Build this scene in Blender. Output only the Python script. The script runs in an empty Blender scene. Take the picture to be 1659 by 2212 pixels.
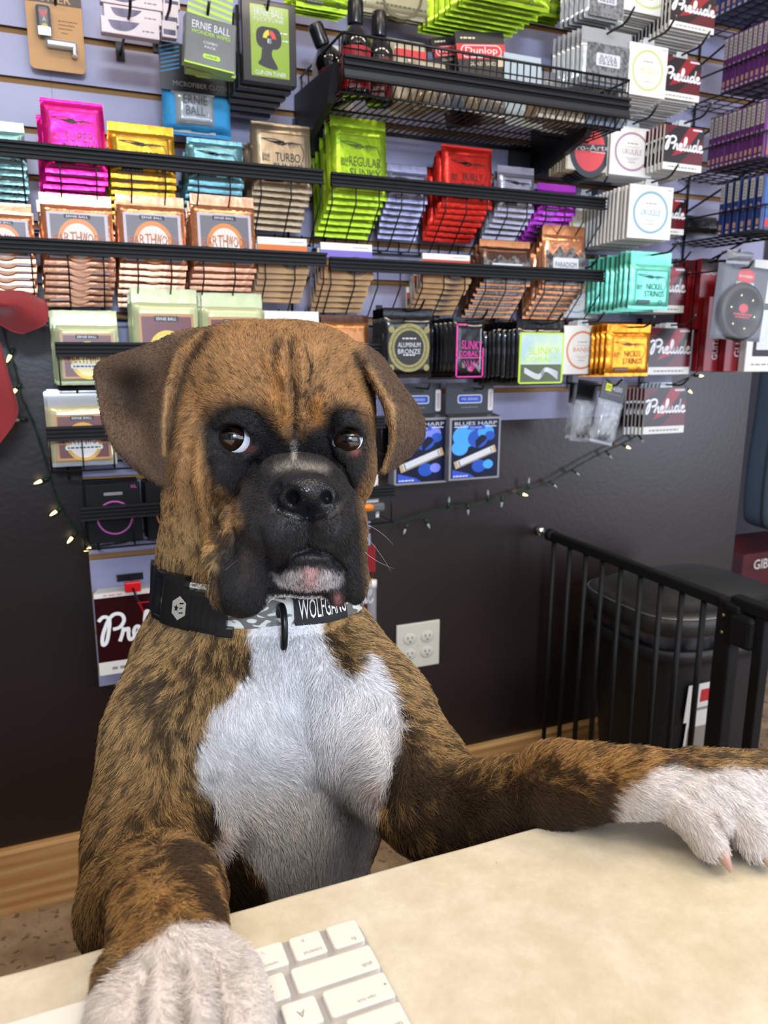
import bpy, bmesh, math, random
import numpy as np
from mathutils import Vector, Matrix, Euler, noise as mnoise
R_ = random.Random(7)
PI = math.pi
SC = bpy.context.scene
COL = SC.collection
# ---------------------------------------------------------------- camera geometry
CAMZ = 1.14
FW, FH, FPX = 1659.0, 2212.0, 1661.0
RX = Vector((0.92138, -0.07848, 0.38065)); RX = Vector((0.92138201, -0.38863167, 0.00454048))
RD = Vector((-0.07847587, -0.19746986, -0.97716283))
RF = Vector((0.38065303, 0.89998393, -0.21244338))
CAM = Vector((0, 0, CAMZ))
def ray(px, py): return RX*(px-FW/2) + RD*(py-FH/2) + RF*FPX
def P(px, py, Y):
    r = ray(px, py); return CAM + r*(Y/r.y)
def PX(px, py, X):
    r = ray(px, py); return CAM + r*(X/r.x)
def PZ(px, py, z):
    r = ray(px, py); return CAM + r*((z-CAMZ)/r.z)
def PD(px, py, d): return CAM + ray(px, py)*(d/FPX)
WY = 1.565                      # the display wall
cam_d = bpy.data.cameras.new('camera'); cam = bpy.data.objects.new('camera', cam_d); COL.objects.link(cam)
m3 = Matrix((RX, -RD, -RF)).transposed()
cam.matrix_world = Matrix.Translation(CAM) @ m3.to_4x4()
cam_d.lens = FPX/FH*36; cam_d.sensor_width = 36; cam_d.clip_start = .01; cam_d.clip_end = 60
cam_d.dof.use_dof = True; cam_d.dof.focus_distance = .56; cam_d.dof.aperture_fstop = 13
SC.camera = cam
SC.view_settings.view_transform = 'Standard'; SC.view_settings.look = 'None'
SC.view_settings.gamma = 1; SC.view_settings.exposure = -0.14; SC.view_settings.use_curve_mapping = False
SC.cycles.max_bounces = 6; SC.cycles.diffuse_bounces = 3; SC.cycles.glossy_bounces = 3; SC.cycles.transparent_max_bounces = 8; SC.cycles.sample_clamp_indirect = 6
# ---------------------------------------------------------------- materials
def lin(h):
    if isinstance(h, (tuple, list)): return tuple(h[:3])
    h = h.lstrip('#'); o = []
    for i in (0, 2, 4):
        v = int(h[i:i+2], 16)/255
        o.append(v/12.92 if v <= .04045 else ((v+.055)/1.055)**2.4)
    return tuple(o)
MC = {}
def mat(name, col='#888888', rough=.5, metal=0., spec=.5, coat=0., alpha=1., emit=None, es=0., bump=0., bscale=60., var=0., vscale=12., trans=0., stretch=None, col2=None, sheen=0.):
    if name in MC: return MC[name]
    m = bpy.data.materials.new(name); m.use_nodes = True
    nt = m.node_tree; b = nt.nodes['Principled BSDF']
    b.inputs['Base Color'].default_value = (*lin(col), 1)
    b.inputs['Roughness'].default_value = rough; b.inputs['Metallic'].default_value = metal
    b.inputs['Specular IOR Level'].default_value = spec
    b.inputs['Coat Weight'].default_value = coat; b.inputs['Coat Roughness'].default_value = .08
    b.inputs['Alpha'].default_value = alpha; b.inputs['Transmission Weight'].default_value = trans
    b.inputs['Sheen Weight'].default_value = sheen
    if emit: b.inputs['Emission Color'].default_value = (*lin(emit), 1); b.inputs['Emission Strength'].default_value = es
    if bump or var or col2:
        tc = nt.nodes.new('ShaderNodeTexCoord'); mp = nt.nodes.new('ShaderNodeMapping')
        nt.links.new(tc.outputs['Object'], mp.inputs[0])
        if stretch: mp.inputs['Scale'].default_value = stretch
    if bump:
        n = nt.nodes.new('ShaderNodeTexNoise'); n.inputs['Scale'].default_value = bscale; n.inputs['Detail'].default_value = 5
        bu = nt.nodes.new('ShaderNodeBump'); bu.inputs['Strength'].default_value = bump; bu.inputs['Distance'].default_value = .004
        nt.links.new(mp.outputs[0], n.inputs['Vector']); nt.links.new(n.outputs['Fac'], bu.inputs['Height']); nt.links.new(bu.outputs[0], b.inputs['Normal'])
    if var or col2:
        n = nt.nodes.new('ShaderNodeTexNoise'); n.inputs['Scale'].default_value = vscale; n.inputs['Detail'].default_value = 6
        nt.links.new(mp.outputs[0], n.inputs['Vector'])
        r = nt.nodes.new('ShaderNodeValToRGB'); a = lin(col); c2 = lin(col2) if col2 else tuple(x*(1-var) for x in a)
        r.color_ramp.elements[0].position = .38; r.color_ramp.elements[0].color = (*c2, 1)
        r.color_ramp.elements[1].position = .62; r.color_ramp.elements[1].color = (*a, 1)
        nt.links.new(n.outputs['Fac'], r.inputs[0]); nt.links.new(r.outputs[0], b.inputs['Base Color'])
    MC[name] = m; return m
def foil(name, col, rough=.28, bump=.5, bscale=35): return mat(name, col, rough=rough, metal=.75, bump=bump, bscale=bscale, spec=.6)
def flat(name, col, rough=.5): return mat(name, col, rough=rough)
# ---------------------------------------------------------------- mesh builder
TXT = {}
def text_geo(s):
    if s in TXT: return TXT[s]
    cu = bpy.data.curves.new('t', 'FONT'); cu.body = s; cu.size = 1; cu.resolution_u = 2
    ob = bpy.data.objects.new('t', cu); COL.objects.link(ob)
    dg = bpy.context.evaluated_depsgraph_get(); me = bpy.data.meshes.new_from_object(ob.evaluated_get(dg))
    v = [(p.co.x, p.co.y) for p in me.vertices]; f = [tuple(p.vertices) for p in me.polygons]
    bpy.data.objects.remove(ob); bpy.data.curves.remove(cu); bpy.data.meshes.remove(me)
    if not v: v = [(0, 0)]
    x0 = min(a for a, b in v); x1 = max(a for a, b in v); y0 = min(b for a, b in v); y1 = max(b for a, b in v)
    v = [((a-(x0+x1)/2)/max(x1-x0, 1e-6), (b-(y0+y1)/2)/max(y1-y0, 1e-6)) for a, b in v]
    TXT[s] = (v, f, (x1-x0)/max(y1-y0, 1e-6)); return TXT[s]
class MB:
    def __init__(s): s.v = []; s.f = []; s.m = []; s.mats = []; s.sm = []; s.T = Matrix.Identity(4); s.uv = {}
    def mi(s, m):
        if m not in s.mats: s.mats.append(m)
        return s.mats.index(m)
    def add(s, vs, fs, m, smooth=False):
        o = len(s.v); T = s.T
        s.v += [tuple(T @ Vector(p)) for p in vs]
        k = s.mi(m)
        for f in fs: s.f.append(tuple(o+i for i in f)); s.m.append(k); s.sm.append(smooth)
        return s
    def box(s, c, d, m, rot=None, bev=0.0):
        c = Vector(c); hx, hy, hz = d[0]/2, d[1]/2, d[2]/2
        if bev <= 0:
            vs = [Vector((x, y, z)) for x in (-hx, hx) for y in (-hy, hy) for z in (-hz, hz)]
            fs = [(0, 1, 3, 2), (4, 6, 7, 5), (0, 4, 5, 1), (2, 3, 7, 6), (0, 2, 6, 4), (1, 5, 7, 3)]
        else:
            bm = bmesh.new(); bmesh.ops.create_cube(bm, size=1)
            for v in bm.verts: v.co = Vector((v.co.x*d[0], v.co.y*d[1], v.co.z*d[2]))
            bmesh.ops.bevel(bm, geom=bm.edges[:], offset=bev, segments=2, profile=.5, affect='EDGES')
            vs = [v.co.copy() for v in bm.verts]; bm.verts.index_update(); fs = [tuple(v.index for v in f.verts) for f in bm.faces]; bm.free()
        if rot is not None:
            q = Euler(rot).to_matrix() if not isinstance(rot, Matrix) else rot
            vs = [q @ v for v in vs]
        return s.add([v+c for v in vs], fs, m, False)
    def tube(s, pts, r, m, n=8, cap=True, closed=False, flatz=1.0):
        pts = [Vector(p) for p in pts]; N = len(pts); rs = r if isinstance(r, (list, tuple)) else [r]*N
        vs = []; fs = []; up = Vector((0, 0, 1)); prev = None
        for i, p in enumerate(pts):
            a = pts[(i-1) % N] if (closed or i > 0) else p; b = pts[(i+1) % N] if (closed or i < N-1) else p
            t = (b-a).normalized() if (b-a).length > 1e-9 else Vector((0, 0, 1))
            if prev is None:
                u = t.cross(up) if abs(t.dot(up)) < .95 else t.cross(Vector((1, 0, 0)))
            else:
                u = prev - t*prev.dot(t)
                if u.length < 1e-6: u = t.cross(up)
            u.normalize(); prev = u.copy(); w = t.cross(u)
            for k in range(n):
                an = 2*PI*k/n; vs.append(p + (u*math.cos(an) + w*math.sin(an)*flatz)*rs[i])
        L = N if closed else N-1
        for i in range(L):
            for k in range(n):
                j = (i+1) % N; fs.append((i*n+k, i*n+(k+1) % n, j*n+(k+1) % n, j*n+k))
        if cap and not closed: fs.append(tuple(range(n))[::-1]); fs.append(tuple((N-1)*n+k for k in range(n)))
        return s.add(vs, fs, m, True)
    def lathe(s, prof, m, n=20, c=(0, 0, 0), axis=None, sx=1., sy=1.):
        vs = []; fs = []; N = len(prof); c = Vector(c)
        for (r, z) in prof:
            for k in range(n):
                a = 2*PI*k/n; v = Vector((r*math.cos(a)*sx, r*math.sin(a)*sy, z))
                if axis is not None: v = axis @ v
                vs.append(v+c)
        for i in range(N-1):
            for k in range(n): fs.append((i*n+k, i*n+(k+1) % n, (i+1)*n+(k+1) % n, (i+1)*n+k))
        if prof[0][0] > 1e-5: fs.append(tuple(range(n))[::-1])
        if prof[-1][0] > 1e-5: fs.append(tuple((N-1)*n+k for k in range(n)))
        return s.add(vs, fs, m, True)
    # flat artwork in the local XZ plane, at depth y, facing -Y
    def rect(s, x0, z0, x1, z1, m, y=0): return s.add([(x0, y, z0), (x1, y, z0), (x1, y, z1), (x0, y, z1)], [(0, 1, 2, 3)], m)
    def poly(s, pts, m, y=0): return s.add([(a, y, b) for a, b in pts], [tuple(range(len(pts)))], m)
    def ring(s, cx, cz, r0, r1, m, y=0, n=28, a0=0, a1=2*PI, sz=1.):
        vs = []; fs = []
        full = abs(a1-a0-2*PI) < 1e-6
        N = n if full else n+1
        for k in range(N):
            a = a0+(a1-a0)*k/n; vs += [(cx+r0*math.cos(a), y, cz+r0*math.sin(a)*sz), (cx+r1*math.cos(a), y, cz+r1*math.sin(a)*sz)]
        for k in range(n):
            j = (k+1) % N; fs.append((2*k, 2*k+1, 2*j+1, 2*j))
        return s.add(vs, fs, m)
    def disc(s, cx, cz, r, m, y=0, n=24, sz=1.): return s.add([(cx+r*math.cos(2*PI*k/n), y, cz+r*math.sin(2*PI*k/n)*sz) for k in range(n)], [tuple(range(n))], m)
    def rrect(s, x0, z0, x1, z1, r, m, y=0):
        pts = []
        for cx, cz, a in ((x1-r, z0+r, -PI/2), (x1-r, z1-r, 0), (x0+r, z1-r, PI/2), (x0+r, z0+r, PI)):
            for k in range(5): pts.append((cx+r*math.cos(a+k*PI/8), cz+r*math.sin(a+k*PI/8)))
        return s.poly(pts, m, y)
    def stroke(s, pts, w, m, y=0):
        vs = []; fs = []
        for i, (a, b) in enumerate(pts):
            p = pts[max(i-1, 0)]; q = pts[min(i+1, len(pts)-1)]
            dx, dz = q[0]-p[0], q[1]-p[1]; L = math.hypot(dx, dz) or 1
            ww = w[i] if isinstance(w, (list, tuple)) else w
            nx, nz = -dz/L*ww/2, dx/L*ww/2
            vs += [(a+nx, y, b+nz), (a-nx, y, b-nz)]
        for i in range(len(pts)-1): fs.append((2*i, 2*i+1, 2*i+3, 2*i+2))
        return s.add(vs, fs, m)
    def text(s, t, cx, cz, w, h, m, y=0, rot=0., shear=0.):
        v, f, asp = text_geo(t)
        if w is None: w = h*asp
        ca, sa = math.cos(rot), math.sin(rot)
        vs = []
        for a, b in v:
            xx = a*w + b*h*shear; zz = b*h; vs.append((cx+xx*ca-zz*sa, y, cz+xx*sa+zz*ca))
        return s.add(vs, f, m)
    def build(s, name, parent=None, loc=None, rot=None, auto=False):
        me = bpy.data.meshes.new(name); me.from_pydata(s.v, [], s.f)
        for m in s.mats: me.materials.append(m)
        me.polygons.foreach_set('material_index', s.m); me.polygons.foreach_set('use_smooth', s.sm); me.update()
        o = bpy.data.objects.new(name, me); COL.objects.link(o)
        if parent: o.parent = parent
        if loc is not None: o.location = loc
        if rot is not None: o.rotation_euler = rot
        return o
def tag(o, label=None, cat=None, group=None, kind=None):
    if label: o['label'] = label
    if cat: o['category'] = cat
    if group: o['group'] = group
    if kind: o['kind'] = kind
    return o
def empty(name, loc=(0, 0, 0), rot=(0, 0, 0)):
    o = bpy.data.objects.new(name, None); COL.objects.link(o); o.location = loc; o.rotation_euler = rot; o.empty_display_size = .02; return o
def struct(o, label=None): o['kind'] = 'structure'; return tag(o, label)
def copy_tree(o, parent=None):
    c = o.copy(); COL.objects.link(c)
    if parent: c.parent = parent
    for ch in list(o.children): copy_tree(ch, c)
    return c
def area_light(name, loc, target, sx, sy, power, col):
    l = bpy.data.lights.new(name, 'AREA'); l.shape = 'RECTANGLE'; l.size = sx; l.size_y = sy; l.energy = power; l.color = col
    o = bpy.data.objects.new(name, l); COL.objects.link(o); o.location = loc
    d = Vector(target)-Vector(loc); o.rotation_euler = d.to_track_quat('-Z', 'Y').to_euler(); return o
# ================================================================ ROOM
def shader(name, build):
    m = bpy.data.materials.new(name); m.use_nodes = True; build(m.node_tree, m.node_tree.nodes['Principled BSDF']); MC[name] = m; return m
def node(nt, t, **kw):
    n = nt.nodes.new(t)
    for k, v in kw.items():
        if hasattr(n, k): setattr(n, k, v)
        else: n.inputs[k].default_value = v
    return n
def coords(nt, scale=(1, 1, 1), loc=(0, 0, 0)):
    tc = node(nt, 'ShaderNodeTexCoord'); mp = node(nt, 'ShaderNodeMapping'); mp.inputs['Scale'].default_value = scale; mp.inputs['Location'].default_value = loc
    nt.links.new(tc.outputs['Object'], mp.inputs[0]); return mp
def ramp(nt, stops):
    r = node(nt, 'ShaderNodeValToRGB'); e = r.color_ramp.elements
    while len(e) < len(stops): e.new(.5)
    for i, (p, c) in enumerate(stops): e[i].position = p; e[i].color = (*lin(c), 1)
    return r
def m_floor(nt, b):
    mp = coords(nt); n1 = node(nt, 'ShaderNodeTexNoise', Scale=9., Detail=8., Roughness=.65); n2 = node(nt, 'ShaderNodeTexNoise', Scale=55., Detail=6.)
    v = node(nt, 'ShaderNodeTexVoronoi', Scale=38.)
    for n in (n1, n2, v): nt.links.new(mp.outputs[0], n.inputs['Vector'])
    r = ramp(nt, [(.3, '#6a5848'), (.5, '#8e7961'), (.7, '#a8937a')]); nt.links.new(n1.outputs['Fac'], r.inputs[0])
    r2 = ramp(nt, [(.34, '#241b15'), (.42, '#ffffff')]); nt.links.new(n2.outputs['Fac'], r2.inputs[0])
    r3 = ramp(nt, [(.05, '#5f4d3e'), (.16, '#ffffff')]); nt.links.new(v.outputs['Distance'], r3.inputs[0])
    a = node(nt, 'ShaderNodeMixRGB', blend_type='MULTIPLY'); a.inputs[0].default_value = .6
    c = node(nt, 'ShaderNodeMixRGB', blend_type='MULTIPLY'); c.inputs[0].default_value = .35
    nt.links.new(r.outputs[0], a.inputs[1]); nt.links.new(r2.outputs[0], a.inputs[2]); nt.links.new(a.outputs[0], c.inputs[1]); nt.links.new(r3.outputs[0], c.inputs[2])
    nt.links.new(c.outputs[0], b.inputs['Base Color']); b.inputs['Roughness'].default_value = .45
    bu = node(nt, 'ShaderNodeBump', Strength=.25, Distance=.003); nt.links.new(n2.outputs['Fac'], bu.inputs['Height']); nt.links.new(bu.outputs[0], b.inputs['Normal'])
M_floor = shader('stained_concrete', m_floor)
def m_counter(nt, b):
    mp = coords(nt); n1 = node(nt, 'ShaderNodeTexNoise', Scale=55., Detail=7., Roughness=.7); n2 = node(nt, 'ShaderNodeTexNoise', Scale=6., Detail=4.); n3 = node(nt, 'ShaderNodeTexNoise', Scale=140., Detail=2.)
    for n in (n1, n2, n3): nt.links.new(mp.outputs[0], n.inputs['Vector'])
    r = ramp(nt, [(.36, '#d6cfbc'), (.52, '#dfd9c9'), (.68, '#eae5d8')]); nt.links.new(n1.outputs['Fac'], r.inputs[0])
    r2 = ramp(nt, [(.35, '#f4eee0'), (.65, '#ffffff')]); nt.links.new(n2.outputs['Fac'], r2.inputs[0])
    r3 = ramp(nt, [(.22, '#a08568'), (.25, '#ffffff')]); nt.links.new(n3.outputs['Fac'], r3.inputs[0])
    a = node(nt, 'ShaderNodeMixRGB', blend_type='MULTIPLY'); a.inputs[0].default_value = .8
    c = node(nt, 'ShaderNodeMixRGB', blend_type='MULTIPLY'); c.inputs[0].default_value = .8
    nt.links.new(r.outputs[0], a.inputs[1]); nt.links.new(r2.outputs[0], a.inputs[2]); nt.links.new(a.outputs[0], c.inputs[1]); nt.links.new(r3.outputs[0], c.inputs[2]); nt.links.new(c.outputs[0], b.inputs['Base Color'])
    b.inputs['Roughness'].default_value = .42; b.inputs['Specular IOR Level'].default_value = .4
M_counter = shader('mottled_laminate', m_counter)
def m_pine(nt, b):
    mp = coords(nt, (.6, 6, 9)); n1 = node(nt, 'ShaderNodeTexNoise', Scale=3.5, Detail=4., Distortion=1.2)
    nt.links.new(mp.outputs[0], n1.inputs['Vector'])
    w = node(nt, 'ShaderNodeTexWave', Scale=1.3, Distortion=7., Detail=2.); w.bands_direction = 'Z'; nt.links.new(mp.outputs[0], w.inputs['Vector'])
    r = ramp(nt, [(.1, '#bf9560'), (.5, '#caa26b'), (.9, '#d2ad78')]); nt.links.new(w.outputs['Fac'], r.inputs[0])
    r2 = ramp(nt, [(.35, '#d9b98c'), (.6, '#ffffff')]); nt.links.new(n1.outputs['Fac'], r2.inputs[0])
    a = node(nt, 'ShaderNodeMixRGB', blend_type='MULTIPLY'); a.inputs[0].default_value = .6
    nt.links.new(r.outputs[0], a.inputs[1]); nt.links.new(r2.outputs[0], a.inputs[2]); nt.links.new(a.outputs[0], b.inputs['Base Color']); b.inputs['Roughness'].default_value = .5
M_pine = shader('raw_pine', m_pine)
M_paint = mat('dark_wall_paint', '#221918', rough=.34, spec=.58, bump=.08, bscale=90)
M_slat = mat('lavender_slat_laminate', '#9291ae', rough=.42, bump=.04, bscale=30, var=.06, vscale=3)
M_groove = mat('raw_fibreboard_groove', '#9a7345', rough=.8)
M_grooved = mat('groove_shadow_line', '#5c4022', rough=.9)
M_cream = mat('ceiling_paint', '#cfc9bf', rough=.8)
b = MB(); b.box((1.2, -.2, -.02), (7, 5.4, .04), M_floor); struct(b.build('floor'))
b = MB(); b.box((1.2, -.2, 2.92), (7, 5.4, .04), M_cream); struct(b.build('ceiling'))
XE = 1.745
b = MB(); b.box(((-2.3+XE)/2, WY+.06, 1.45), (XE+2.3, .12, 2.9), M_paint); struct(b.build('wall_back'))
b = MB(); b.box((3.3, 2.44, 1.45), (3.2, .08, 2.9), mat('grey_wall_paint', '#4a4852', rough=.6)); struct(b.build('wall_alcove'))
b = MB(); b.box((-2.3, -.2, 1.45), (.08, 5.4, 2.9), mat('left_wall_paint', '#6c6560', rough=.7)); struct(b.build('wall_left'))
b = MB()
for x0, x1, z0, z1 in ((-2.3, 4.7, 0, .75), (-2.3, 4.7, 2.45, 2.9), (-2.3, -1.6, .75, 2.45), (3.2, 4.7, .75, 2.45)):
    b.box(((x0+x1)/2, -2.9, (z0+z1)/2), (x1-x0, .1, z1-z0), M_cream)
struct(b.build('wall_front'))
b = MB(); wf = mat('window_frame_paint', '#d8d6d0', rough=.5)
for x in (-1.6, 0, 1.6, 3.2): b.box((x, -2.9, 1.6), (.06, .08, 1.7), wf)
for z in (.76, 2.44): b.box((.8, -2.9, z), (4.86, .08, .06), wf)
struct(b.build('window_1'))
b = MB(); b.box((4.7, .6, 1.45), (.08, 3.8, 2.9), mat('left_wall_paint')); struct(b.build('wall_right'))
# baseboard
b = MB(); BH = .142
b.add([(-2.2, WY-.019, 0), (XE, WY-.019, 0), (XE, WY-.019, BH-.006), (-2.2, WY-.019, BH-.006), (-2.2, WY-.013, BH), (XE, WY-.013, BH), (-2.2, WY, BH), (XE, WY, BH), (XE, WY, 0), (-2.2, WY, 0)],
      [(0, 1, 2, 3), (3, 2, 5, 4), (4, 5, 7, 6), (1, 8, 7, 5, 2), (0, 3, 4, 6, 9)], M_pine)
struct(b.build('baseboard_back'))
# slatwall: cross-section extruded along X; grooves every 76.2 mm
def slat_panel(name, x0, x1, z0, z1, label):
    b = MB(); yb = WY-.0005; yf = WY-.018; g0 = 1.14+.2792*WY   # a groove's lower lip
    pit = .0762; zs = []; k = math.floor((z0-g0)/pit)
    z = z0; prof = []      # (y, z, mat) walk upwards
    grooves = [g0+i*pit for i in range(-20, 25) if z0+.012 < g0+i*pit < z1-.02]
    def quad(y0, za, y1, zb, m): b.add([(x0, y0, za), (x1, y0, za), (x1, y1, zb), (x0, y1, zb)], [(0, 1, 2, 3)], m)
    cur = z0
    for g in grooves:
        quad(yf, cur, yf, g-.0105, M_slat)                    # face
        quad(yf, g-.0105, yf+.0095, g-.0105, M_groove)        # lower lip top
        quad(yf+.0095, g-.0105, yf+.0095, g+.001, M_groove)
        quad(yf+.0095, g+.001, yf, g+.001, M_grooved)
        cur = g+.001
    quad(yf, cur, yf, z1, M_slat)
    for xx, o in ((x0, 1), (x1, -1)): b.add([(xx, yf+.0096, z0), (xx, yb, z0), (xx, yb, z1), (xx, yf+.0096, z1)], [(0, 1, 2, 3)], M_groove)
    for xx in (x0, x1):
        cur = z0
        for g in grooves+[z1]:
            t = g-.0105 if g != z1 else z1
            b.add([(xx, yf, cur), (xx, yf+.0096, cur), (xx, yf+.0096, t), (xx, yf, t)], [(0, 1, 2, 3)], M_groove); cur = g+.001
    b.add([(x0, yf, z0), (x1, yf, z0), (x1, yb, z0), (x0, yb, z0)], [(0, 1, 2, 3)], M_groove)
    b.add([(x0, yb, z1), (x1, yb, z1), (x1, yf, z1), (x0, yf, z1)], [(0, 1, 2, 3)], M_groove)
    return struct(b.build(name), label)
ZB = 1.14-.1087*WY
slat_panel('trim_1', -2.2, .0335, 1.245, 2.85, 'lavender slatwall panel at left with tan grooves')
slat_panel('trim_2', .034, .622, .465, 2.85, 'tall lavender slatwall panel behind the dog')
slat_panel('trim_3', .6225, 1.45, ZB, 2.85, 'lavender slatwall panel in the middle')
slat_panel('trim_4', 1.4505, 1.72, 1.349, 2.85, 'lavender slatwall panel at right')
# lighting ------------------------------------------------------------
w = bpy.data.worlds.new('world'); SC.world = w; w.use_nodes = True
bg = w.node_tree.nodes['Background']; bg.inputs[0].default_value = (.62, .74, 1, 1); bg.inputs[1].default_value = 1.5
area_light('window_daylight', (-.2, -2.8, 2.24), (.15, .6, .95), .85, .28, 115, (.72, .84, 1))
area_light('wide_window_daylight', (1.2, -2.8, 1.7), (1.0, 1.4, 1.2), 3.4, 1.4, 42, (.74, .84, 1))
area_light('door_daylight', (4.3, -1.7, 1.15), (1.5, 1.5, .9), 1.3, 1.9, 60, (.80, .85, 1))
for i, (x, y) in enumerate(((-.9, .2), (.7, .1), (2.2, .1), (.7, -1.6))):
    t = empty('ceiling_light', (x, y, 2.9)); tag(t, 'white rectangular ceiling light panel over the counter', 'light', 'ceiling light panels')
    b = MB(); b.box((0, 0, -.02), (1.24, .34, .03), wf); b.build('frame', t)
    b = MB(); b.box((0, 0, -.037), (1.18, .28, .004), mat('light_diffuser', '#ffffff', emit='#ffe3c0', es=4.0)); b.build('diffuser', t)
    area_light('panel_lamp', (x, y, 2.85), (x, y, 0), 1.15, .26, 17, (1, .87, .70))
# ================================================================ COUNTER, KEYBOARD, MONITOR
CT = .85
bm = bmesh.new(); n = 120; top = []
YE = .353
b = MB(); xs = [-1.15+i*(2.1/n) for i in range(n+1)]; prof = []
vs = []; fs = []
for i, x in enumerate(xs):
    w = .0006*mnoise.noise(Vector((x*22, 0, 0)))+.0005*mnoise.noise(Vector((x*70, 3, 0)))
    for (y, z) in ((-.55, CT-.032), (-.55, CT), (YE-.003+w, CT), (YE-.0008+w, CT-.0012), (YE+w, CT-.004), (YE+w, CT-.029), (YE-.004, CT-.032)): vs.append((x, y, z))
for i in range(n):
    for k in range(7): j = (k+1) % 7; fs.append((i*7+k, (i+1)*7+k, (i+1)*7+j, i*7+j))
fs.append(tuple(range(7))); fs.append(tuple(n*7+k for k in range(7))[::-1])
b.add(vs, fs, M_counter); c = b.build('countertop')
tag(c, 'cream mottled laminate countertop across the foreground', 'countertop')
t = empty('counter_base', (-.1, -.12, 0)); tag(t, 'plain grey cabinet carrying the cream countertop', 'cabinet')
b = MB(); b.box((0, 0, (CT-.032)/2), (2.0, .62, CT-.034), mat('cabinet_grey', '#5b554f', rough=.6), bev=.004); b.build('carcass', t)
# keyboard: local frame seen by the one who types on it (x right, y away), turned to face the dog
KX, KY = .4205*.281+.0006, 1.1135*.281
kb = empty('keyboard', (KX, KY, CT), (0, 0, PI)); tag(kb, 'white and silver computer keyboard on the counter under the paw', 'keyboard')
alu = mat('keyboard_aluminium', '#c9c7c6', rough=.38, metal=.35); key_m = mat('white_key_plastic', '#f1efea', rough=.35, bump=.05, bscale=40); ink = mat('grey_key_legend', '#8a8a8a', rough=.6)
b = MB(); b.box((.1405, .0585, .0045), (.281, .117, .005), alu, bev=.002)
kbase = b.build('base', kb)
# rounded outline plate
b = MB(); W_, D_, r_ = .281, .117, .006; pts = []
for cx, cy, a in ((W_-r_, r_, -PI/2), (W_-r_, D_-r_, 0), (r_, D_-r_, PI/2), (r_, r_, PI)):
    for k in range(7): pts.append((cx+r_*math.cos(a+k*PI/12), cy+r_*math.sin(a+k*PI/12)))
N = len(pts); b.add([(x, y, .001) for x, y in pts]+[(x, y, .0066) for x, y in pts]+[((x-W_/2)*.996+W_/2, (y-D_/2)*.992+D_/2, .0074) for x, y in pts],
    [tuple(range(N))[::-1], tuple(2*N+i for i in range(N))]+[(i, (i+1) % N, N+(i+1) % N, N+i) for i in range(N)]+[(N+i, N+(i+1) % N, 2*N+(i+1) % N, 2*N+i) for i in range(N)], alu)
bpy.data.objects.remove(kbase); b.build('base', kb)
pit, rp, gap = .0189, .01756, .0034
FLAT = Matrix(((1, 0, 0, 0), (0, 0, 1, 0), (0, -1, 0, 0), (0, 0, 0, 1)))
def key(x, y, w, d, legends=()):
    b = MB(); bm = bmesh.new(); bmesh.ops.create_cube(bm, size=1)
    for v in bm.verts: v.co = Vector((v.co.x*w, v.co.y*d, v.co.z*.0036))
    ve = [e for e in bm.edges if abs(e.verts[0].co.z-e.verts[1].co.z) > .001]; bmesh.ops.bevel(bm, geom=ve, offset=.0016, segments=4, profile=.5, affect='EDGES')
    te = [e for e in bm.edges if e.verts[0].co.z > 0 and e.verts[1].co.z > 0]; bmesh.ops.bevel(bm, geom=te, offset=.0006, segments=2, profile=.5, affect='EDGES')
    bm.verts.index_update(); b.add([v.co.copy() for v in bm.verts], [tuple(v.index for v in f.verts) for f in bm.faces], key_m); bm.free()
    b.T = Matrix.Translation((0, 0, .00188)) @ FLAT
    for (s, lx, ly, h) in legends: b.text(s, lx*w/2, ly*d/2, None, h, ink)
    return b.build('key', kb, loc=(x+w/2, y+d/2, .0078+.0006))
y0 = .0021; H = [.0149]+[.0147]*5; xr = .0016
Y = [y0]+[y0+.0182+i*rp for i in range(5)]
def rowk(r, items):
    x = xr if r else .0005+xr
    for w, leg in items:
        key(x, Y[r], w, H[r], leg); x += w+gap
u = .0155
rowk(0, [(u, [('fn', .55-.9, .62, .0022)]), (u, [('control', -.15, .62, .0021), ('^', .2, -.45, .0016)]), (u, [('option', -.0, .62, .0021), ('\u2325', .3, -.45, .0018)]), (.0195, [('command', 0, .62, .0021)]), (.0912, []), (.0195, [('command', 0, .62, .0021)]), (u, [('option', 0, .62, .0021)]), (u, []), (u, []), (u, [])])
rowk(1, [(.0392, [('shift', -.72, .5, .0022)])]+[(u, [(ch, .05, .05, .0036)]) for ch in 'ZXCVBNM']+[(u, [(',', 0, 0, .002)]), (u, [('.', 0, 0, .001)]), (u, [('/', 0, 0, .003)]), (.0392, [('shift', .7, .5, .0022)])])
rowk(2, [(.0298, [('caps lock', -.15, .5, .0022), ('\u2022', -.85, -.05, .0012)])]+[(u, [(ch, .05, .05, .0036)]) for ch in 'ASDFGHJKL']+[(u, [(';', 0, 0, .003)]), (u, [("'", 0, 0, .001)]), (.0298, [('return', .5, .5, .002)])])
rowk(3, [(.0250, [('tab', -.6, .5, .0022)])]+[(u, [(ch, .05, .05, .0036)]) for ch in 'QWERTYUIOP']+[(u, [('[', 0, 0, .003)]), (u, [(']', 0, 0, .003)]), (.0250, [])])
rowk(4, [(u, [('`', 0, 0, .001)])]+[(u, [(ch, .05, .05, .0036)]) for ch in '1234567890']+[(u, [('-', 0, 0, .0006)]), (u, [('=', 0, 0, .002)]), (.0298, [('delete', .3, .5, .002)])])
rowk(5, [(.0197, [('esc', -.4, 0, .002)])]+[(.0172, [('F%d' % i, .5, -.4, .0016)]) for i in range(1, 13)])

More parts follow.
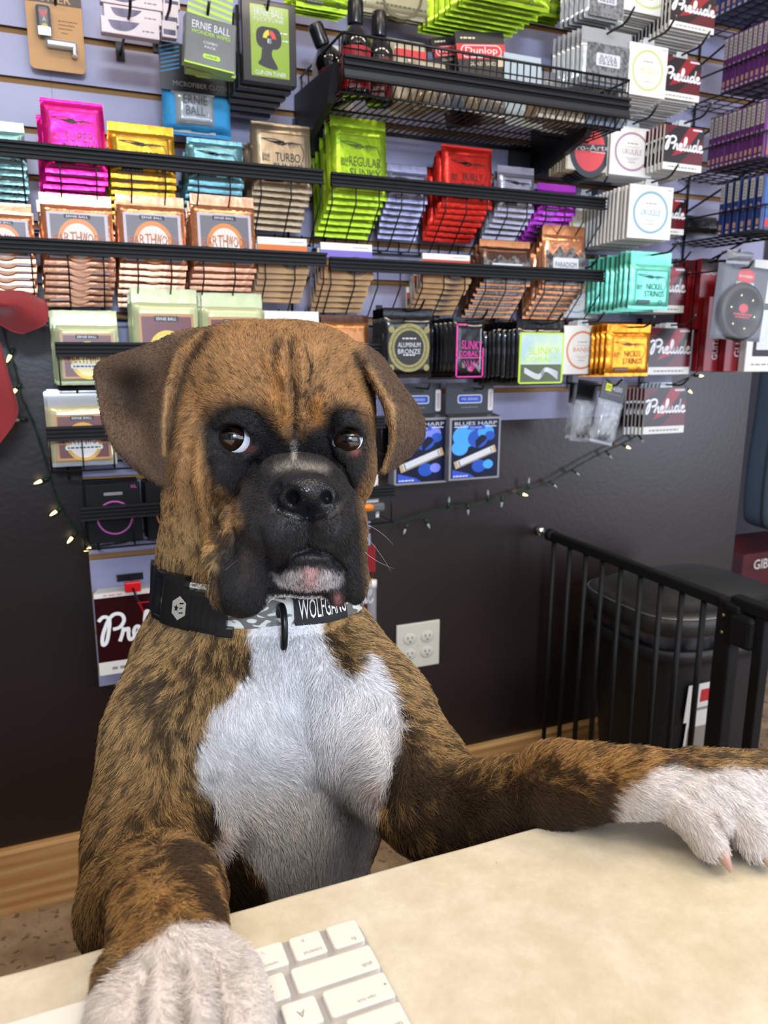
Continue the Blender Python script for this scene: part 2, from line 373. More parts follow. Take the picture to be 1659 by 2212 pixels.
# ---- computer screen on the counter behind the camera, added unseen to shade the chest
t = empty('computer_monitor', (.06, -.16, CT)); tag(t, 'unseen silver computer monitor on the counter facing the keyboard', 'monitor')
sil = mat('monitor_silver', '#b9babd', rough=.35, metal=.7)
b = MB(); b.box((0, 0, .004), (.20, .17, .008), sil, bev=.003); b.build('foot', t)
b = MB(); b.box((0, -.03, .07), (.10, .010, .13), sil, rot=(.18, 0, 0), bev=.003); b.build('neck', t)
b = MB(); b.box((0, .0, .168), (.46, .022, .205), sil, bev=.006); b.build('casing', t)
b = MB(); b.box((0, .0115, .173), (.44, .002, .180), mat('monitor_glass', '#0c0d10', rough=.1, emit='#cfd8ea', es=.35)); b.build('screen', t)
# ================================================================ DOG  (one continuous implicit surface, meshed with surface nets)
_B = np.array([RX, -RD, RF])                      # rows: right, up, depth
def W2C(p): return _B @ (np.array(p, float)-np.array(CAM))
def C2W(q): return q @ _B + np.array(CAM)
def cq(px, py, d): return np.array([(px-FW/2)/FPX*d, -(py-FH/2)/FPX*d, d])
OPS = []
class Ell:
    def __init__(s, c, r, rot=0., yaw=0.):
        s.c = np.array(c); s.r = np.array(r, float); s.R = s.r.max()
        cr, sr = math.cos(rot), math.sin(rot); cy, sy = math.cos(yaw), math.sin(yaw)
        s.M = np.array([[cr, sr, 0], [-sr, cr, 0], [0, 0, 1]]) @ np.array([[cy, 0, sy], [0, 1, 0], [-sy, 0, cy]])
    def far(s, c): return np.linalg.norm(c-s.c)-s.R
    def d(s, p):
        q = (p-s.c) @ s.M.T; k0 = np.sqrt(((q/s.r)**2).sum(-1)); k1 = np.sqrt(((q/s.r**2)**2).sum(-1))
        return k0*(k0-1)/np.maximum(k1, 1e-6)
class Cap:
    def __init__(s, a, b, ra, rb): s.a = np.array(a); s.b = np.array(b); s.ra = ra; s.rb = rb; s.c = (s.a+s.b)/2; s.R = np.linalg.norm(s.b-s.a)/2+max(ra, rb)
    def far(s, c): return np.linalg.norm(c-s.c)-s.R
    def d(s, p):
        ab = s.b-s.a; t = np.clip(((p-s.a) @ ab)/max(ab @ ab, 1e-9), 0, 1)
        return np.sqrt((((p-s.a)-t[..., None]*ab)**2).sum(-1)) - (s.ra+(s.rb-s.ra)*t)
class Sheet:
    def __init__(s, rows, r=.0023, n=48):
        G = np.array([[cq(*p) for p in row] for row in rows])
        def interp(A, m):                                   # Catmull-Rom along axis 0
            k = len(A); o = []
            for t in np.linspace(0, k-1-1e-9, m):
                i = int(t); f = t-i; p0 = A[max(i-1, 0)]; p1 = A[i]; p2 = A[min(i+1, k-1)]; p3 = A[min(i+2, k-1)]
                o.append(.5*((2*p1)+(-p0+p2)*f+(2*p0-5*p1+4*p2-p3)*f*f+(-p0+3*p1-3*p2+p3)*f**3))
            return np.array(o)
        H = interp(G, n); H = interp(H.transpose(1, 0, 2), n).transpose(1, 0, 2)
        s.P = H.reshape(-1, 3); s.r = r; s.c = s.P.mean(0); s.R = np.sqrt(((s.P-s.c)**2).sum(1)).max()+r
    def far(s, c): return np.linalg.norm(c-s.c)-s.R
    def d(s, p):
        sh = p.shape[:-1]; q = p.reshape(-1, 3); c = q.mean(0); rad = np.sqrt(((q-c)**2).sum(1)).max()
        dd = np.sqrt(((s.P-c)**2).sum(1)); S = s.P[dd < rad+.012]
        if not len(S): return np.full(sh, max(dd.min()-rad, .01))
        o = np.full(len(q), 1e9)
        for i in range(0, len(S), 64):
            o = np.minimum(o, (((q[:, None]-S[None, i:i+64])**2).sum(-1)).min(1))
        return (np.sqrt(o)-s.r).reshape(sh)
def E(px, py, d, rx, ry, rz, k=.012, rot=0., op='u', yaw=0.): OPS.append((op, Ell(cq(px, py, d), (rx*d/FPX, ry*d/FPX, rz), rot, yaw), k))
def chain(pts, k=.012, op='u'):
    for a, b in zip(pts[:-1], pts[1:]): OPS.append((op, Cap(cq(*a[:3]), cq(*b[:3]), a[3], b[3]), k))
def wchain(pts, k=.02):
    for a, b in zip(pts[:-1], pts[1:]): OPS.append(('u', Cap(W2C(a[:3]), W2C(b[:3]), a[3], b[3]), k))
# trunk
E(600, 1640, .69, 225, 300, .118, k=.03)
wchain([(.135, .60, .78, .100), (.16, .655, .60, .082), (.17, .70, .44, .080)], .05)
E(612, 1500, .625, 175, 165, .058, k=.03)
E(520, 1560, .60, 85, 110, .035, k=.03); E(755, 1560, .605, 85, 110, .035, k=.03)
chain([(585, 1000, .70, .074), (555, 1200, .688, .0785), (580, 1400, .68, .086)], .03)
# near-side and far-side shoulders, upper arms
chain([(442, 1445, .672, .062), (398, 1600, .62, .056), (345, 1800, .575, .046), (292, 1960, .525, .034)], .03)
chain([(715, 1455, .665, .050), (800, 1560, .615, .046), (900, 1690, .567, .036), (940, 1745, .55, .031)], .03)
E(745, 1475, .64, 85, 80, .05, k=.03)
# forearms
chain([(940, 1745, .55, .0315), (1100, 1737, .515, .0272), (1210, 1702, .487, .0232), (1290, 1690, .47, .0195), (1380, 1690, .458, .0175), (1440, 1690, .458, .018)], .012)
E(1200, 1655, .487, 60, 40, .014, k=.012)
chain([(292, 1965, .525, .034), (345, 1930, .445, .0305), (362, 1945, .405, .0275), (365, 2010, .372, .0245), (385, 2080, .347, .021)], .014)
# paws: right of the picture
for a in ([(1400, 1700, .458, .013), (1478, 1735, .447, .0142), (1516, 1772, .442, .0135), (1536, 1810, .436, .0118)],
          [(1450, 1680, .46, .015), (1560, 1702, .455, .0148), (1612, 1760, .449, .0138), (1632, 1815, .440, .0122)],
          [(1490, 1670, .465, .015), (1625, 1685, .468, .0148), (1690, 1745, .462, .0138), (1722, 1800, .452, .0122)],
          [(1500, 1668, .47, .013), (1665, 1672, .482, .0138), (1740, 1715, .478, .0128), (1775, 1760, .468, .0115)]): chain(a, .0035)
E(1480, 1700, .462, 80, 42, .018, k=.006)
for a in ([(330, 2040, .36, .014), (272, 2110, .343, .0132), (258, 2200, .322, .0132), (262, 2300, .302, .0118)],
          [(360, 2030, .357, .016), (345, 2110, .338, .0148), (345, 2215, .316, .0142), (348, 2335, .297, .0122)],
          [(400, 2030, .357, .016), (432, 2110, .338, .0148), (440, 2215, .316, .0142), (440, 2335, .297, .0122)],
          [(420, 2040, .36, .013), (505, 2110, .342, .0128), (525, 2190, .324, .0130), (525, 2290, .304, .0118)]): chain(a, .0035)
# hindquarters behind the counter
for sx in (.085, .245):
    wchain([(sx+(.02 if sx < .16 else -.02), .70, .44, .066), (sx, .615, .31, .047), (sx, .70, .20, .026), (sx, .735, .13, .019), (sx, .695, .045, .018), (sx, .65, .02, .019)], .02)
    for t in (-.022, -.008, .008, .022): wchain([(sx+t, .66, .022, .013), (sx+t*1.1, .615, .016, .0115)], .004)
wchain([(.17, .76, .47, .03), (.172, .80, .50, .015)], .02)
# skull
E(592, 872, .645, 205, 165, .085, k=.02)
E(515, 800, .63, 118, 85, .062, k=.02); E(672, 798, .63, 118, 84, .062, k=.02)
E(440, 985, .63, 68, 150, .055, k=.018); E(757, 965, .635, 50, 150, .055, k=.018)
E(420, 1090, .645, 55, 140, .045, k=.02)
E(530, 872, .587, 78, 44, .026, k=.012, rot=.18); E(738, 882, .59, 58, 40, .024, k=.012, rot=-.22)
E(632, 830, .594, 80, 95, .032, k=.016)
E(480, 1010, .60, 60, 70, .028, k=.014); E(775, 1005, .605, 32, 70, .026, k=.012)
# muzzle
E(648, 1120, .545, 132, 120, .055, k=.012)
E(640, 1030, .55, 92, 45, .05, k=.012)
E(600, 1135, .513, 78, 72, .028, k=.008); E(716, 1135, .513, 62, 72, .028, k=.008)
E(540, 1190, .537, 80, 120, .036, k=.010, rot=-.08); E(522, 1262, .53, 62, 70, .029, k=.010)
E(748, 1180, .54, 42, 110, .034, k=.010); E(768, 1255, .543, 27, 50, .021, k=.006); E(729, 1268, .53, 26, 42, .015, k=.004)
E(600, 1248, .535, 26, 36, .018, k=.005)
E(668, 1240, .548, 85, 50, .038, k=.008)
E(668, 1226, .517, 68, 44, .022, k=.003)
E(668, 1206, .5065, 62, 20, .014, k=.003)
# nose leather
E(660, 1062, .497, 66, 46, .0235, k=.004)
E(612, 1078, .499, 28, 30, .017, k=.005); E(712, 1078, .499, 23, 30, .017, k=.005)
# ears
OPS.append(('u', Sheet([[(470, 722, .615), (425, 712, .603), (380, 722, .597), (335, 742, .60), (295, 760, .61)],
 [(440, 775, .606), (396, 772, .580), (345, 788, .596), (272, 786, .598), (212, 788, .608)],
 [(398, 835, .610), (366, 842, .578), (325, 850, .606), (265, 852, .618), (214, 850, .606)],
 [(380, 900, .610), (353, 910, .581), (312, 920, .604), (270, 920, .605), (228, 920, .60)],
 [(368, 970, .607), (350, 975, .592), (322, 980, .595), (287, 985, .595), (256, 975, .597)],
 [(362, 1022, .61), (357, 1034, .602), (346, 1042, .60), (330, 1036, .60), (305, 1020, .60)]], .0024, 56), .006))
OPS.append(('u', Sheet([[(750, 752, .602), (772, 744, .600), (800, 756, .612), (825, 775, .63)],
 [(776, 785, .598), (806, 796, .592), (846, 818, .61), (866, 836, .635)],
 [(812, 832, .598), (838, 858, .592), (876, 868, .61), (900, 882, .637)],
 [(838, 890, .602), (851, 908, .594), (886, 918, .61), (916, 926, .637)],
 [(848, 950, .607), (853, 958, .602), (876, 965, .612), (902, 964, .63)],
 [(827, 1020, .612), (834, 1020, .612), (846, 1013, .616), (858, 1002, .622)]], .0024, 52), .006))
# carvings: eye openings, nostrils
def SDF(p, ops):
    d = np.full(p.shape[:-1], 1.0)
    for op, pr, k in ops:
        e = pr.d(p)
        if op == 'u':
            h = np.clip(.5+.5*(e-d)/k, 0, 1); d = e*(1-h)+d*h-k*h*(1-h)
        else:
            h = np.clip(.5-.5*(d+e)/k, 0, 1); d = d*(1-h)-e*h+k*h*(1-h)
    return d
def surfd(px, py):
    t = np.arange(.42, .75, .0005); p = np.stack([cq(px, py, v) for v in t]); s = SDF(p, OPS); return t[np.argmax(s < 0)]
ES1 = np.mean([surfd(507+a, 946+b_) for a, b_ in ((0, 0), (-34, 0), (34, 0), (0, -28), (0, 28))]); ES2 = np.mean([surfd(753+a, 950+b_) for a, b_ in ((0, 0), (-26, 0), (24, 0), (0, -26), (0, 26))])
E(507, 947, ES1-.004, 40, 33, .017, k=.004, op='s', rot=-.12); E(753, 951, ES2-.004, 31, 32, .017, k=.004, op='s', rot=.15)
E(630, 1076, .474, 16, 20, .020, k=.003, op='s'); E(703, 1076, .474, 14, 20, .020, k=.003, op='s')
chain([(629, 1088, .476, .003), (604, 1100, .486, .0018)], .003, 's'); chain([(703, 1088, .476, .003), (724, 1098, .486, .0018)], .003, 's')
def SDF(p, ops):
    d = np.full(p.shape[:-1], 1.0)
    for op, pr, k in ops:
        e = pr.d(p)
        if op == 'u':
            h = np.clip(.5+.5*(e-d)/k, 0, 1); d = e*(1-h)+d*h-k*h*(1-h)
        else:
            h = np.clip(.5-.5*(d+e)/k, 0, 1); d = d*(1-h)-e*h+k*h*(1-h)
    return d
def mesh_sdf(h=.0026, nb=14):
    lo = np.array([1e9]*3); hi = -lo
    for op, pr, k in OPS:
        if op == 'u': lo = np.minimum(lo, pr.c-pr.R); hi = np.maximum(hi, pr.c+pr.R)
    lo -= .01; hi += .01
    nblk = np.ceil((hi-lo)/(h*nb)).astype(int); N = nblk*nb+1
    V = np.ones(N, np.float32); hb = h*nb; rb = hb*.87
    ax = np.arange(nb+1)*h
    loc = np.stack(np.meshgrid(ax, ax, ax, indexing='ij'), -1)
    for i in range(nblk[0]):
        for j in range(nblk[1]):
            for k in range(nblk[2]):
                o = lo+np.array([i, j, k])*hb; c = o+hb/2
                ops = [t for t in OPS if t[1].far(c) < rb+t[2]+.004]
                if not any(t[0] == 'u' for t in ops): continue
                dc = SDF(c[None], ops)[0]
                sl = (slice(i*nb, i*nb+nb+1), slice(j*nb, j*nb+nb+1), slice(k*nb, k*nb+nb+1))
                if abs(dc) > rb*2.2 and dc < 0: V[sl] = -1; continue
                V[sl] = SDF(loc+o, ops)
    S = V < 0
    c = [S[a:S.shape[0]-1+a, b:S.shape[1]-1+b, e:S.shape[2]-1+e] for a in (0, 1) for b in (0, 1) for e in (0, 1)]
    al = c[0].copy(); an = c[0].copy()
    for t in c[1:]: al &= t; an |= t
    act = an & ~al; idx = np.argwhere(act); vid = np.full(act.shape, -1, np.int32); vid[act] = np.arange(len(idx))
    corners = np.array([(a, b, e) for a in (0, 1) for b in (0, 1) for e in (0, 1)])
    vals = np.stack([V[idx[:, 0]+a, idx[:, 1]+b, idx[:, 2]+e] for a, b, e in corners], 1).astype(float)
    acc = np.zeros((len(idx), 3)); cnt = np.zeros(len(idx))
    for a in range(8):
        for b in range(a+1, 8):
            if np.abs(corners[a]-corners[b]).sum() != 1: continue
            va, vb = vals[:, a], vals[:, b]; m = (va < 0) != (vb < 0)
            t = np.where(m, va/np.where(m, va-vb, 1), 0)
            acc[m] += corners[a]+t[m, None]*(corners[b]-corners[a]); cnt[m] += 1
    verts = lo+(idx+acc/cnt[:, None])*h
    faces = []
    for axn in range(3):
        u, w = [(1, 2), (2, 0), (0, 1)][axn]
        s0 = [slice(None)]*3; s1 = [slice(None)]*3; s0[axn] = slice(0, -1); s1[axn] = slice(1, None)
        A = S[tuple(s0)]; Bm = S[tuple(s1)]
        e = np.argwhere(A != Bm); e = e[(e[:, u] > 0) & (e[:, w] > 0) & (e[:, u] < S.shape[u]-1) & (e[:, w] < S.shape[w]-1)]
        sg = A[tuple(e.T)]
        def g(du, dw): q = e.copy(); q[:, u] -= du; q[:, w] -= dw; return vid[tuple(q.T)]
        F = np.stack([g(0, 0), g(1, 0), g(1, 1), g(0, 1)], 1); F[~sg] = F[~sg][:, ::-1]
        faces.append(F)
    return verts, np.concatenate(faces)
DV, DF = mesh_sdf()
def vnormals(V, F):
    n = np.cross(V[F[:, 2]]-V[F[:, 0]], V[F[:, 3]]-V[F[:, 1]]); N = np.zeros_like(V)
    for i in range(4): np.add.at(N, F[:, i], n)
    return N/np.maximum(np.linalg.norm(N, axis=1, keepdims=True), 1e-12)
def smooth(V, F, it, w=.5, mask=None):
    for _ in range(it):
        S = np.zeros_like(V); c = np.zeros(len(V))
        for a in range(4):
            b = (a+1) % 4
            np.add.at(S, F[:, a], V[F[:, b]]); np.add.at(S, F[:, b], V[F[:, a]]); np.add.at(c, F[:, a], 1); np.add.at(c, F[:, b], 1)
        M = S/np.maximum(c, 1)[:, None]; k = w if mask is None else (w*mask)[:, None]
        V = V+(M-V)*k
    return V
DV = smooth(DV, DF, 2, .5)
DN = vnormals(DV, DF)
def proj(V): return FW/2+V[:, 0]/V[:, 2]*FPX, FH/2-V[:, 1]/V[:, 2]*FPX
def polydist(x, y, pts):
    d = np.full(len(x), 1e9)
    for (a, b), (c, e) in zip(pts[:-1], pts[1:]):
        vx, vy = c-a, e-b; t = np.clip(((x-a)*vx+(y-b)*vy)/(vx*vx+vy*vy+1e-9), 0, 1)
        d = np.minimum(d, np.hypot(x-a-t*vx, y-b-t*vy))
    return d
def stroke_w(x, y, pts, w): d = polydist(x, y, pts); return np.exp(-(d/w)**2)
def inpoly(x, y, pts):
    o = np.zeros(len(x), bool); n = len(pts)
    for i in range(n):
        (a, b), (c, e) = pts[i], pts[(i+1) % n]
        m = ((b > y) != (e > y)); o ^= m & (x < (c-a)*(y-b)/((e-b) if e != b else 1e-9)+a)
    return o
def softpoly(x, y, pts, w):
    d = polydist(x, y, pts+[pts[0]]); s = np.where(inpoly(x, y, pts), d, -d); return np.clip(.5+s/(2*w), 0, 1)
# sculpted folds: strokes laid over the front of the face, moving the surface along its normal
FOLDS = [ # points, half width, amplitude (m)
 ([(632, 742), (628, 800), (640, 870), (636, 930)], 9, -.0035), ([(600, 755), (590, 800), (612, 840)], 8, -.002),
 ([(660, 760), (672, 800), (660, 850), (668, 900)], 8, -.002), ([(612, 765), (607, 800), (622, 850), (615, 900)], 9, .0028),
 ([(650, 770), (655, 810), (650, 860), (655, 900)], 8, .0026), ([(560, 790), (580, 820), (600, 845)], 9, -.0018), ([(700, 790), (690, 830)], 9, -.0018),
 ([(585, 870), (600, 905), (612, 935)], 12, .003), ([(690, 870), (680, 905), (668, 935)], 11, .003),
 ([(560, 905), (580, 945), (570, 985), (545, 1010)], 10, -.0028), ([(715, 905), (703, 950), (715, 985), (730, 1005)], 9, -.0028),
 ([(470, 918), (490, 905), (520, 908), (545, 930)], 6, .0028), ([(465, 975), (490, 990), (525, 990), (548, 972)], 7, .0022),
 ([(728, 925), (748, 910), (772, 918), (783, 935)], 6, .0026), ([(728, 972), (750, 985), (775, 978)], 6, .0020),
 ([(470, 895), (510, 880), (555, 895)], 7, -.002), ([(720, 895), (750, 888), (785, 900)], 7, -.002),
 ([(575, 1012), (545, 1045), (528, 1090), (522, 1130)], 9, .0032), ([(595, 1000), (640, 992), (690, 996), (725, 1020)], 9, .0028),
 ([(560, 1012), (530, 1040), (508, 1085), (500, 1140), (497, 1200)], 9, -.0045), ([(595, 1020), (640, 1010), (690, 1015)], 6, -.0012),
 ([(735, 1010), (752, 1045), (765, 1090)], 8, -.0035),
 ([(432, 950), (428, 1020), (440, 1100), (455, 1180), (470, 1230)], 11, .004), ([(450, 1000), (452, 1060), (470, 1130), (478, 1180)], 9, -.003),
 ([(412, 980), (408, 1060), (425, 1150), (450, 1240)], 10, -.0035), ([(392, 1000), (392, 1080), (412, 1180)], 10, .002),
 ([(664, 1110), (664, 1150), (666, 1182)], 6, -.004), ([(545, 1120), (530, 1160), (525, 1210)], 12, .002), ([(560, 1150), (575, 1200), (572, 1240)], 9, -.0022),
 ([(590, 1243), (612, 1212), (640, 1192), (670, 1185), (702, 1192), (730, 1212), (744, 1238)], 6, -.0058),
 ([(596, 1228), (625, 1196), (670, 1174), (715, 1190), (742, 1218)], 7, .0022), ([(610, 1225), (668, 1217), (735, 1222)], 5, -.0022),
 ([(575, 1215), (585, 1260), (580, 1300)], 7, -.004), ([(748, 1240), (752, 1280), (748, 1310)], 5, -.003),
 ([(600, 1050), (588, 1075), (598, 1100), (630, 1112), (662, 1122), (700, 1110), (728, 1098), (736, 1075)], 6, -.0022),
 ([(661, 1075), (662, 1120)], 4, -.0016),
 ([(500, 1560), (560, 1600), (640, 1640), (700, 1680)], 30, .002), ([(650, 1450), (660, 1600), (690, 1700)], 22, -.004),
 ([(455, 1690), (470, 1780), (455, 1850)], 18, -.007), ([(838, 1560), (850, 1650), (830, 1740)], 16, -.006),
 ([(1290, 1640), (1300, 1700)], 14, -.0015), ([(1195, 1640), (1215, 1665)], 16, .002),
 ([(1470, 1700), (1540, 1750), (1600, 1860)], 9, -.0035), ([(1560, 1685), (1640, 1730), (1700, 1800)], 9, -.003),
 ([(318, 2090), (303, 2150), (300, 2230)], 10, -.0060), ([(392, 2090), (392, 2150), (396, 2230)], 10, -.0060), ([(452, 2060), (474, 2130), (486, 2230)], 11, -.0065)]
bx, by = proj(DV); front = np.clip(-DN[:, 2]*1.6+.25, 0, 1)*(DV[:, 2] < .68)
disp = np.zeros(len(DV))
for pts, w, a in FOLDS: disp += (1.55 if pts[0][1] < 1100 else 1.0)*a*stroke_w(bx, by, pts, w)
DV = DV+DN*(disp*front)[:, None]
DV = smooth(DV, DF, 1, .35)
DN = vnormals(DV, DF)
# ---- value noise
_rs = np.random.RandomState(3); _T = _rs.rand(64, 64, 64).astype(np.float32)
def vnoise(p):
    i = np.floor(p).astype(int); f = p-i; f = f*f*(3-2*f); r = 0
    for a in (0, 1):
        for b in (0, 1):
            for c in (0, 1):
                w = (f[:, 0] if a else 1-f[:, 0])*(f[:, 1] if b else 1-f[:, 1])*(f[:, 2] if c else 1-f[:, 2])
                r = r+w*_T[(i[:, 0]+a) & 63, (i[:, 1]+b) & 63, (i[:, 2]+c) & 63]
    return r
def fbm(p, o=4):
    s = 0; a = .5; t = 0
    for k in range(o): s = s+a*vnoise(p*2**k+k*17.3); t += a; a *= .55
    return s/t
def L(h): return np.array(lin(h))
def mixc(a, b, t): t = np.clip(t, 0, 1)[:, None]; return a*(1-t)+b*t
MASK = [(428, 922), (450, 890), (490, 868), (540, 868), (590, 905), (618, 945), (634, 905), (652, 945), (688, 905), (722, 872), (772, 878), (800, 915), (806, 975), (792, 1030), (775, 1075), (786, 1130), (800, 1320), (560, 1345), (470, 1345), (455, 1255), (470, 1190), (520, 1130), (505, 1075), (465, 1055), (438, 1005)]
CHEST = [(595, 1265), (722, 1270), (700, 1335), (698, 1380), (715, 1430), (752, 1470), (775, 1452), (792, 1412), (822, 1445), (850, 1500), (868, 1555), (866, 1600), (852, 1660), (838, 1720), (818, 1765), (800, 1830), (785, 1900), (770, 2050), (590, 2050), (575, 1920), (552, 1862), (510, 1820), (480, 1850), (462, 1836), (478, 1780), (462, 1730), (432, 1695), (428, 1640), (445, 1570), (462, 1525), (505, 1495), (545, 1452), (552, 1410), (535, 1378)]
def coat(V, N):
    """coat colour, hair length, wetness for points in the dog's frame"""
    x, y = proj(V); fr = (N[:, 2] < .15)
    n1 = fbm(V*np.array([38, 30, 38])); n2 = fbm(V*np.array([95, 60, 95])+9, 3); n3 = vnoise(V*420.)
    face = y < 1240+0*x; face &= (x > 360) & (x < 830) & (V[:, 2] < .72)
    tanf, tanb = L('#936d45'), L('#97794f')
    low = softpoly(x, y, [(300, 1100), (900, 1240), (2000, 1500), (2000, 2600), (-600, 2600), (-600, 1100)], 60)
    C = mixc(tanf[None]*np.ones((len(x), 1)), tanb, low)
    C = C*(.78+.44*n2)[:, None]
    # brindle striping
    wv = V+(.02*(fbm(V*12.)-.5))[:, None]
    st = .26*fbm(np.stack([wv[:, 0]*34+wv[:, 1]*14, wv[:, 1]*60-wv[:, 0]*30, wv[:, 2]*34], 1), 3)+.74*fbm(np.stack([wv[:, 0]*165-wv[:, 1]*28, wv[:, 1]*92+wv[:, 0]*66, wv[:, 2]*150], 1), 3)
    st = st+.20*(n3-.5)+.10*(vnoise(V*900.)-.5)
    dark = L('#251b15')
    amt = .62*low+.14
    paint = [([(330, 1480), (420, 1620), (430, 1780), (360, 1870)], 60, .3), ([(420, 1440), (520, 1420), (560, 1400)], 45, .35), ([(470, 1730), (480, 1830), (470, 1900)], 38, .9),
             ([(720, 1400), (745, 1440)], 26, .45), ([(850, 1520), (880, 1640), (860, 1720)], 26, .7), ([(880, 1700), (1000, 1730), (1150, 1740), (1280, 1735)], 42, .85), ([(900, 1790), (1050, 1800), (1250, 1760)], 40, .6),
             ([(1180, 1650), (1250, 1690), (1300, 1700)], 20, .6), ([(1440, 1650), (1540, 1660)], 12, .7), ([(360, 1840), (430, 1870), (450, 1960)], 32, .6), ([(440, 1870), (500, 1920), (560, 1970)], 52, 1.3),  # last stroke: brown flank together with painted inner-leg shade
             ([(632, 742), (628, 800), (640, 870), (636, 930)], 7, .9), ([(600, 755), (590, 800), (612, 840)], 6, .6), ([(660, 760), (672, 800), (660, 850), (668, 900)], 6, .6), ([(600, 745), (560, 800)], 14, .25), ([(690, 850), (700, 880)], 22, .6), ([(590, 880), (560, 860)], 20, .35), ([(670, 800), (690, 840)], 20, .25), ([(655, 850), (660, 910)], 8, .6),
             ([(470, 1080), (470, 1170)], 26, .45), ([(500, 1150), (520, 1240)], 30, .5), ([(395, 740), (440, 745)], 20, .4), ([(440, 1000), (450, 1150)], 5, .3)]
    add = np.zeros(len(x))
    for pts, w, a in paint: add += a*stroke_w(x, y, pts, w)*fr
    t = np.clip((st-(.59-.09*amt-.26*add))/.10, 0, 1)
    C = mixc(C, dark, t*(.42+.45*np.clip(amt+add, 0, 1)))
    C = mixc(C, L('#3b2c20'), .62*np.clip(stroke_w(x, y, [(900, 1800), (1050, 1800), (1250, 1775)], 60)+stroke_w(x, y, [(870, 1660), (960, 1740), (1150, 1745)], 55), 0, 1)*fr*(x > 840))
    # lighter bib edge of cheeks and cheek fold
    C = mixc(C, L('#c08c52'), .5*stroke_w(x, y, [(432, 960), (432, 1060), (452, 1180)], 9)*fr)
    arm = np.clip(stroke_w(x, y, [(340, 1950), (420, 1960), (400, 2060)], 110)*(V[:, 2] < .48)+stroke_w(x, y, [(1150, 1650), (1300, 1660), (1450, 1650)], 80), 0, 1)
    C = mixc(C, C*np.array([1.14, 1.0, .82]), arm)
    # ears
    ear = np.maximum(softpoly(x, y, [(470, 700), (395, 745), (362, 850), (372, 1060), (180, 1060), (180, 740), (330, 720)], 14), softpoly(x, y, [(775, 765), (840, 880), (845, 960), (815, 1040), (950, 1040), (950, 740), (790, 735)], 10))*(V[:, 2] < .66)
    earc = L('#4e3d30')[None]*(.65+.7*n1)[:, None]
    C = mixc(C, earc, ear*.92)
    C = mixc(C, L('#17110e'), .85*fr*np.maximum(stroke_w(x, y, [(452, 728), (405, 795), (382, 870), (372, 960)], 11), stroke_w(x, y, [(765, 765), (790, 815), (818, 870), (828, 960)], 10)))  # shadow in the gap between each ear and the head, painted dark
    C = mixc(C, L('#a98457'), .8*np.maximum(stroke_w(x, y, [(436, 721), (382, 768), (362, 840), (354, 910), (354, 980)], 4.5), stroke_w(x, y, [(800, 800), (848, 880), (850, 950), (828, 1015)], 6))*fr)  # highlight along the ear rims, painted as a lighter line
    C = mixc(C, L('#1d1613'), .75*stroke_w(x, y, [(285, 820), (290, 880)], 34)*fr*ear)  # shade inside the left ear's hollow, painted into the colour
    # black mask
    mk = softpoly(x+18*(n1-.5), y+18*(n2-.5), MASK, 16)*(N[:, 2] < .35)*(V[:, 2] < .66)
    C = mixc(C, L('#201d1e')*(.5+.8*n1[:, None]), mk)
    C = mixc(C, L('#4c3a2b'), .5*np.clip((n1-.45)*6, 0, 1)*stroke_w(x, y, [(535, 1050), (515, 1110), (520, 1270)], 22)*fr)
    C = mixc(C, L('#a36f38'), .85*(np.clip((n2-.30)*5, 0, 1))*np.maximum(stroke_w(x, y, [(590, 800), (600, 860), (612, 905)], 20), stroke_w(x, y, [(690, 870), (682, 905)], 18))*fr)
    C = mixc(C, L('#b9aea2'), .75*stroke_w(x, y, [(634, 955), (634, 992)], 5)*fr); C = mixc(C, L('#8f8477'), .62*stroke_w(x, y, [(600, 1012), (636, 1003), (700, 1014)], 9)*fr)
    chin = np.clip(1.25-((x-668)/70)**2-((y-1252)/24)**2, 0, 1)*(y > 1222)*fr*(V[:, 2] < .54)
    C = mixc(C, L('#b8aeae')*(.7+.5*n2[:, None]), np.clip(chin*2.2, 0, 1)*np.clip((n2-.28)*6, 0, 1)); C = mixc(C, L('#c79a95'), .8*stroke_w(x, y, [(672, 1232), (668, 1258)], 15)*(chin > 0))
    C = mixc(C, L('#a8706c'), .8*stroke_w(x, y, [(728, 1290), (730, 1298)], 9)*fr)
    # white
    wc = softpoly(x+26*(n1-.5)+12*(n3-.5), y+26*(n2-.5), CHEST, 7)*fr*(V[:, 2] > .525)*(V[:, 2] < .74)
    white = L('#dedde0')[None]*(.88+.2*n2)[:, None]
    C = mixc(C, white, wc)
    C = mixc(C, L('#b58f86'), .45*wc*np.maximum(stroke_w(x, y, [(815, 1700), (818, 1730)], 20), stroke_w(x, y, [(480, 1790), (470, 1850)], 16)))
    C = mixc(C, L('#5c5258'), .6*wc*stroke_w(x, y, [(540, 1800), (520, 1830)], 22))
    pw = softpoly(x+22*(n1-.5)+12*(n3-.5), y+16*(n2-.5), [(180, 2150), (245, 2110), (300, 2050), (380, 2000), (470, 1990), (530, 2010), (700, 2100), (700, 2600), (180, 2600)], 8)*(V[:, 2] < .40)
    pr = softpoly(x+22*(n1-.5)+12*(n3-.5), y+16*(n2-.5), [(1322, 1760), (1340, 1712), (1392, 1676), (1450, 1654), (1500, 1668), (1560, 1662), (2000, 1640), (2000, 2000), (1330, 2000)], 8)*(V[:, 2] < .53)
    C = mixc(C, L('#e4dedc')*(.88+.18*n2[:, None]), np.maximum(pw, pr))
    # shade in the grooves between toes, painted as grey-brown lines
    toe = np.maximum.reduce([stroke_w(x, y, [(303, 2135), (300, 2300)], 7), stroke_w(x, y, [(392, 2140), (396, 2300)], 7), stroke_w(x, y, [(468, 2105), (488, 2300)], 8), stroke_w(x, y, [(1540, 1760), (1600, 1850)], 8)])*np.maximum(pw, pr)
    C = mixc(C, L('#6e5a58'), .8*toe)
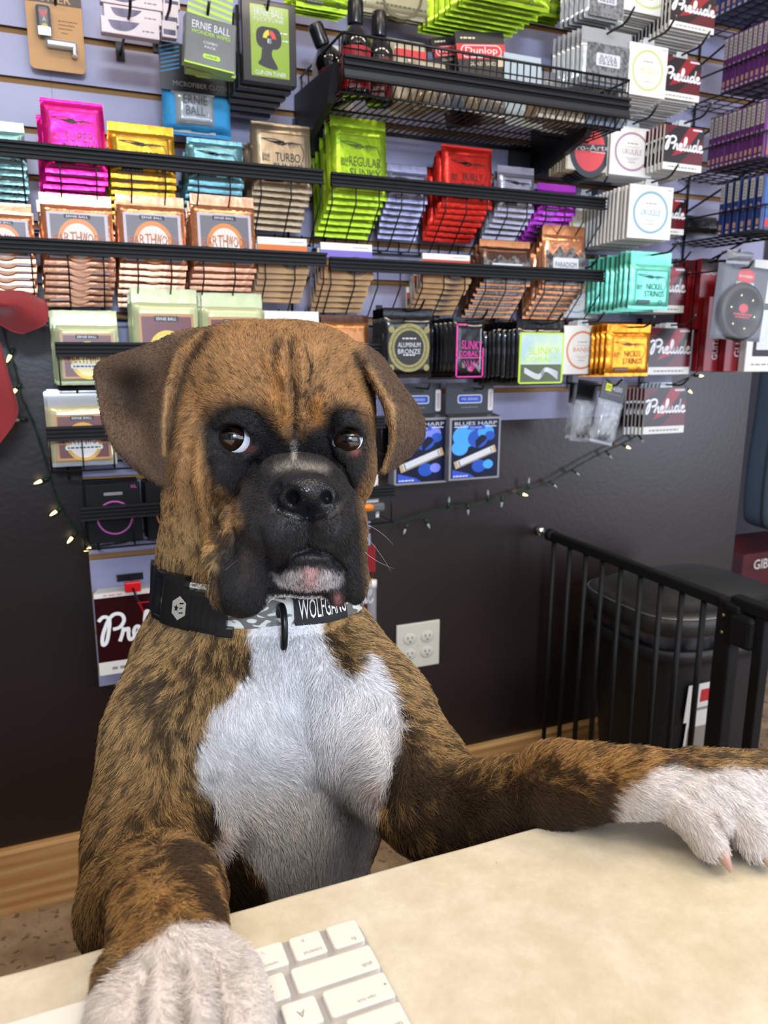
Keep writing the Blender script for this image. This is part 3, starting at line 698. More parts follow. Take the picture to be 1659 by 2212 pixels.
    wz = C2W(V)[:, 2]; pad = np.maximum(pw, pr)*np.clip((.8585-wz)/.002, 0, 1)*(x > 600)
    C = mixc(C, L('#54434a'), pad)
    # nose
    ns = np.clip(1.35-((x-660)/74)**2-((y-1072)/50)**2, 0, 1)*(V[:, 2] < .505); ns = np.clip(ns*4, 0, 1)
    C = mixc(C, L('#141519'), ns)
    lip = stroke_w(x, y, [(600, 1235), (625, 1207), (670, 1195), (715, 1205), (738, 1228)], 12)*fr*(V[:, 2] < .53)
    C = mixc(C, L('#1b1a1e'), lip*.9)
    C = mixc(C, L('#121011'), .9*np.maximum(np.exp(-(np.hypot((x-507)/44, (y-946)/37)/1.0)**6), np.exp(-(np.hypot((x-753)/35, (y-950)/34)/1.0)**6))*(V[:, 2] < .60))
    C = mixc(C, L('#7a4442'), .8*np.maximum(np.exp(-((x-537)/13)**2-((y-966)/9)**2), np.exp(-((x-768)/10)**2-((y-975)/8)**2))*(V[:, 2] < .59))
    wet = np.clip(ns+.8*lip+.5*stroke_w(x, y, [(610, 1140), (664, 1150), (720, 1140)], 24)*fr, 0, 1)
    # hair length
    ln = np.where(y > 1200, .0080, .0042)+0*x; ln = np.where(wc > .5, .0085, ln); ln = np.where(np.maximum(pw, pr) > .5, .0026, ln)
    ln = np.where(ear > .5, .0022, ln); ln = np.where(mk > .5, .0030, ln); ln = np.where((x > 900) & (y > 1500), .0058, ln); ln = np.where((x < 520) & (y > 1830) & (V[:, 2] < .47), .0052, ln)
    ln = np.where((toe > .35) | (pad > .4), .0009, ln)
    bald = (ns > .3) | (lip > .5) | (np.hypot((x-507)/42, (y-946)/35) < 1) & (V[:, 2] < .6) | (np.hypot((x-753)/33, (y-950)/32) < 1) & (V[:, 2] < .6)
    ln = np.where(bald, 0, ln)
    return np.clip(C, 0, 1), ln, wet
DC, DL, DW = coat(DV, DN)
WV = C2W(DV)
# the paws flatten where they press on the counter and the keyboard
m = (WV[:, 0] < .1235) & (WV[:, 1] < .3155) & (WV[:, 2] > .82); WV[m, 2] = np.maximum(WV[m, 2], .8632)
m = (WV[:, 1] < .357) & (WV[:, 2] > .812) & (WV[:, 2] < .8508); up_ = m & ((.8508-WV[:, 2]) < (.357-WV[:, 1])); WV[up_, 2] = .8508; m &= ~up_; WV[m, 1] = .357
m = (WV[:, 1] < .357) & (WV[:, 2] <= .812) & (WV[:, 2] > .5); WV[m, 1] = .357
DV = (WV-np.array(CAM)) @ _B.T
me = bpy.data.meshes.new('body'); me.vertices.add(len(WV)); me.vertices.foreach_set('co', WV.astype(np.float32).ravel())
me.loops.add(DF.size); me.loops.foreach_set('vertex_index', DF.astype(np.int32).ravel()); me.polygons.add(len(DF))
me.polygons.foreach_set('loop_start', np.arange(0, DF.size, 4, dtype=np.int32)); me.polygons.foreach_set('loop_total', np.full(len(DF), 4, np.int32))
me.update(calc_edges=True); me.validate(); me.polygons.foreach_set('use_smooth', np.ones(len(me.polygons), bool))
ca = me.attributes.new('coat', 'FLOAT_COLOR', 'POINT'); ca.data.foreach_set('color', np.concatenate([DC, np.ones((len(DC), 1))], 1).astype(np.float32).ravel())
wa = me.attributes.new('wet', 'FLOAT', 'POINT'); wa.data.foreach_set('value', DW.astype(np.float32))
def m_coat(nt, b):
    a = node(nt, 'ShaderNodeAttribute'); a.attribute_name = 'coat'; nt.links.new(a.outputs['Color'], b.inputs['Base Color'])
    w = node(nt, 'ShaderNodeAttribute'); w.attribute_name = 'wet'; mr = node(nt, 'ShaderNodeMapRange'); mr.inputs['To Min'].default_value = .75; mr.inputs['To Max'].default_value = .28
    nt.links.new(w.outputs['Fac'], mr.inputs[0]); nt.links.new(mr.outputs[0], b.inputs['Roughness']); b.inputs['Specular IOR Level'].default_value = .35
    mp = coords(nt); n = node(nt, 'ShaderNodeTexNoise', Scale=420., Detail=3.); nt.links.new(mp.outputs[0], n.inputs['Vector'])
    v = node(nt, 'ShaderNodeTexVoronoi', Scale=700.); nt.links.new(mp.outputs[0], v.inputs['Vector'])
    mx = node(nt, 'ShaderNodeMath', operation='ADD'); nt.links.new(n.outputs['Fac'], mx.inputs[0]); nt.links.new(v.outputs['Distance'], mx.inputs[1])
    bu = node(nt, 'ShaderNodeBump', Strength=.5, Distance=.0006); nt.links.new(mx.outputs[0], bu.inputs['Height']); nt.links.new(bu.outputs[0], b.inputs['Normal'])
M_coat = shader('dog_coat', m_coat)
me.materials.append(M_coat)
dog = empty('dog', (.16, .68, 0)); tag(dog, 'brown brindle boxer dog with black muzzle and white chest leaning over the counter', 'dog')
bpy.context.view_layer.update()
body = bpy.data.objects.new('body', me); COL.objects.link(body); body.parent = dog; body.matrix_parent_inverse = dog.matrix_world.inverted()
def dpart(o, label=None):
    o.parent = dog; o.matrix_parent_inverse = dog.matrix_world.inverted()
    if label: o['label'] = label
    return o
# ---- collar ring (the fur lies flat under it)
NECK = [o for i, o in enumerate(OPS) if i < 16 and o[0] == 'u'] 
CC = cq(558, 1252, .690); UPc = _B @ np.array([.06, .05, 1.0]); UPc /= np.linalg.norm(UPc)
e0 = np.array([0, 0, -1.]); e0 = e0-UPc*(e0 @ UPc); e0 /= np.linalg.norm(e0); e1 = np.cross(e0, UPc)
if e1[0] < 0: e1 = -e1
NA = 144
def ringr(h):
    th = np.linspace(-PI, PI, NA, endpoint=False); D = np.cos(th)[:, None]*e0+np.sin(th)[:, None]*e1; r = np.full(NA, .05)
    for _ in range(30):
        d = SDF(CC+UPc*h+D*r[:, None], NECK); r = r-np.clip(d, -.01, .01)*.8
    for _ in range(10): r = (np.roll(r, 1)+2*r+np.roll(r, -1))/4
    return r
HL = .0150; rT = ringr(HL)+.0012; rB = ringr(-HL)+.0012; rr_ = np.maximum(.5*(rT+rB), .5*(rT+rB)); rT = np.clip(rT, rr_-.004, rr_+.004); rB = np.clip(rB, rr_-.004, rr_+.004)
# ---- hair
FLOW = [(590, 730, 0, -1), (450, 800, -.6, -.7), (740, 800, .6, -.6), (635, 850, .0, -1), (540, 860, -.5, -.8), (720, 870, .4, -.8), (400, 950, -.5, .6), (430, 1100, -.2, 1), (800, 1000, .3, 1), (480, 1000, -.6, .6),
 (640, 1010, 0, -1), (560, 1100, -.7, .7), (740, 1120, .7, .7), (600, 1160, -.6, .8), (710, 1160, .5, .8), (530, 1260, -.2, 1), (765, 1250, .2, 1), (668, 1250, 0, 1), (300, 850, -.5, .8), (320, 980, .3, 1), (870, 880, .3, 1), (850, 980, -.3, 1),
 (380, 1150, -.1, 1), (380, 1350, -.3, 1), (480, 1400, .4, .9), (620, 1400, .0, 1), (740, 1400, .2, 1), (820, 1450, .6, .8), (560, 1550, .3, .9), (500, 1620, .6, .5), (640, 1560, .2, 1), (620, 1640, .9, .25), (700, 1600, .1, 1), (780, 1560, -.4, .8), (690, 1700, -.2, 1), (800, 1650, -.8, .4),
 (560, 1730, .7, .5), (640, 1760, .3, .9), (650, 1880, .2, 1), (720, 1850, -.2, 1), (760, 1800, -.4, .9), (330, 1500, -.2, 1), (380, 1650, .1, 1), (280, 1700, -.3, 1), (300, 1900, -.1, 1), (420, 1780, .3, 1), (400, 1900, .4, .9), (350, 2000, .1, 1), (400, 2150, 0, 1), (280, 2100, -.3, 1), (500, 2150, .3, 1),
 (900, 1600, .4, .9), (900, 1750, .8, .5), (1050, 1700, 1, .1), (1250, 1680, 1, .05), (1400, 1680, 1, .2), (1500, 1760, .7, .7), (1600, 1760, .6, .8)]
FA = np.array(FLOW, float)
def make_fur(n_front, n_back):
    v0 = DV[DF[:, 0]]; v2 = DV[DF[:, 2]]; cen = (v0+v2)/2; nf = np.cross(v2-v0, DV[DF[:, 3]]-DV[DF[:, 1]]); ar = np.linalg.norm(nf, axis=1)/2; nf = nf/np.maximum(ar*2, 1e-12)[:, None]
    x, y = proj(cen); rs = np.random.RandomState(5)
    vis = (nf[:, 2] < .25) & (y < 2260) & (cen[:, 2] < .78)
    out = []
    for m, n in ((vis, n_front), (~vis, n_back)):
        w = ar*m
        if n_front == n: w = w/np.maximum(cen[:, 2], .2)**1.2
        p = np.cumsum(w); out.append(np.searchsorted(p, rs.rand(n)*p[-1]))
    fi = np.concatenate(out); fi = np.minimum(fi, len(DF)-1)
    u = rs.rand(len(fi), 1); v = rs.rand(len(fi), 1); q = DV[DF[fi]]; n4 = DN[DF[fi]]
    root = (q[:, 0]*(1-u)+q[:, 1]*u)*(1-v)+(q[:, 3]*(1-u)+q[:, 2]*u)*v
    nr = (n4[:, 0]*(1-u)+n4[:, 1]*u)*(1-v)+(n4[:, 3]*(1-u)+n4[:, 2]*u)*v; nr /= np.maximum(np.linalg.norm(nr, axis=1, keepdims=True), 1e-9)
    C, ln, wet = coat(root, nr)
    hh = (root-CC) @ UPc; rd = np.linalg.norm((root-CC)-hh[:, None]*UPc, axis=1); ln = np.where((np.abs(hh) < .017) & (rd < .125) & (root[:, 2] > .57), np.minimum(ln, .002), ln)
    k = ln > 0; root, nr, C, ln = root[k], nr[k], C[k], ln[k]; N = len(root)
    x, y = proj(root)
    d2 = (x[:, None]-FA[None, :, 0])**2+(y[:, None]-FA[None, :, 1])**2; w = 1/(d2+900)**1.6; w /= w.sum(1, keepdims=True)
    fx = w @ FA[:, 2]; fy = w @ FA[:, 3]
    wob = (fbm(root*55, 3)-.5)*1.3; ca, sa = np.cos(wob), np.sin(wob); fx, fy = fx*ca-fy*sa, fx*sa+fy*ca
    D = np.stack([fx, -fy, 0.25*np.ones(N)], 1)+rs.normal(0, .16, (N, 3))
    D -= nr*(D*nr).sum(1, keepdims=True); D /= np.maximum(np.linalg.norm(D, axis=1, keepdims=True), 1e-9)
    ln = ln*(.6+.7*rs.rand(N)); lift = (.30+.22*rs.rand(N)[:, None])*np.where(root[:, 2:] < .47, .55, 1)
    p0 = root-nr*.0003; p1 = root+D*(ln*.45)[:, None]+nr*lift*(ln*.45)[:, None]; p2 = root+D*(ln)[:, None]+nr*lift*(ln*.55)[:, None]
    jit = rs.normal(0, .00035, (N, 3)); p2 = p2+jit
    pts = np.stack([p0, p1, p2], 1).reshape(-1, 3); pts = C2W(pts)
    cu = bpy.data.hair_curves.new('fur'); cu.add_curves([3]*N)
    cu.attributes['position'].data.foreach_set('vector', pts.astype(np.float32).ravel())
    r = cu.attributes.get('radius') or cu.attributes.new('radius', 'FLOAT', 'POINT')
    rr = np.stack([.00019*np.ones(N), .00015*np.ones(N), .00005*np.ones(N)], 1)*((.8+.5*rs.rand(N))*np.clip(root[:, 2]/.60, .5, 1.1))[:, None]
    r.data.foreach_set('value', rr.astype(np.float32).ravel())
    brn = np.clip((C[:, 0]-C[:, 2]-.03)/.05, 0, 1)*(C[:, 2] < .45)*np.clip((y-1150)/150, .35, 1); dk = (rs.rand(N) < .26*brn); C = np.where(dk[:, None], C*.28, C*(1+.22*brn[:, None]))
    C = C*(.72+.6*rs.rand(N)**1.2)[:, None]
    C3 = np.repeat(np.concatenate([np.clip(C, 0, 1), np.ones((N, 1))], 1), 3, 0); C3[2::3, :3] *= 1.12; C3 = np.clip(C3, 0, 1)
    a = cu.attributes.new('coat', 'FLOAT_COLOR', 'POINT'); a.data.foreach_set('color', C3.astype(np.float32).ravel())
    def m_fur(nt, b):
        a = node(nt, 'ShaderNodeAttribute'); a.attribute_name = 'coat'; nt.links.new(a.outputs['Color'], b.inputs['Base Color']); b.inputs['Roughness'].default_value = .5; b.inputs['Specular IOR Level'].default_value = .3
    cu.materials.append(shader('dog_fur', m_fur))
    o = bpy.data.objects.new('fur', cu); COL.objects.link(o); dpart(o); o['kind'] = 'stuff'
make_fur(300000, 30000)
# ---- eyes
def eyeball(c, r, gaze, name='eye', iris=.66):
    b = MB(); g = np.array(gaze, float); g /= np.linalg.norm(g); c = np.array(c)
    up = np.array([0, 1, 0.]); u = np.cross(up, g); u /= np.linalg.norm(u); w = np.cross(g, u)
    an = [0, .06, .12, .20, .27, .34, .40, .50, .66, iris-.03, iris, iris+.05, iris+.12, 1.15, 1.3, 1.5, 1.9, 2.4, PI-.02]
    mp_ = mat('pupil_black', '#050505', rough=.05, coat=1); mi_ = mat('brown_iris', '#20130b', rough=.15, coat=1, bump=.0); ml_ = mat('iris_rim', '#140d0a', rough=.1, coat=1); ms_ = mat('eye_white', '#dfe2e8', rough=.12, coat=1)
    n = 40; vs = []
    for a in an:
        rr = r*(1+.035*math.exp(-(a/.5)**2))
        for k in range(n):
            t = 2*PI*k/n; q = c+rr*(math.cos(a)*g+math.sin(a)*(math.cos(t)*u+math.sin(t)*w)); vs.append(tuple(C2W(q)))
    for i in range(len(an)-1):
        m = mp_ if an[i] < .33 else (mi_ if an[i] < iris-.04 else (ml_ if an[i] < iris+.04 else ms_))
        b.add([], [], m)
        k0 = b.mi(m)
        for k in range(n): b.f.append((i*n+k, (i+1)*n+k, (i+1)*n+(k+1) % n, i*n+(k+1) % n)); b.m.append(k0); b.sm.append(True)
    b.f.append(tuple(range(n))); b.m.append(b.mi(mp_)); b.sm.append(True)
    b.v = vs
    return dpart(b.build(name))
eyeball(cq(507, 946, ES1+.0150), .0152, (-.22, .06, -1), iris=.86)
eyeball(cq(754, 951, ES2+.0140), .0140, (-.10, .10, -1), iris=.86)
# ---- claws
mcl = mat('pinkish_claw', '#c39a90', rough=.3, coat=.4)
for p, q in (((1540, 1815, .4335), (1580, 1884, .4235)), ((1636, 1820, .4385), (1670, 1880, .427)), ((1730, 1805, .446), (1758, 1845, .441)), ((1780, 1762, .462), (1805, 1795, .458)),
             ((262, 2300, .298), (262, 2365, .290)), ((350, 2345, .292), (352, 2405, .285)), ((440, 2345, .292), (441, 2405, .285)), ((522, 2295, .300), (526, 2360, .292))):
    a = cq(*p); c_ = cq(*q); m_ = (a+c_)/2+np.array([0, .002, 0])
    b = MB(); b.tube([C2W(a), C2W((a+m_)/2+np.array([0, .0008, 0])), C2W(m_), C2W(c_)], [.0040, .0044, .0040, .0012], mcl, n=10); dpart(b.build('claw'))
# ---- whiskers
wc_ = bpy.data.curves.new('whisker', 'CURVE'); wc_.dimensions = '3D'; wc_.bevel_depth = .00012; wc_.materials.append(mat('whisker_white', '#b9b4ab', rough=.4))
for pts in ([(780, 1150, .53), (815, 1180, .53), (845, 1235, .525)], [(785, 1190, .53), (812, 1215, .53), (850, 1228, .53)], [(782, 1130, .535), (822, 1142, .53), (850, 1178, .53)], [(478, 1240, .51), (500, 1218, .49), (515, 1210, .48)], [(470, 1190, .52), (455, 1235, .51), (448, 1290, .50)]):
    sp = wc_.splines.new('POLY'); sp.points.add(len(pts)*4-4)
    A = [Vector(C2W(cq(*p))) for p in pts]
    for i in range(len(sp.points)):
        t = i/(len(sp.points)-1); q = A[0]*(1-t)**2+A[1]*2*t*(1-t)+A[2]*t*t; sp.points[i].co = (*q, 1); sp.points[i].radius = 1-.8*t
wo = bpy.data.objects.new('whiskers', wc_); COL.objects.link(wo); dpart(wo); wo['kind'] = 'stuff'
# ---- collar
def cp(th, h, off=0.):
    """point on the collar: angle (degrees, 0 = front, + = picture right), height -1..1, outward offset"""
    a = (math.radians(th)+PI)/(2*PI)*NA; i = int(a) % NA; f = a-int(a); j = (i+1) % NA
    t = (h+1)/2; r = (rB[i]*(1-t)+rT[i]*t)*(1-f)+(rB[j]*(1-t)+rT[j]*t)*f+off
    d = math.cos(math.radians(th))*e0+math.sin(math.radians(th))*e1
    return tuple(C2W(CC+UPc*h*HL+d*r))
collar = empty('collar', cp(0, 0)); bpy.context.view_layer.update(); dpart(collar)
bpy.context.view_layer.update()
def cpart(b, name, label=None):
    o = b.build(name); o.parent = collar; o.matrix_parent_inverse = collar.matrix_world.inverted()
    if label: o['label'] = label
    return o
def band(b, t0, t1, h0, h1, o0, o1, m, n=None, round_=.12):
    n = n or max(2, int(abs(t1-t0)/3)); hs = [h0, h0+(h1-h0)*round_, h1-(h1-h0)*round_, h1]; of = [o1-.0006, o1, o1, o1-.0006]
    vs = []; fs = []
    for i in range(n+1):
        t = t0+(t1-t0)*i/n
        for h, o in zip(hs, of): vs.append(cp(t, h, o))
        vs.append(cp(t, h1, o0)); vs.append(cp(t, h0, o0))
    for i in range(n):
        for k in range(6): j = (k+1) % 6; fs.append((i*6+k, i*6+j, (i+1)*6+j, (i+1)*6+k))
    fs.append(tuple(range(6))[::-1]); fs.append(tuple(n*6+k for k in range(6)))
    b.add(vs, fs, m)
def m_camo(nt, b):
    mp = coords(nt, (1, 1, 2.2)); n = node(nt, 'ShaderNodeTexNoise', Scale=75., Detail=1.5, Distortion=.8); nt.links.new(mp.outputs[0], n.inputs['Vector'])
    r = ramp(nt, [(.0, '#5d5d5a'), (.50, '#7d7f79'), (.53, '#c9cbc5'), (1, '#b9bbb4')]); r.color_ramp.interpolation = 'CONSTANT'; nt.links.new(n.outputs['Fac'], r.inputs[0]); nt.links.new(r.outputs[0], b.inputs['Base Color']); b.inputs['Roughness'].default_value = .6
M_camo = shader('collar_camouflage', m_camo)
blk = mat('black_plastic', '#141517', rough=.35, bump=.05, bscale=200)
b = MB(); band(b, -180, 180, -1, 1, 0, .0016, M_camo, 120, .04); cpart(b, 'strap', 'grey and white camouflage strap')
b = MB(); mir = mat('collar_edge', '#9fb8a8', rough=.6)
# black slider loops at the left
for t0, t1 in ((-77, -74), (-66, -60)): band(b, t0, t1, -1.25, 1.28, -.001, .0045, blk)
cpart(b, 'slider')
b = MB(); # buckle: frame around an opening, solid body
band(b, -51, -48.5, -1.3, 1.3, -.001, .0075, blk); band(b, -48.5, -41, 1.02, 1.3, -.001, .0075, blk); band(b, -48.5, -41, -1.3, -1.02, -.001, .0075, blk)
band(b, -41, -27, -1.34, 1.34, -.001, .0085, blk); band(b, -27, -22, -1.34, .75, -.001, .0085, blk); band(b, -22, -8, -1.3, .72, -.001, .0078, blk)
band(b, -8, -1, -1.38, -.9, -.001, .0068, blk); band(b, -8, -4, -1.2, 1.15, -.001, .0072, blk)
cpart(b, 'buckle')
b = MB(); hexm = mat('hexagon_badge', '#b9b8b0', rough=.35, metal=.3); n = 6; ctr = cp(-28.5, -.28, .0088)
def onb(dt, dh, o=.0090): return cp(-28.5+dt, -.28+dh, o)
b.add([onb(4.9*math.cos(PI/6+PI/3*k)*.95, .62*math.sin(PI/6+PI/3*k)) for k in range(6)]+[onb(4.9*math.cos(PI/6+PI/3*k)*.95, .62*math.sin(PI/6+PI/3*k), .0080) for k in range(6)], [tuple(range(6)), tuple(range(6))[::-1]]+[(k, k+6, (k+1) % 6+6, (k+1) % 6) for k in range(6)], hexm)
st = []
for k in range(10):
    a = PI/2+PI/5*k; r = 1 if k % 2 == 0 else .45; st.append(onb(-1.2+1.5*r*math.cos(a), .0+.21*r*math.sin(a), .0094))
b.add(st, [tuple(range(10))], blk)
for z0, z1, h0, h1 in ((.6, 3.0, .22, .30), (.9, 2.6, -.02, .04), (.6, 3.0, -.26, -.20)): b.add([onb(z0, h0, .0094), onb(z1, h0+.06, .0094), onb(z1, h1+.06, .0094), onb(z0, h1, .0094)], [(0, 1, 2, 3)], blk)
cpart(b, 'badge', 'pale hexagonal badge with a black emblem')
b = MB(); cl = mat('patch_cloth', '#17181b', rough=.8); ltr = mat('white_lettering', '#e6e6e6', rough=.7)
band(b, 25, 54, -.97, .97, .001, .0028, cl)
v, f, asp = text_geo('WOLFGANG')
b.add([cp(27+(a+.5)*26, -.02+bb*1.0, .0032) for a, bb in v], f, ltr); cpart(b, 'name_patch', 'black cloth patch lettered in white')
b = MB(); pts = []
c0 = np.array(W2C(cp(19, -.55, .0065)))
for k in range(28):
    a = 2*PI*k/28; q = c0+UPc*(.019*math.sin(a)*1.05-.006)+e0*(.0105*math.cos(a)+.002)+e1*(.004*math.cos(a)); pts.append(C2W(q))
b.tube(pts, .0026, mat('black_metal', '#1a1b1d', rough=.3, metal=.4), n=10, closed=True); cpart(b, 'ring', 'black metal lead ring')
# ================================================================ WALL FIXTURES
wire = mat('black_wire', '#141416', rough=.4, metal=.2); rail_m = mat('black_price_rail', '#0f0f10', rough=.65, spec=.22); rail_l = mat('rail_ridge', '#19191b', rough=.6, spec=.25)
SW = WY-.018                                   # face of the slatwall
def rail_mb(b, x0, x1, y, z, hgt=.0235, n=1):
    b.box(((x0+x1)/2, y+.003, z), (x1-x0, .005, hgt), rail_m)
    for dz, w, pr in ((hgt/2-.0015, .004, .006), (-hgt/2+.0015, .004, .006), (.003, .0025, .003), (-.004, .0025, .003)):
        b.box(((x0+x1)/2, y-.001-pr/4, z+dz), (x1-x0, pr, w), rail_l)
def pocket_rack(x0, x1, zr, label, depth=None, drop=.075, back=.0, step=.0485, yf=1.42, zb0=None):
    """inclined wire rack: rail in front, inclined wire base behind it"""
    t = empty('wire_rack', ((x0+x1)/2, SW, zr-.06)); tag(t, label, 'rack', 'wire racks on the display wall')
    ox, oy, oz = t.location
    b = MB(); b.T = Matrix.Translation((-ox, -oy, -oz)); rail_mb(b, x0, x1, yf-.004, zr); b.build('rail', t)
    b = MB(); b.T = Matrix.Translation((-ox, -oy, -oz))
    r = .0014; n = max(2, int(round((x1-x0)/step))); xs = [x0+.004+(x1-x0-.008)*i/n for i in range(n+1)]
    low = zr < 1.2
    for x in xs: b.tube([(x, yf+.003, zr+.010), (x, yf+.003, zr-.064), (x, SW-.006, zr-.066), (x, SW-.006, zr-.03)] if low else [(x, yf+.003, zr+.010), (x, yf+.003, zr-.038), (x, yf+.072, zr-.108), (x, SW-.006, zr-.108), (x, SW-.006, zr-.085)], r, wire, n=6)
    for z, y in (((zr-.066, yf+.001), (zr-.068, SW-.010)) if low else ((zr-.110, yf+.074), (zr-.110, SW-.010))): b.tube([(x0, y, z), (x1, y, z)], .0018, wire, n=6)
    b.build('wire_basket', t)
    for x in (x0+.03, x1-.03):
        b = MB(); b.T = Matrix.Translation((-ox, -oy, -oz))
        b.tube([(x, yf+.075, zr-.112), (x, SW-.02, zr-.124), (x, SW-.003, zr-.126)] if not low else [(x, yf+.02, zr-.070), (x, SW-.02, zr-.095), (x, SW-.003, zr-.098)], .0022, wire, n=6); b.tube([(x, yf+.003, zr+.008), (x, SW-.02, zr+.010), (x, SW-.002, zr+.012), (x, SW-.002, zr-(.100 if low else .128))], .0022, wire, n=6)
        b.build('bracket', t)
    return t
YF = 1.42
def zr_at(px, py): return P(px, py, YF).z
def xr_at(px, py): return P(px, py, YF).x
pocket_rack(-.135, xr_at(697, 385), 1.436, 'long black wire rack at left holding pink and gold string packs, upper of two', step=.054)
pocket_rack(xr_at(714, 385), xr_at(1306, 440), 1.434, 'black wire rack at right holding lime green and red string packs')
pocket_rack(-.135, xr_at(704, 558), 1.293, 'long black wire rack at left holding copper coloured string packs, lower of two', step=.054)
pocket_rack(xr_at(711, 568), xr_at(1302, 596), 1.287, 'black wire rack at right holding guitar picture packs below the lime green packs')
pocket_rack(.004, .614, 1.130, "black wire rack just above the dog's head holding pale green packs", step=.085)
pocket_rack(-.021, .60, .990, "black wire rack beside the dog's ear holding cream packs with clear bags", step=.054)
pocket_rack(.022, .622, .848, "black wire rack beside the dog's neck holding black packs", step=.085)
# ---- deep wire shelf with black front, upper middle
def wire_shelf():
    A = P(742, 150, 1.30); Bq = P(1358, 232, 1.30); x0, x1 = A.x, Bq.x; z = .5*(A.z+Bq.z)
    t = empty('wire_shelf', ((x0+x1)/2, SW, z-.03)); tag(t, 'black wire shelf with a raised wire edge holding bottles and slide packs', 'shelf')
    o = t.location; T = Matrix.Translation((-o.x, -o.y, -o.z)); yf = 1.30; yb = SW-.006
    b = MB(); b.T = T
    b.box(((x0+x1)/2, yf, z), (x1-x0, .004, .034), rail_m)
    for dz in (.016, .005, -.015): b.box(((x0+x1)/2, yf-.004, z+dz), (x1-x0, .006, .004), rail_l)
    b.box(((x0+x1)/2, yf-.003, z-.009), (x1-x0, .003, .010), mat('rail_deep_black', '#0f1113', rough=.4))
    b.build('front_panel', t)
    b = MB(); b.T = T; zt = z+.052; zf = z-.030
    n = 42
    for i in range(n+1):
        x = x0+(x1-x0)*i/n
        b.tube([(x, yf+.004, zt), (x, yf+.004, z-.012), (x, yf+.02, zf), (x, yb, zf)], .0014, wire, n=5)
    for y, zz, r in ((yf+.003, zt, .0024), (yf+.02, zf-.002, .002), ((yf+yb)/2, zf-.002, .002), (yb-.02, zf-.002, .002), (yb-.005, zf-.002, .002), (yf+.003, z+.03, .0014)): b.tube([(x0, y, zz), (x1, y, zz)], r, wire, n=6)
    for x in (x0, x1):
        b.tube([(x, yf+.003, zt), (x, yb, zt)], .0022, wire, n=6); b.tube([(x, yf+.003, z+.02), (x, yb, z+.02)], .0014, wire, n=6)
        for k in range(6): yy = yf+.02+(yb-yf-.03)*k/5; b.tube([(x, yy, zt), (x, yy, zf)], .0014, wire, n=5)
    b.build('wire_tray', t)
    for x in (x0-.012, x1-.062):
        b = MB(); b.T = T
        pts = [(yb, zf-.054), (yb-.04, zf-.052), (yf+.05, zf-.012), (yf+.015, z+.01), (yf+.05, z+.012), (yb, z+.02)]
        k = len(pts); b.add([(x, y, zz) for y, zz in pts]+[(x+.014, y, zz) for y, zz in pts], [tuple(range(k)), tuple(range(k, 2*k))[::-1]]+[(i, (i+1) % k, k+(i+1) % k, k+i) for i in range(k)], mat('bracket_black', '#111215', rough=.5)); b.box((x+(.026 if x < x0 else -.022), yb-.001, zf-.022), (.060, .003, .062), MC['bracket_black']); b.build('end_bracket', t)
    return t, x0, x1, z, zf
SH, SHX0, SHX1, SHZ, SHZF = wire_shelf()
# ---- peg hooks
def hook(px, py, L=.20, label='black wire peg hook on the slatwall among the hanging packs', tipz=.018, Yt=None, r=.0024):
    """hook whose upturned tip is seen at (px, py)"""
    yt = SW-L; q = P(px, py, yt); t = empty('peg_hook', (q.x, SW, q.z-tipz)); tag(t, label, 'hook', 'wire peg hooks')
    b = MB(); b.tube([(0, 0, 0), (0, -L+.03, 0), (0, -L+.018, .004), (0, -L, tipz)], r, wire, n=6)
    b.tube([(0, -L+.001, tipz-.001), (0, -L-.0008, tipz+.0008)], [r, r*.5], mat('wire_tip', '#8d8d90', rough=.3, metal=.6), n=6); b.build('arm', t)
    b = MB(); b.box((0, -.002, .004), (.014, .003, .030), wire); b.build('plate', t)
    return t, q.x, q.z-tipz
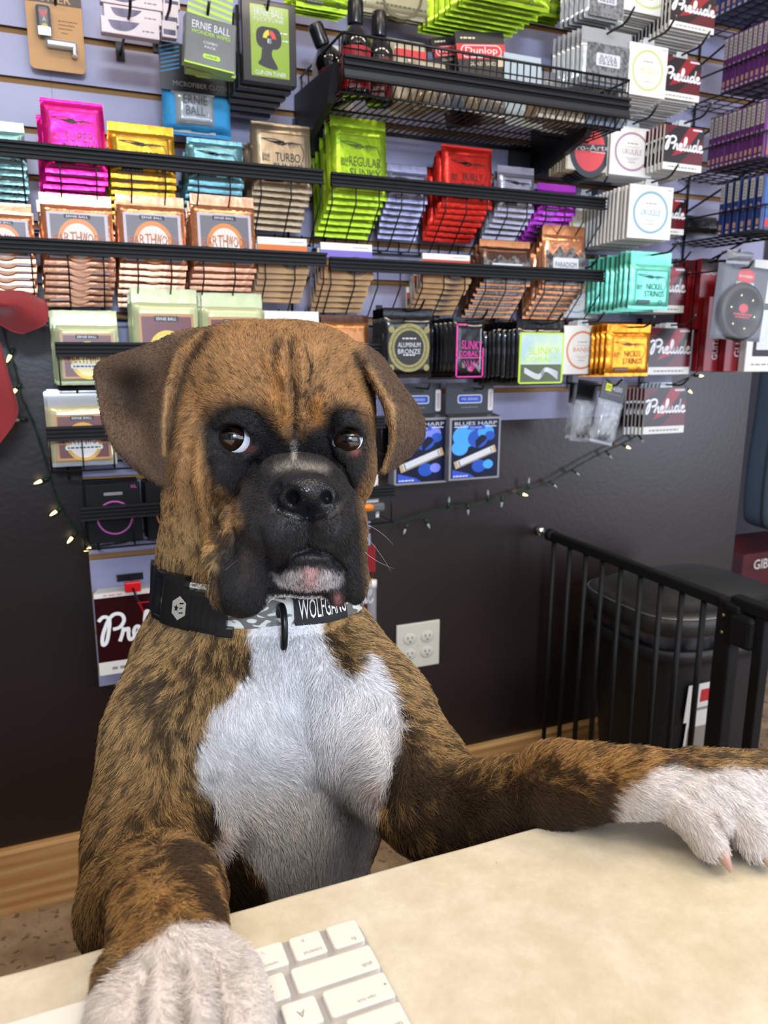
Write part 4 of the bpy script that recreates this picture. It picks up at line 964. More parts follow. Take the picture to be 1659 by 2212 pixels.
# ---- gate at the right
def gate():
    GX = 1.08; g = empty('safety_gate', (GX, 1.2, 0)); tag(g, 'black metal safety gate standing out from the dark wall', 'gate')
    gm = mat('gate_black', '#0e0e0f', rough=.6, spec=.3); T = Matrix.Translation((-GX, -1.2, 0))
    ye = PX(1566, 1312, GX).y; zt = .690
    b = MB(); b.T = T; b.box((GX, (1.515+ye)/2, zt), (.020, 1.515-ye, .022), gm, bev=.004); b.build('top_rail', g)
    b = MB(); b.T = T; b.box((GX, (1.50+ye)/2, .075), (.020, 1.50-ye, .022), gm, bev=.004); b.build('bottom_rail', g)
    for px, py in ((1197, 1170), (1231, 1185), (1266, 1200), (1302, 1215), (1341, 1235), (1384, 1250), (1428, 1270), (1473, 1290), (1520, 1310)):
        y = PX(px, py, GX).y; b = MB(); b.T = T; b.tube([(GX, y, .08), (GX, y, zt-.006)], .0058, gm, n=10); b.build('bar', g)
    b = MB(); b.T = T; b.box((GX, ye-.012, .355), (.028, .036, .69), gm, bev=.004); b.build('post', g)
    b = MB(); b.T = T; y2 = PX(1640, 1400, GX).y; b.box((GX, y2-.004, .35), (.022, .020, .68), gm, bev=.003); b.build('door_post', g)
    b = MB(); b.T = T; b.box((GX, (y2-.30+ye-.05)/2+.03, .700), (.024, abs(ye-.05-(y2-.30)), .024), gm, bev=.004); b.build('door_rail', g)
    for k in range(4):
        b = MB(); b.T = T; y = y2-.055-k*.058; b.tube([(GX, y, .08), (GX, y, .69)], .0058, gm, n=10); b.build('bar', g)
    b = MB(); b.T = T; b.box((GX, (y2-.30+ye-.05)/2+.03, .075), (.020, abs(ye-.05-(y2-.30)), .022), gm, bev=.004); b.build('door_bottom_rail', g)
    b = MB(); b.T = T; b.box((GX-.004, ye-.052, .655), (.034, .05, .06), gm, bev=.008); b.box((GX-.004, ye-.03, .690), (.030, .03, .014), gm, bev=.003); b.build('latch', g)
    b = MB(); b.T = T
    for z in (.672, .640): b.tube([(GX-.014, ye-.012, z), (GX-.017, ye-.012, z)], .0032, mat('brass_screw', '#9a8f62', rough=.35, metal=.8), n=10)
    b.build('screw', g)
    b = MB(); b.T = T; ch = mat('chrome', '#b9c0c6', rough=.2, metal=1)
    b.tube([(GX, 1.505, zt), (GX, 1.548, zt)], .0055, ch, n=12); b.tube([(GX, 1.546, zt), (GX, 1.563, zt)], .0125, ch, n=16); b.build('wall_mount', g)
    b = MB(); b.T = T; b.tube([(GX, 1.500, zt), (GX, 1.520, zt)], .015, gm, n=14); b.tube([(GX, 1.505, .075), (GX, 1.563, .075)], .006, ch, n=10); b.build('adjuster', g)
gate()
# ---- trash can behind the gate
CX0 = 1.315
def can():
    c = empty('trash_can', (CX0, 1.30, 0)); tag(c, 'large black plastic trash can with a domed lid behind the gate', 'trash can')
    pm = mat('can_black', '#1a1c20', rough=.5, bump=.15, bscale=120); n = 48
    def sec(s, z, fl=1.):
        o = []
        for k in range(n):
            a = 2*PI*k/n; ex = .55; cx = math.copysign(abs(math.cos(a))**ex, math.cos(a)); sy = math.copysign(abs(math.sin(a))**ex, math.sin(a)); o.append((.205*s*cx, .165*s*sy, z*.93))
        return o
    def loft(b, secs, m):
        vs = [p for s in secs for p in s]; fs = []
        for i in range(len(secs)-1):
            for k in range(n): fs.append((i*n+k, i*n+(k+1) % n, (i+1)*n+(k+1) % n, (i+1)*n+k))
        fs.append(tuple(range(n))[::-1]); fs.append(tuple((len(secs)-1)*n+k for k in range(n))); b.add(vs, fs, m, True)
    b = MB(); loft(b, [sec(.70, 0), sec(.72, .01), sec(.90, .50), sec(.92, .515), sec(.97, .52), sec(.97, .545), sec(.93, .548), sec(.90, .530), sec(.66, .05)], pm); b.build('bin', c)
    lm = mat('can_lid', '#2a2b2b', rough=.42, bump=.25, bscale=9)
    b = MB(); loft(b, [sec(.99, .585), sec(1.035, .588), sec(1.04, .615), sec(1.0, .632), sec(.90, .640), sec(.88, .636), sec(.80, .650), sec(.5, .668), sec(.2, .674), sec(.02, .675)], lm)
    rim = mat('lid_rim', '#84857f', rough=.35, metal=.5); s1 = [Vector(p) for p in sec(1.012, .6285)]; b.tube(s1, .0022, rim, n=5, closed=True); b.build('lid', c)
    b = MB(); loft(b, [sec(.92, .545), sec(.93, .575), sec(.96, .588)], mat('bag_rim', '#6f7078', rough=.3, col2='#2b2c33', vscale=20)); b.build('liner_rim', c)
    b = MB(); q = [(-.215*.965+.0, 0)];
    lw = mat('can_label_white', '#d8d8d4', rough=.5); lr = mat('can_label_red', '#b5242a', rough=.5); lg = mat('can_label_grey', '#8b8580', rough=.5)
    # label on the front of the can, which faces the counter
    yy = lambda z: -.165*(.72+(.90-.72)*z/.93/.5)-.0012
    def fr(x0, z0, x1, z1, m, e=0): b.add([(x0, yy(z0)-e, z0), (x1, yy(z0)-e, z0), (x1, yy(z1)-e, z1), (x0, yy(z1)-e, z1)], [(0, 1, 2, 3)], m)
    cx = LBX
    fr(cx-.046, .16, cx+.046, .34, lw); fr(cx-.055, .34, cx+.055, .43, lw); fr(cx-.040, .20, cx+.040, .235, lr, .0004); fr(cx-.030, .185, cx+.030, .198, lg, .0004); fr(cx-.040, .25, cx+.040, .325, lg, .0004); fr(cx-.018, .385, cx+.018, .415, lr, .0004)
    fr(cx-.030, .365, cx+.030, .372, lg, .0004)
    b.build('label', c, loc=(0, 0, 0)); b = MB(); b.add([(cx-.04, yy(.10), .10), (cx-.012, yy(.10), .10), (cx-.012, yy(.14), .14), (cx-.04, yy(.14), .14)], [(0, 1, 2, 3)], lr); b.build('red_sticker', c)
    return c
LBX = P(1518, 1500, 1.165).x-CX0
can()
# ---- outlet plate
def outlet():
    a = P(855, 1347, WY-.004); d = P(949, 1440, WY-.004); x0, x1, z1, z0 = a.x, d.x, P(900, 1345, WY-.004).z, P(900, 1442, WY-.004).z
    cx, cz = (x0+x1)/2, (z0+z1)/2; t = empty('outlet_plate', (cx, WY, cz)); tag(t, 'ivory double power outlet plate on the dark brown wall', 'outlet')
    iv = mat('ivory_plastic', '#c9c5b8', rough=.35); b = MB(); b.box((0, -.003, 0), (.114, .006, .114), iv, bev=.0025); b.build('plate', t)
    dk = mat('socket_slot', '#2a2622', rough=.7)
    for sx in (-.023, .023):
        for sz in (-.0195, .0195):
            b = MB(); b.lathe([(.0165, 0), (.0168, .0015), (.0155, .0022)], iv, n=24, c=(sx, -.006, sz), axis=Matrix.Rotation(PI/2, 3, 'X'), sy=.86)
            for dx, h in ((-.0055, .007), (.0055, .0055)): b.box((sx+dx, -.0083, sz+.003), (.0022, .0004, h), dk)
            b.disc(sx, sz-.006, .0022, dk, y=-.0086, n=10); b.build('socket', t)
    b = MB(); b.lathe([(.0028, 0), (.002, .001)], iv, n=12, c=(0, -.006, 0), axis=Matrix.Rotation(PI/2, 3, 'X')); b.build('screw', t)
outlet()
# ================================================================ GOODS ON THE DISPLAY WALL
white_p = mat('white_card', '#dcdad4', rough=.45); black_i = mat('black_ink', '#121113', rough=.45); grey_i = mat('grey_ink', '#77757a', rough=.5); silver_i = mat('silver_ink', '#c9ccd2', rough=.35)
dred = mat('dark_red_print', '#5a1018', rough=.3); red_i = mat('red_print', '#c1202a', rough=.4); brown_i = mat('brown_ink', '#5c3018', rough=.5)
clear = mat('clear_bag', '#b9bec2', rough=.12, alpha=.34, spec=.8); clearw = mat('clear_blister', '#e2e6ea', rough=.08, alpha=.08, spec=.9, coat=.3)
def cat(pts, n=6):
    o = []; P_ = [pts[0]]+list(pts)+[pts[-1]]
    for i in range(1, len(P_)-2):
        p0, p1, p2, p3 = P_[i-1:i+3]
        for k in range(n):
            f = k/n; o.append(tuple(.5*(2*p1[j]+(-p0[j]+p2[j])*f+(2*p0[j]-5*p1[j]+4*p2[j]-p3[j])*f*f+(-p0[j]+3*p1[j]-3*p2[j]+p3[j])*f**3) for j in (0, 1)))
    o.append(tuple(pts[-1])); return o
SCRIPT = [[(.2, 2.9), (.8, 3.35), (1.45, 3.0), (1.3, 1.7), (.95, .5), (.5, .25), (.55, 1.2), (1.2, 2.7), (2.0, 3.5), (2.9, 3.4), (3.15, 2.7), (2.6, 2.0), (1.8, 1.85)],
 [(2.5, .4), (2.85, 1.2), (3.05, 1.9), (3.1, 1.55), (3.6, 1.75), (3.55, 1.0), (3.7, .45), (4.2, .7), (4.8, 1.3), (4.85, 1.8), (4.45, 1.8), (4.2, 1.2), (4.4, .5), (4.9, .4), (5.5, 1.0), (6.05, 2.4), (6.1, 3.3), (5.8, 3.4), (5.6, 2.5), (5.55, 1.0), (5.9, .4), (6.3, .8), (6.6, 1.75)],
 [(6.6, 1.75), (6.45, .9), (6.7, .4), (7.1, .7), (7.4, 1.8), (7.35, .9), (7.6, .4), (8.0, .9)], [(8.9, 1.7), (8.4, 1.8), (8.05, 1.1), (8.3, .4), (8.8, .8), (9.2, 2.0), (9.5, 3.5), (9.15, 1.6), (9.1, .6), (9.4, .45), (9.9, 1.1), (10.4, 1.4), (10.4, 1.8), (10.0, 1.8), (9.75, 1.1), (10.0, .5), (10.5, .4), (10.9, .8)]]
SCRIPT = [cat(s, 4) for s in SCRIPT]
def script_word(b, cx, cz, w, m, y, h=None, n=4):
    k = w/10.7; kz = (h or w*.34)/3.3
    for s in SCRIPT[:n]: b.stroke([(cx+(a-5.5)*k, cz+(z-1.9)*kz) for a, z in s], w*.040, m, y)
def greek(b, x0, x1, z, h, m, y, n=6, seed=1):
    r = random.Random(seed); x = x0
    while x < x1:
        w = (x1-x0)/n*r.uniform(.5, 1.1); b.rect(x, z, min(x+w, x1), z+h, m, y); x += w+(x1-x0)/n*.25
def pouch(b, w, h, t, m, seed=1, crimp=.013, bot=.006, nx=14, nz=16, wr=.0011, cm=None, pl=.82):
    """filled packet: origin at bottom centre of its back; front plateau at y = -t"""
    r = random.Random(seed); off = r.uniform(0, 50); vs = []; fs = []
    hz = h-crimp-bot
    for side in (0, 1):
        for j in range(nz+1):
            for i in range(nx+1):
                u = i/nx; v = j/nz; x = (u-.5)*w; z = bot+v*hz
                e = min(u, 1-u)*w; ez = min(v, 1-v)*hz; p = min(1, min(e, ez)/.011); p = p*(2-p)
                nn = mnoise.noise(Vector((x*70+off, z*70, side*9)))*wr*(1.6-1.3*p)+mnoise.noise(Vector((x*25+off, z*130, side*9)))*wr*.9*(1-p*.88)
                y = -t*p*(1 if side == 0 else -.0)+(nn if side == 0 else -abs(nn)*.3+.0004)-.0006
                vs.append((x+mnoise.noise(Vector((off, z*60, 1)))*.0009*(abs(u-.5)*2)**4, y, z))
    S = (nx+1)*(nz+1)
    for j in range(nz):
        for i in range(nx):
            a = j*(nx+1)+i; fs.append((a, a+1, a+nx+2, a+nx+1)); fs.append((S+a, S+a+nx+1, S+a+nx+2, S+a+1))
    b.add(vs, fs, m, True)
    for z0, z1, k in ((bot+hz-.0005, h, 1), (0, bot+.0005, 0)):
        if abs(z1-z0) < .002: continue
        n = 36; rows = []
        for j in range(4):
            z = z0+(z1-z0)*j/3; bend = mnoise.noise(Vector((off, k*5, 2)))*.003*(j/3 if k else 1-j/3)
            rows += [((i/n-.5)*w*(.995), -.0012+bend+.0004*math.sin(z*2600), z+.0006*mnoise.noise(Vector((i*.3, off, 0)))*(1 if j in (0, 3) else 0)) for i in range(n+1)]
        f2 = [(j*(n+1)+i, j*(n+1)+i+1, (j+1)*(n+1)+i+1, (j+1)*(n+1)+i) for j in range(3) for i in range(n)]
        b.add(rows, f2, cm or m, True); b.add([(x, y+.0007, z) for x, y, z in rows], [f[::-1] for f in f2], cm or m, True)
    return -t-.0017
def slab(b, w, h, t, m, bev=.0012): b.box((0, -t/2, h/2), (w, t, h), m, bev=min(bev, t*.4)); return -t-.0003
def eagle(b, cx, cz, w, h, m, y):
    for k in range(14):
        a = k/13; b.stroke([(cx+w*(.08-.16*a), cz+h*(.02+.22*math.sin(PI*min(1, a*1.1)))), (cx-w*(.10+.38*a), cz+h*(.46-.16*a-.55*(1-a)))], [.0011, .0004], m, y)
    b.stroke(cat([(cx+w*.10, cz), (cx-w*.05, cz+h*.24), (cx-w*.26, cz+h*.34), (cx-w*.50, cz+h*.30)], 5), .0014, m, y)
    for k in range(7):
        a = k/6; b.stroke([(cx+w*(.12+.10*a), cz+h*(.02+.20*math.sin(PI*a*.7))), (cx+w*(.20+.30*a), cz-h*(.30-.44*a))], [.0010, .0004], m, y)
    b.stroke(cat([(cx-w*.02, cz-h*.10), (cx+w*.08, cz+h*.10), (cx+w*.15, cz+h*.14), (cx+w*.17, cz+h*.02)], 5), .0020, m, y)
    b.stroke(cat([(cx+w*.44, cz+h*.05), (cx+w*.50, cz-h*.6), (cx+w*.42, cz-h*1.4), (cx+w*.30, cz-h*1.7)], 5), .0011, m, y)
def eagle_old(b, cx, cz, w, h, m, y):
    for k in range(8):
        a = k/7; b.stroke(cat([(cx+w*(.10-.02*k), cz+h*(.05-.05*a)), (cx-w*(.12+.10*a), cz+h*(.30-.30*a)), (cx-w*(.30+.16*(1-a)), cz+h*(.42-.62*a))], 4), [.0012]*9, m, y) if k < 8 else None
    for k in range(5):
        a = k/4; b.stroke(cat([(cx+w*.12, cz+h*.02), (cx+w*(.22+.06*a), cz+h*(.26-.22*a)), (cx+w*(.46-.04*a), cz+h*(.30-.52*a))], 4), .0011, m, y)
    b.stroke(cat([(cx-w*.05, cz-h*.05), (cx+w*.10, cz+h*.12), (cx+w*.2, cz), (cx+w*.12, cz-h*.25)], 5), .0024, m, y)
def art_wing(lines, ink=black_i, small='EST 62'):
    def f(b, w, h, y, x0=None):
        pw, z0, z1 = w*.80, h*.08, h*.86
        b.ring(0, 0, 0, 0, ink, y) if False else None
        for a, c, d, e in ((-pw/2, z0, pw/2, z0+.0008), (-pw/2, z1, pw/2, z1+.0008), (-pw/2, z0, -pw/2+.0008, z1), (pw/2-.0008, z0, pw/2, z1)): b.rect(a, c, d, e, ink, y)
        eagle(b, 0, z0+(z1-z0)*.80, pw*.9, (z1-z0)*.26, ink, y)
        n = len(lines); lh = (z1-z0)*.17
        for i, s in enumerate(lines): b.text(s, pw*.10, z0+(z1-z0)*(.55-.21*i), min(pw*.72, lh*.62*len(s)), lh, ink, y)
        b.text('ERNIE', -pw*.36, z0+(z1-z0)*.56, pw*.16, lh*.42, ink, y); b.text('BALL', -pw*.36, z0+(z1-z0)*.49, pw*.16, lh*.42, ink, y)
        b.ring(pw*.30, z0+(z1-z0)*.10, .004, .0052, ink, y, n=16); b.rect(-pw*.42, z0+(z1-z0)*.05, -pw*.02, z0+(z1-z0)*.16, ink, y+.0001)
        greek(b, -pw*.40, -pw*.04, z0+(z1-z0)*.09, .002, grey_i, y-.0002, 5)
    return f
def art_arch(bg, arch, inner, word, border, banner=None, frame=None):
    def f(b, w, h, y):
        pw, z0, z1 = w*.84, h*.10, h*.86; H = z1-z0
        b.rect(-pw/2, z0, pw/2, z1, border, y); b.rect(-pw*.45, z0+H*.05, pw*.45, z1-H*.05, bg, y-.0002)
        if frame: b.rect(-pw*.36, z0+H*.05, pw*.36, z0+H*.2, frame, y-.00025)
        cz = z0+H*.40; R = pw*.34
        b.disc(0, cz, R*1.0, arch, y-.0003, 30, 1.1); b.disc(0, cz-.001, R*.80, inner, y-.0004, 30, 1.1)
        for k in range(9): a = PI*(.12+.095*k); b.stroke([(R*.25*math.cos(a), cz+R*.25*math.sin(a)), (R*.72*math.cos(a), cz+R*.78*math.sin(a))], .0007, arch, y-.00045)
        b.rrect(-pw*.22, z1-H*.13, pw*.22, z1-H*.04, .002, black_i, y-.0004); b.text('ERNIE BALL', 0, z1-H*.085, pw*.36, H*.05, silver_i, y-.0006)
        n = len(word)
        for i, ch in enumerate(word):
            a = (i-(n-1)/2)/(n/2); hh = H*(.15+.10*(1-abs(a))); b.text(ch, a*pw*.44+.0004, cz+H*.02+.0035*(1-a*a)-.0004, pw*.092, hh*1.03, brown_i, y-.0007); b.text(ch, a*pw*.44, cz+H*.02+.0035*(1-a*a), pw*.084, hh, mat('rust_print', '#a9581c', rough=.4), y-.0009)
        b.rrect(-pw*.34, cz-H*.17, pw*.34, cz-H*.08, .002, white_p, y-.0009); greek(b, -pw*.30, pw*.30, cz-H*.145, H*.035, black_i, y-.0011, 9)
        if banner: b.rrect(-pw*.40, cz-H*.31, pw*.40, cz-H*.19, .003, banner, y-.0009); greek(b, -pw*.26, pw*.26, cz-H*.275, H*.045, brown_i, y-.0011, 7)
    return f
def art_oval(ring, word='UKULELE'):
    def f(b, w, h, y):
        b.ring(0, h*.50, w*.36, w*.405, ring, y, 36, sz=min(1.35, h/w*.98)); b.text(word, 0, h*.50, w*.46, h*.11, ring, y)
        greek(b, -w*.12, w*.12, h*.66, .0016, grey_i, y, 3); greek(b, -w*.16, w*.16, h*.59, .0008, ring, y, 8); b.stroke(cat([(-w*.16, h*.38), (0, h*.36), (w*.16, h*.39)], 4), .0008, ring, y)
        b.stroke(cat([(-w*.10, h*.34), (0, h*.33), (w*.12, h*.35)], 4), .0007, ring, y); greek(b, -w*.08, w*.08, h*.28, .0012, grey_i, y, 3); b.rect(w*.36, h*.93, w*.44, h*.945, grey_i, y)
    return f
def art_prelude(b, w, h, y):
    b.rect(-w*.5, h*.16, w*.5, h, mat('prelude_black', '#1d0d10', rough=.3), y)
    b.poly([(-w*.30, h*.30), (w*.10, h*.99), (w*.42, h*.99), (w*.02, h*.42)], mat('prelude_red', '#8e1620', rough=.3), y-.0002)
    b.poly([(-w*.10, h*.16), (w*.5, h*.78), (w*.5, h*.16)], dred, y-.0002); b.poly([(-w*.5, h*.75), (-w*.5, h*.99), (-w*.18, h*.99)], dred, y-.0002)
    b.rect(-w*.5, 0, w*.5, h*.16, white_p, y); greek(b, -w*.36, w*.36, h*.055, h*.035, mat('pale_grey_ink', '#a9a7ab'), y-.0002, 9)
    b.rrect(w*.20, h*.92, w*.44, h*.96, .001, silver_i, y-.0003)
    script_word(b, 0, h*.60, w*.98, mat('script_white', '#e8e8ea', rough=.4), y-.0004, h=h*.30)
def art_guitar(stripe):
    wood = mat('guitar_wood_print', '#c79c5e', rough=.35, col2='#9c6b3c', vscale=14); dk = mat('sound_hole_print', '#2a1a18', rough=.4); st = mat('string_print', '#d8c3b0', rough=.4)
    def f(b, w, h, y):
        b.rect(-w/2, h*.78, w/2, h, white_p, y); b.rect(-w/2, h*.60, w/2, h*.80, stripe, y-.0001); greek(b, w*.12, w*.42, h*.88, .0014, grey_i, y-.0002, 6)
        b.rect(-w/2, 0, w/2, h*.60, mat('print_dark_brown', '#4a2c20', rough=.4), y-.0001)
        b.poly(cat([(-w*.5, 0), (-w*.5, h*.3), (-w*.36, h*.50), (-w*.16, h*.54), (-w*.08, h*.42), (w*.1, h*.24), (w*.5, h*.20), (w*.5, 0)], 4), wood, y-.0002)
        b.disc(w*.17, h*.36, w*.20, dk, y-.0003, 24, .75); b.ring(w*.17, h*.36, w*.215, w*.235, brown_i, y-.0003, 24, sz=.75)
        for k in range(6): b.stroke([(-w*.12+k*w*.03, h*.60), (w*.12+k*w*.042, h*.16)], .0008, st, y-.0005)
    return f
def art_plain(b, w, h, y): pass
# ---- making one pack and the stack behind it
GC = {}
def make_pack(key, kind, w, h, t, m, art, seed=1, crimp=.013, cm=None):
    b = MB()
    if kind == 'pouch': y = pouch(b, w, h, t, m, seed, crimp, cm=cm)
    elif kind == 'card': y = slab(b, w, h, t, m)
    if art: art(b, w, (h-crimp) if kind == 'pouch' else h, y)
    return b
def racked(pxL, pxR, pyT, zr, name, cat_, kind, t, m, art, n, flabel, blabel, group, seed=1, crimp=.013, lean=.08, sp=1.12, xs=-.0007, back_first=0., cm=None, y0=None, hmax=None):
    """a stack standing in a wire rack: the front pack, then the others towards the wall"""
    y = (y0 or YF+.0085); a = P(pxL, pyT, y+.008); c = P(pxR, pyT, y+.008); w = c.x-a.x; cx = (a.x+c.x)/2; zt = (a.z+c.z)/2
    low = zr < 1.2; zb = (zr-.061) if low else (zr-.027 if y0 is None else zr-.012-min(.090, (y0-YF)*1.0)); h = (zt-zb)/math.cos(lean); b = make_pack(name, kind, w, h, t, m, art, seed, crimp, cm)
    o = b.build(name, loc=(cx, y+t+.002, zb+.001), rot=(-lean, 0, 0)); tag(o, flabel, cat_, group)
    r = random.Random(seed*7+1); st_ = max(t*1.25, .0100); n = min(n, 6)
    for k in range(1, n+1):
        c2 = o.copy(); COL.objects.link(c2); yy = y+t+.002+k*st_
        c2.location = (cx+xs*k+r.uniform(-.0026, .0020), yy, zb+.001-k*st_*(.0 if low else 1.0)+r.uniform(-.0008, .0012)); c2.rotation_euler = (-lean, r.uniform(-.022, .022), 0)
        c2['label'] = blabel
    return o
def hung(pxL, pxR, pyT, pyB, Y, name, cat_, kind, t, m, art, n, flabel, blabel, group, seed=1, crimp=.0, sp=1.5, noart=False, xs=0., tab=True, ext=.07, cm=None, drop=.0006, yaw=0., hooked=True, jit=1.0, thick=.0):
    a = P(pxL, pyT, Y-t); c = P(pxR, pyB, Y-t); w = c.x-a.x; cx = (a.x+c.x)/2; h = a.z-c.z; b = make_pack(name, kind, w, h, t, m, art, seed, crimp, cm)
    if tab:
        tw = w*.16; tm = mat('hang_tab', '#c5c9cc', rough=.2, alpha=.8); b.add([(-tw, -t*.5, h-.002), (tw, -t*.5, h-.002), (tw*.8, -t*.5, h+.012), (-tw*.8, -t*.5, h+.012), (-tw, -t*.5+.0006, h-.002), (tw, -t*.5+.0006, h-.002), (tw*.8, -t*.5+.0006, h+.012), (-tw*.8, -t*.5+.0006, h+.012)], [(0, 1, 2, 3), (7, 6, 5, 4), (0, 3, 7, 4), (1, 5, 6, 2), (2, 6, 7, 3)], tm)
    o = b.build(name, loc=(cx, Y, c.z), rot=(0, 0, yaw)); tag(o, flabel, cat_, group)
    r = random.Random(seed*5+3); n = min(n, int((SW-.004-Y)/(t*sp)))
    me2 = None
    if noart: o2 = make_pack(name, kind, w, h, t, m, None, seed, crimp, cm).build(name); me2 = o2.data; bpy.data.objects.remove(o2)
    for k in range(1, n+1):
        c2 = o.copy(); COL.objects.link(c2)
        if me2: c2.data = me2
        c2.location = (cx+xs*k+r.uniform(-.001, .001)*jit, Y+k*t*sp, c.z-drop*k+r.uniform(-.0012, .0008)*jit); c2['label'] = blabel
    if hooked:
        hz = a.z+(.007 if tab else -.006)
        L = SW-(Y-t-ext); hk = empty('peg_hook', (cx, SW, hz)); tag(hk, 'wire peg hook with '+hooked if isinstance(hooked, str) else 'black wire peg hook', 'hook', 'wire peg hooks')
        bb = MB(); bb.tube([(0, -.003, 0), (0, -L+.03, 0), (0, -L+.018, .004), (0, -L, .020)], .0023, wire, n=6); bb.tube([(0, -L+.001, .019), (0, -L-.0006, .0215)], [.0025, .0016], mat('wire_tip', '#8d8d90', rough=.3, metal=.6), n=6); bb.build('arm', hk)
        bb = MB(); bb.box((0, -.0022, .004), (.014, .003, .028), wire); bb.build('plate', hk)
    return o
GS = 'string packs in the wire racks'
def stackinfo(c, place): return (c+' string pack '+place+', foremost', c+' string pack '+place+', further back')
ZA, ZA2, ZB1, ZB2, ZC, ZD, ZE = 1.436, 1.434, 1.293, 1.287, 1.130, .990, .848
pk = foil('pink_foil', '#f21f8e'); gd = foil('gold_foil', '#c79427'); tl = foil('teal_foil', '#6d9ea6'); bg_ = foil('tan_foil', '#a48f73', bump=.3); lm = foil('lime_foil', '#a9cc2d'); lv = foil('lilac_foil', '#9c9cba'); rd = foil('red_foil', '#dd2f22'); sv = foil('silver_foil', '#a9a6b4'); pu = foil('purple_foil', '#b03abf')
cpf = foil('copper_foil', '#d9936b', rough=.22, bump=.8); pg = mat('pale_green_foil', '#b6bd93', rough=.32, metal=.2, bump=.3, bscale=30); bz = foil('bronze_foil', '#b77b4e', bump=.8); dkb = foil('dark_bronze_foil', '#54382c')
def R_a(pxL, pxR, top, zr, nm, colname, t, m, art, n, place, seed, **k):
    f, bk = stackinfo(colname, place); return racked(pxL, pxR, top, zr, nm, 'string pack', 'pouch', t, m, art, n, f, bk, GS, seed, **k)
R_a(-62, 50, 262, ZA, 'string_pack', 'light teal', .0075, foil('pale_teal_foil', '#86b3b1'), art_wing(['PARADIGM', 'SLINKY']), 10, 'at the far left of the upper rack', 1)
R_a(85, 222, 215, ZA, 'string_pack', 'bright pink', .0085, pk, art_wing(['SUPER', 'SLINKY']), 9, 'in the upper left rack', 2, crimp=.004, xs=-.0016)
R_a(232, 375, 268, ZA, 'string_pack', 'gold foil', .0085, gd, art_wing(['HYBRID', 'SLINKY']), 9, 'right of the pink ones', 3)
R_a(404, 524, 302, ZA, 'string_pack', 'steel blue', .0075, tl, art_wing(['PRIMO', 'SLINKY'], mat('dark_teal_ink', '#14323a')), 10, 'below the microfibre cloth', 4, xs=-.0012, crimp=.006)
R_a(545, 672, 266, ZA, 'string_pack', 'tan', .0078, bg_, art_wing(['TURBO', 'SLINKY']), 9, 'at the right end of the upper left rack', 5, crimp=.004, xs=-.0010)
R_a(717, 838, 253, ZA2, 'string_pack', 'lime green', .0085, lm, art_wing(['REGULAR', 'SLINKY'], mat('olive_ink', '#4c6010')), 9, 'under the bottle shelf', 6, xs=-.0022, crimp=.017)
R_a(838, 925, 357, ZA2, 'string_pack', 'lilac', .0078, lv, art_wing(['SKINNY', 'SLINKY']), 8, 'between the lime and red ones', 7, xs=.0004)
R_a(958, 1068, 316, ZA2, 'string_pack', 'red', .0075, rd, art_wing(['BURLY', 'SLINKY'], mat('dark_red_ink', '#4a0f0c')), 11, 'in the upper right rack', 8, crimp=.004, xs=-.0022)
R_a(1078, 1158, 360, ZA2, 'string_pack', 'silver grey', .0078, sv, art_wing(['MEGA', 'SLINKY']), 9, 'between the red and purple ones', 9)
R_a(1165, 1248, 398, ZA2, 'string_pack', 'purple', .008, pu, art_wing(['POWER', 'SLINKY']), 8, 'at the right end of the upper rack', 10)
gp = mat('arch_grey_panel', '#5f5c62', rough=.4); og = mat('orange_print', '#c8792f', rough=.4); ivp = mat('ivory_print', '#d9d1c8', rough=.4); lgp = mat('lilac_border', '#b3abb5', rough=.4)
CPL = foil('pale_copper_crimp', '#cf9879', rough=.3)
ew = art_arch(gp, og, ivp, 'EARTHWOOD', lgp); ewb = art_arch(gp, og, ivp, 'EARTHWOOD', lgp, og)
R_a(-68, 66, 437, ZB1, 'acoustic_string_pack', 'copper', .0085, cpf, ewb, 9, 'at the far left of the lower rack', 11, cm=CPL, crimp=.017)
R_a(83, 240, 420, ZB1, 'acoustic_string_pack', 'copper', .0085, cpf, ew, 9, 'directly below the pink ones', 12, cm=CPL, crimp=.017)
R_a(250, 398, 422, ZB1, 'acoustic_string_pack', 'copper', .0085, cpf, ew, 9, 'below the gold ones', 13, cm=CPL, crimp=.017)
R_a(412, 550, 422, ZB1, 'acoustic_string_pack', 'copper', .0085, cpf, ewb, 9, 'with orange banner below the steel blue ones', 14, xs=-.001, cm=CPL, crimp=.017)
def R_g(pxL, pxR, top, zr, col, stripe, n, place, seed):
    return racked(pxL, pxR, top, zr, 'guitar_string_box', 'string pack', 'card', .0075, white_p, art_guitar(stripe), n, 'guitar picture pack with %s stripe %s, foremost' % (col, place), 'guitar picture pack with %s stripe %s, further back' % (col, place), 'guitar picture string packs', seed, sp=1.1)
R_g(556, 662, 516, ZB1, 'orange', mat('stripe_orange', '#c96a22'), 5, 'in the lower left rack', 15)
R_g(692, 803, 528, ZB2, 'violet', mat('stripe_violet', '#6f62b8'), 6, 'below the lime green packs', 16)
R_g(912, 1014, 551, ZB2, 'red', mat('stripe_red', '#b03a2e'), 6, 'below the red packs', 17)
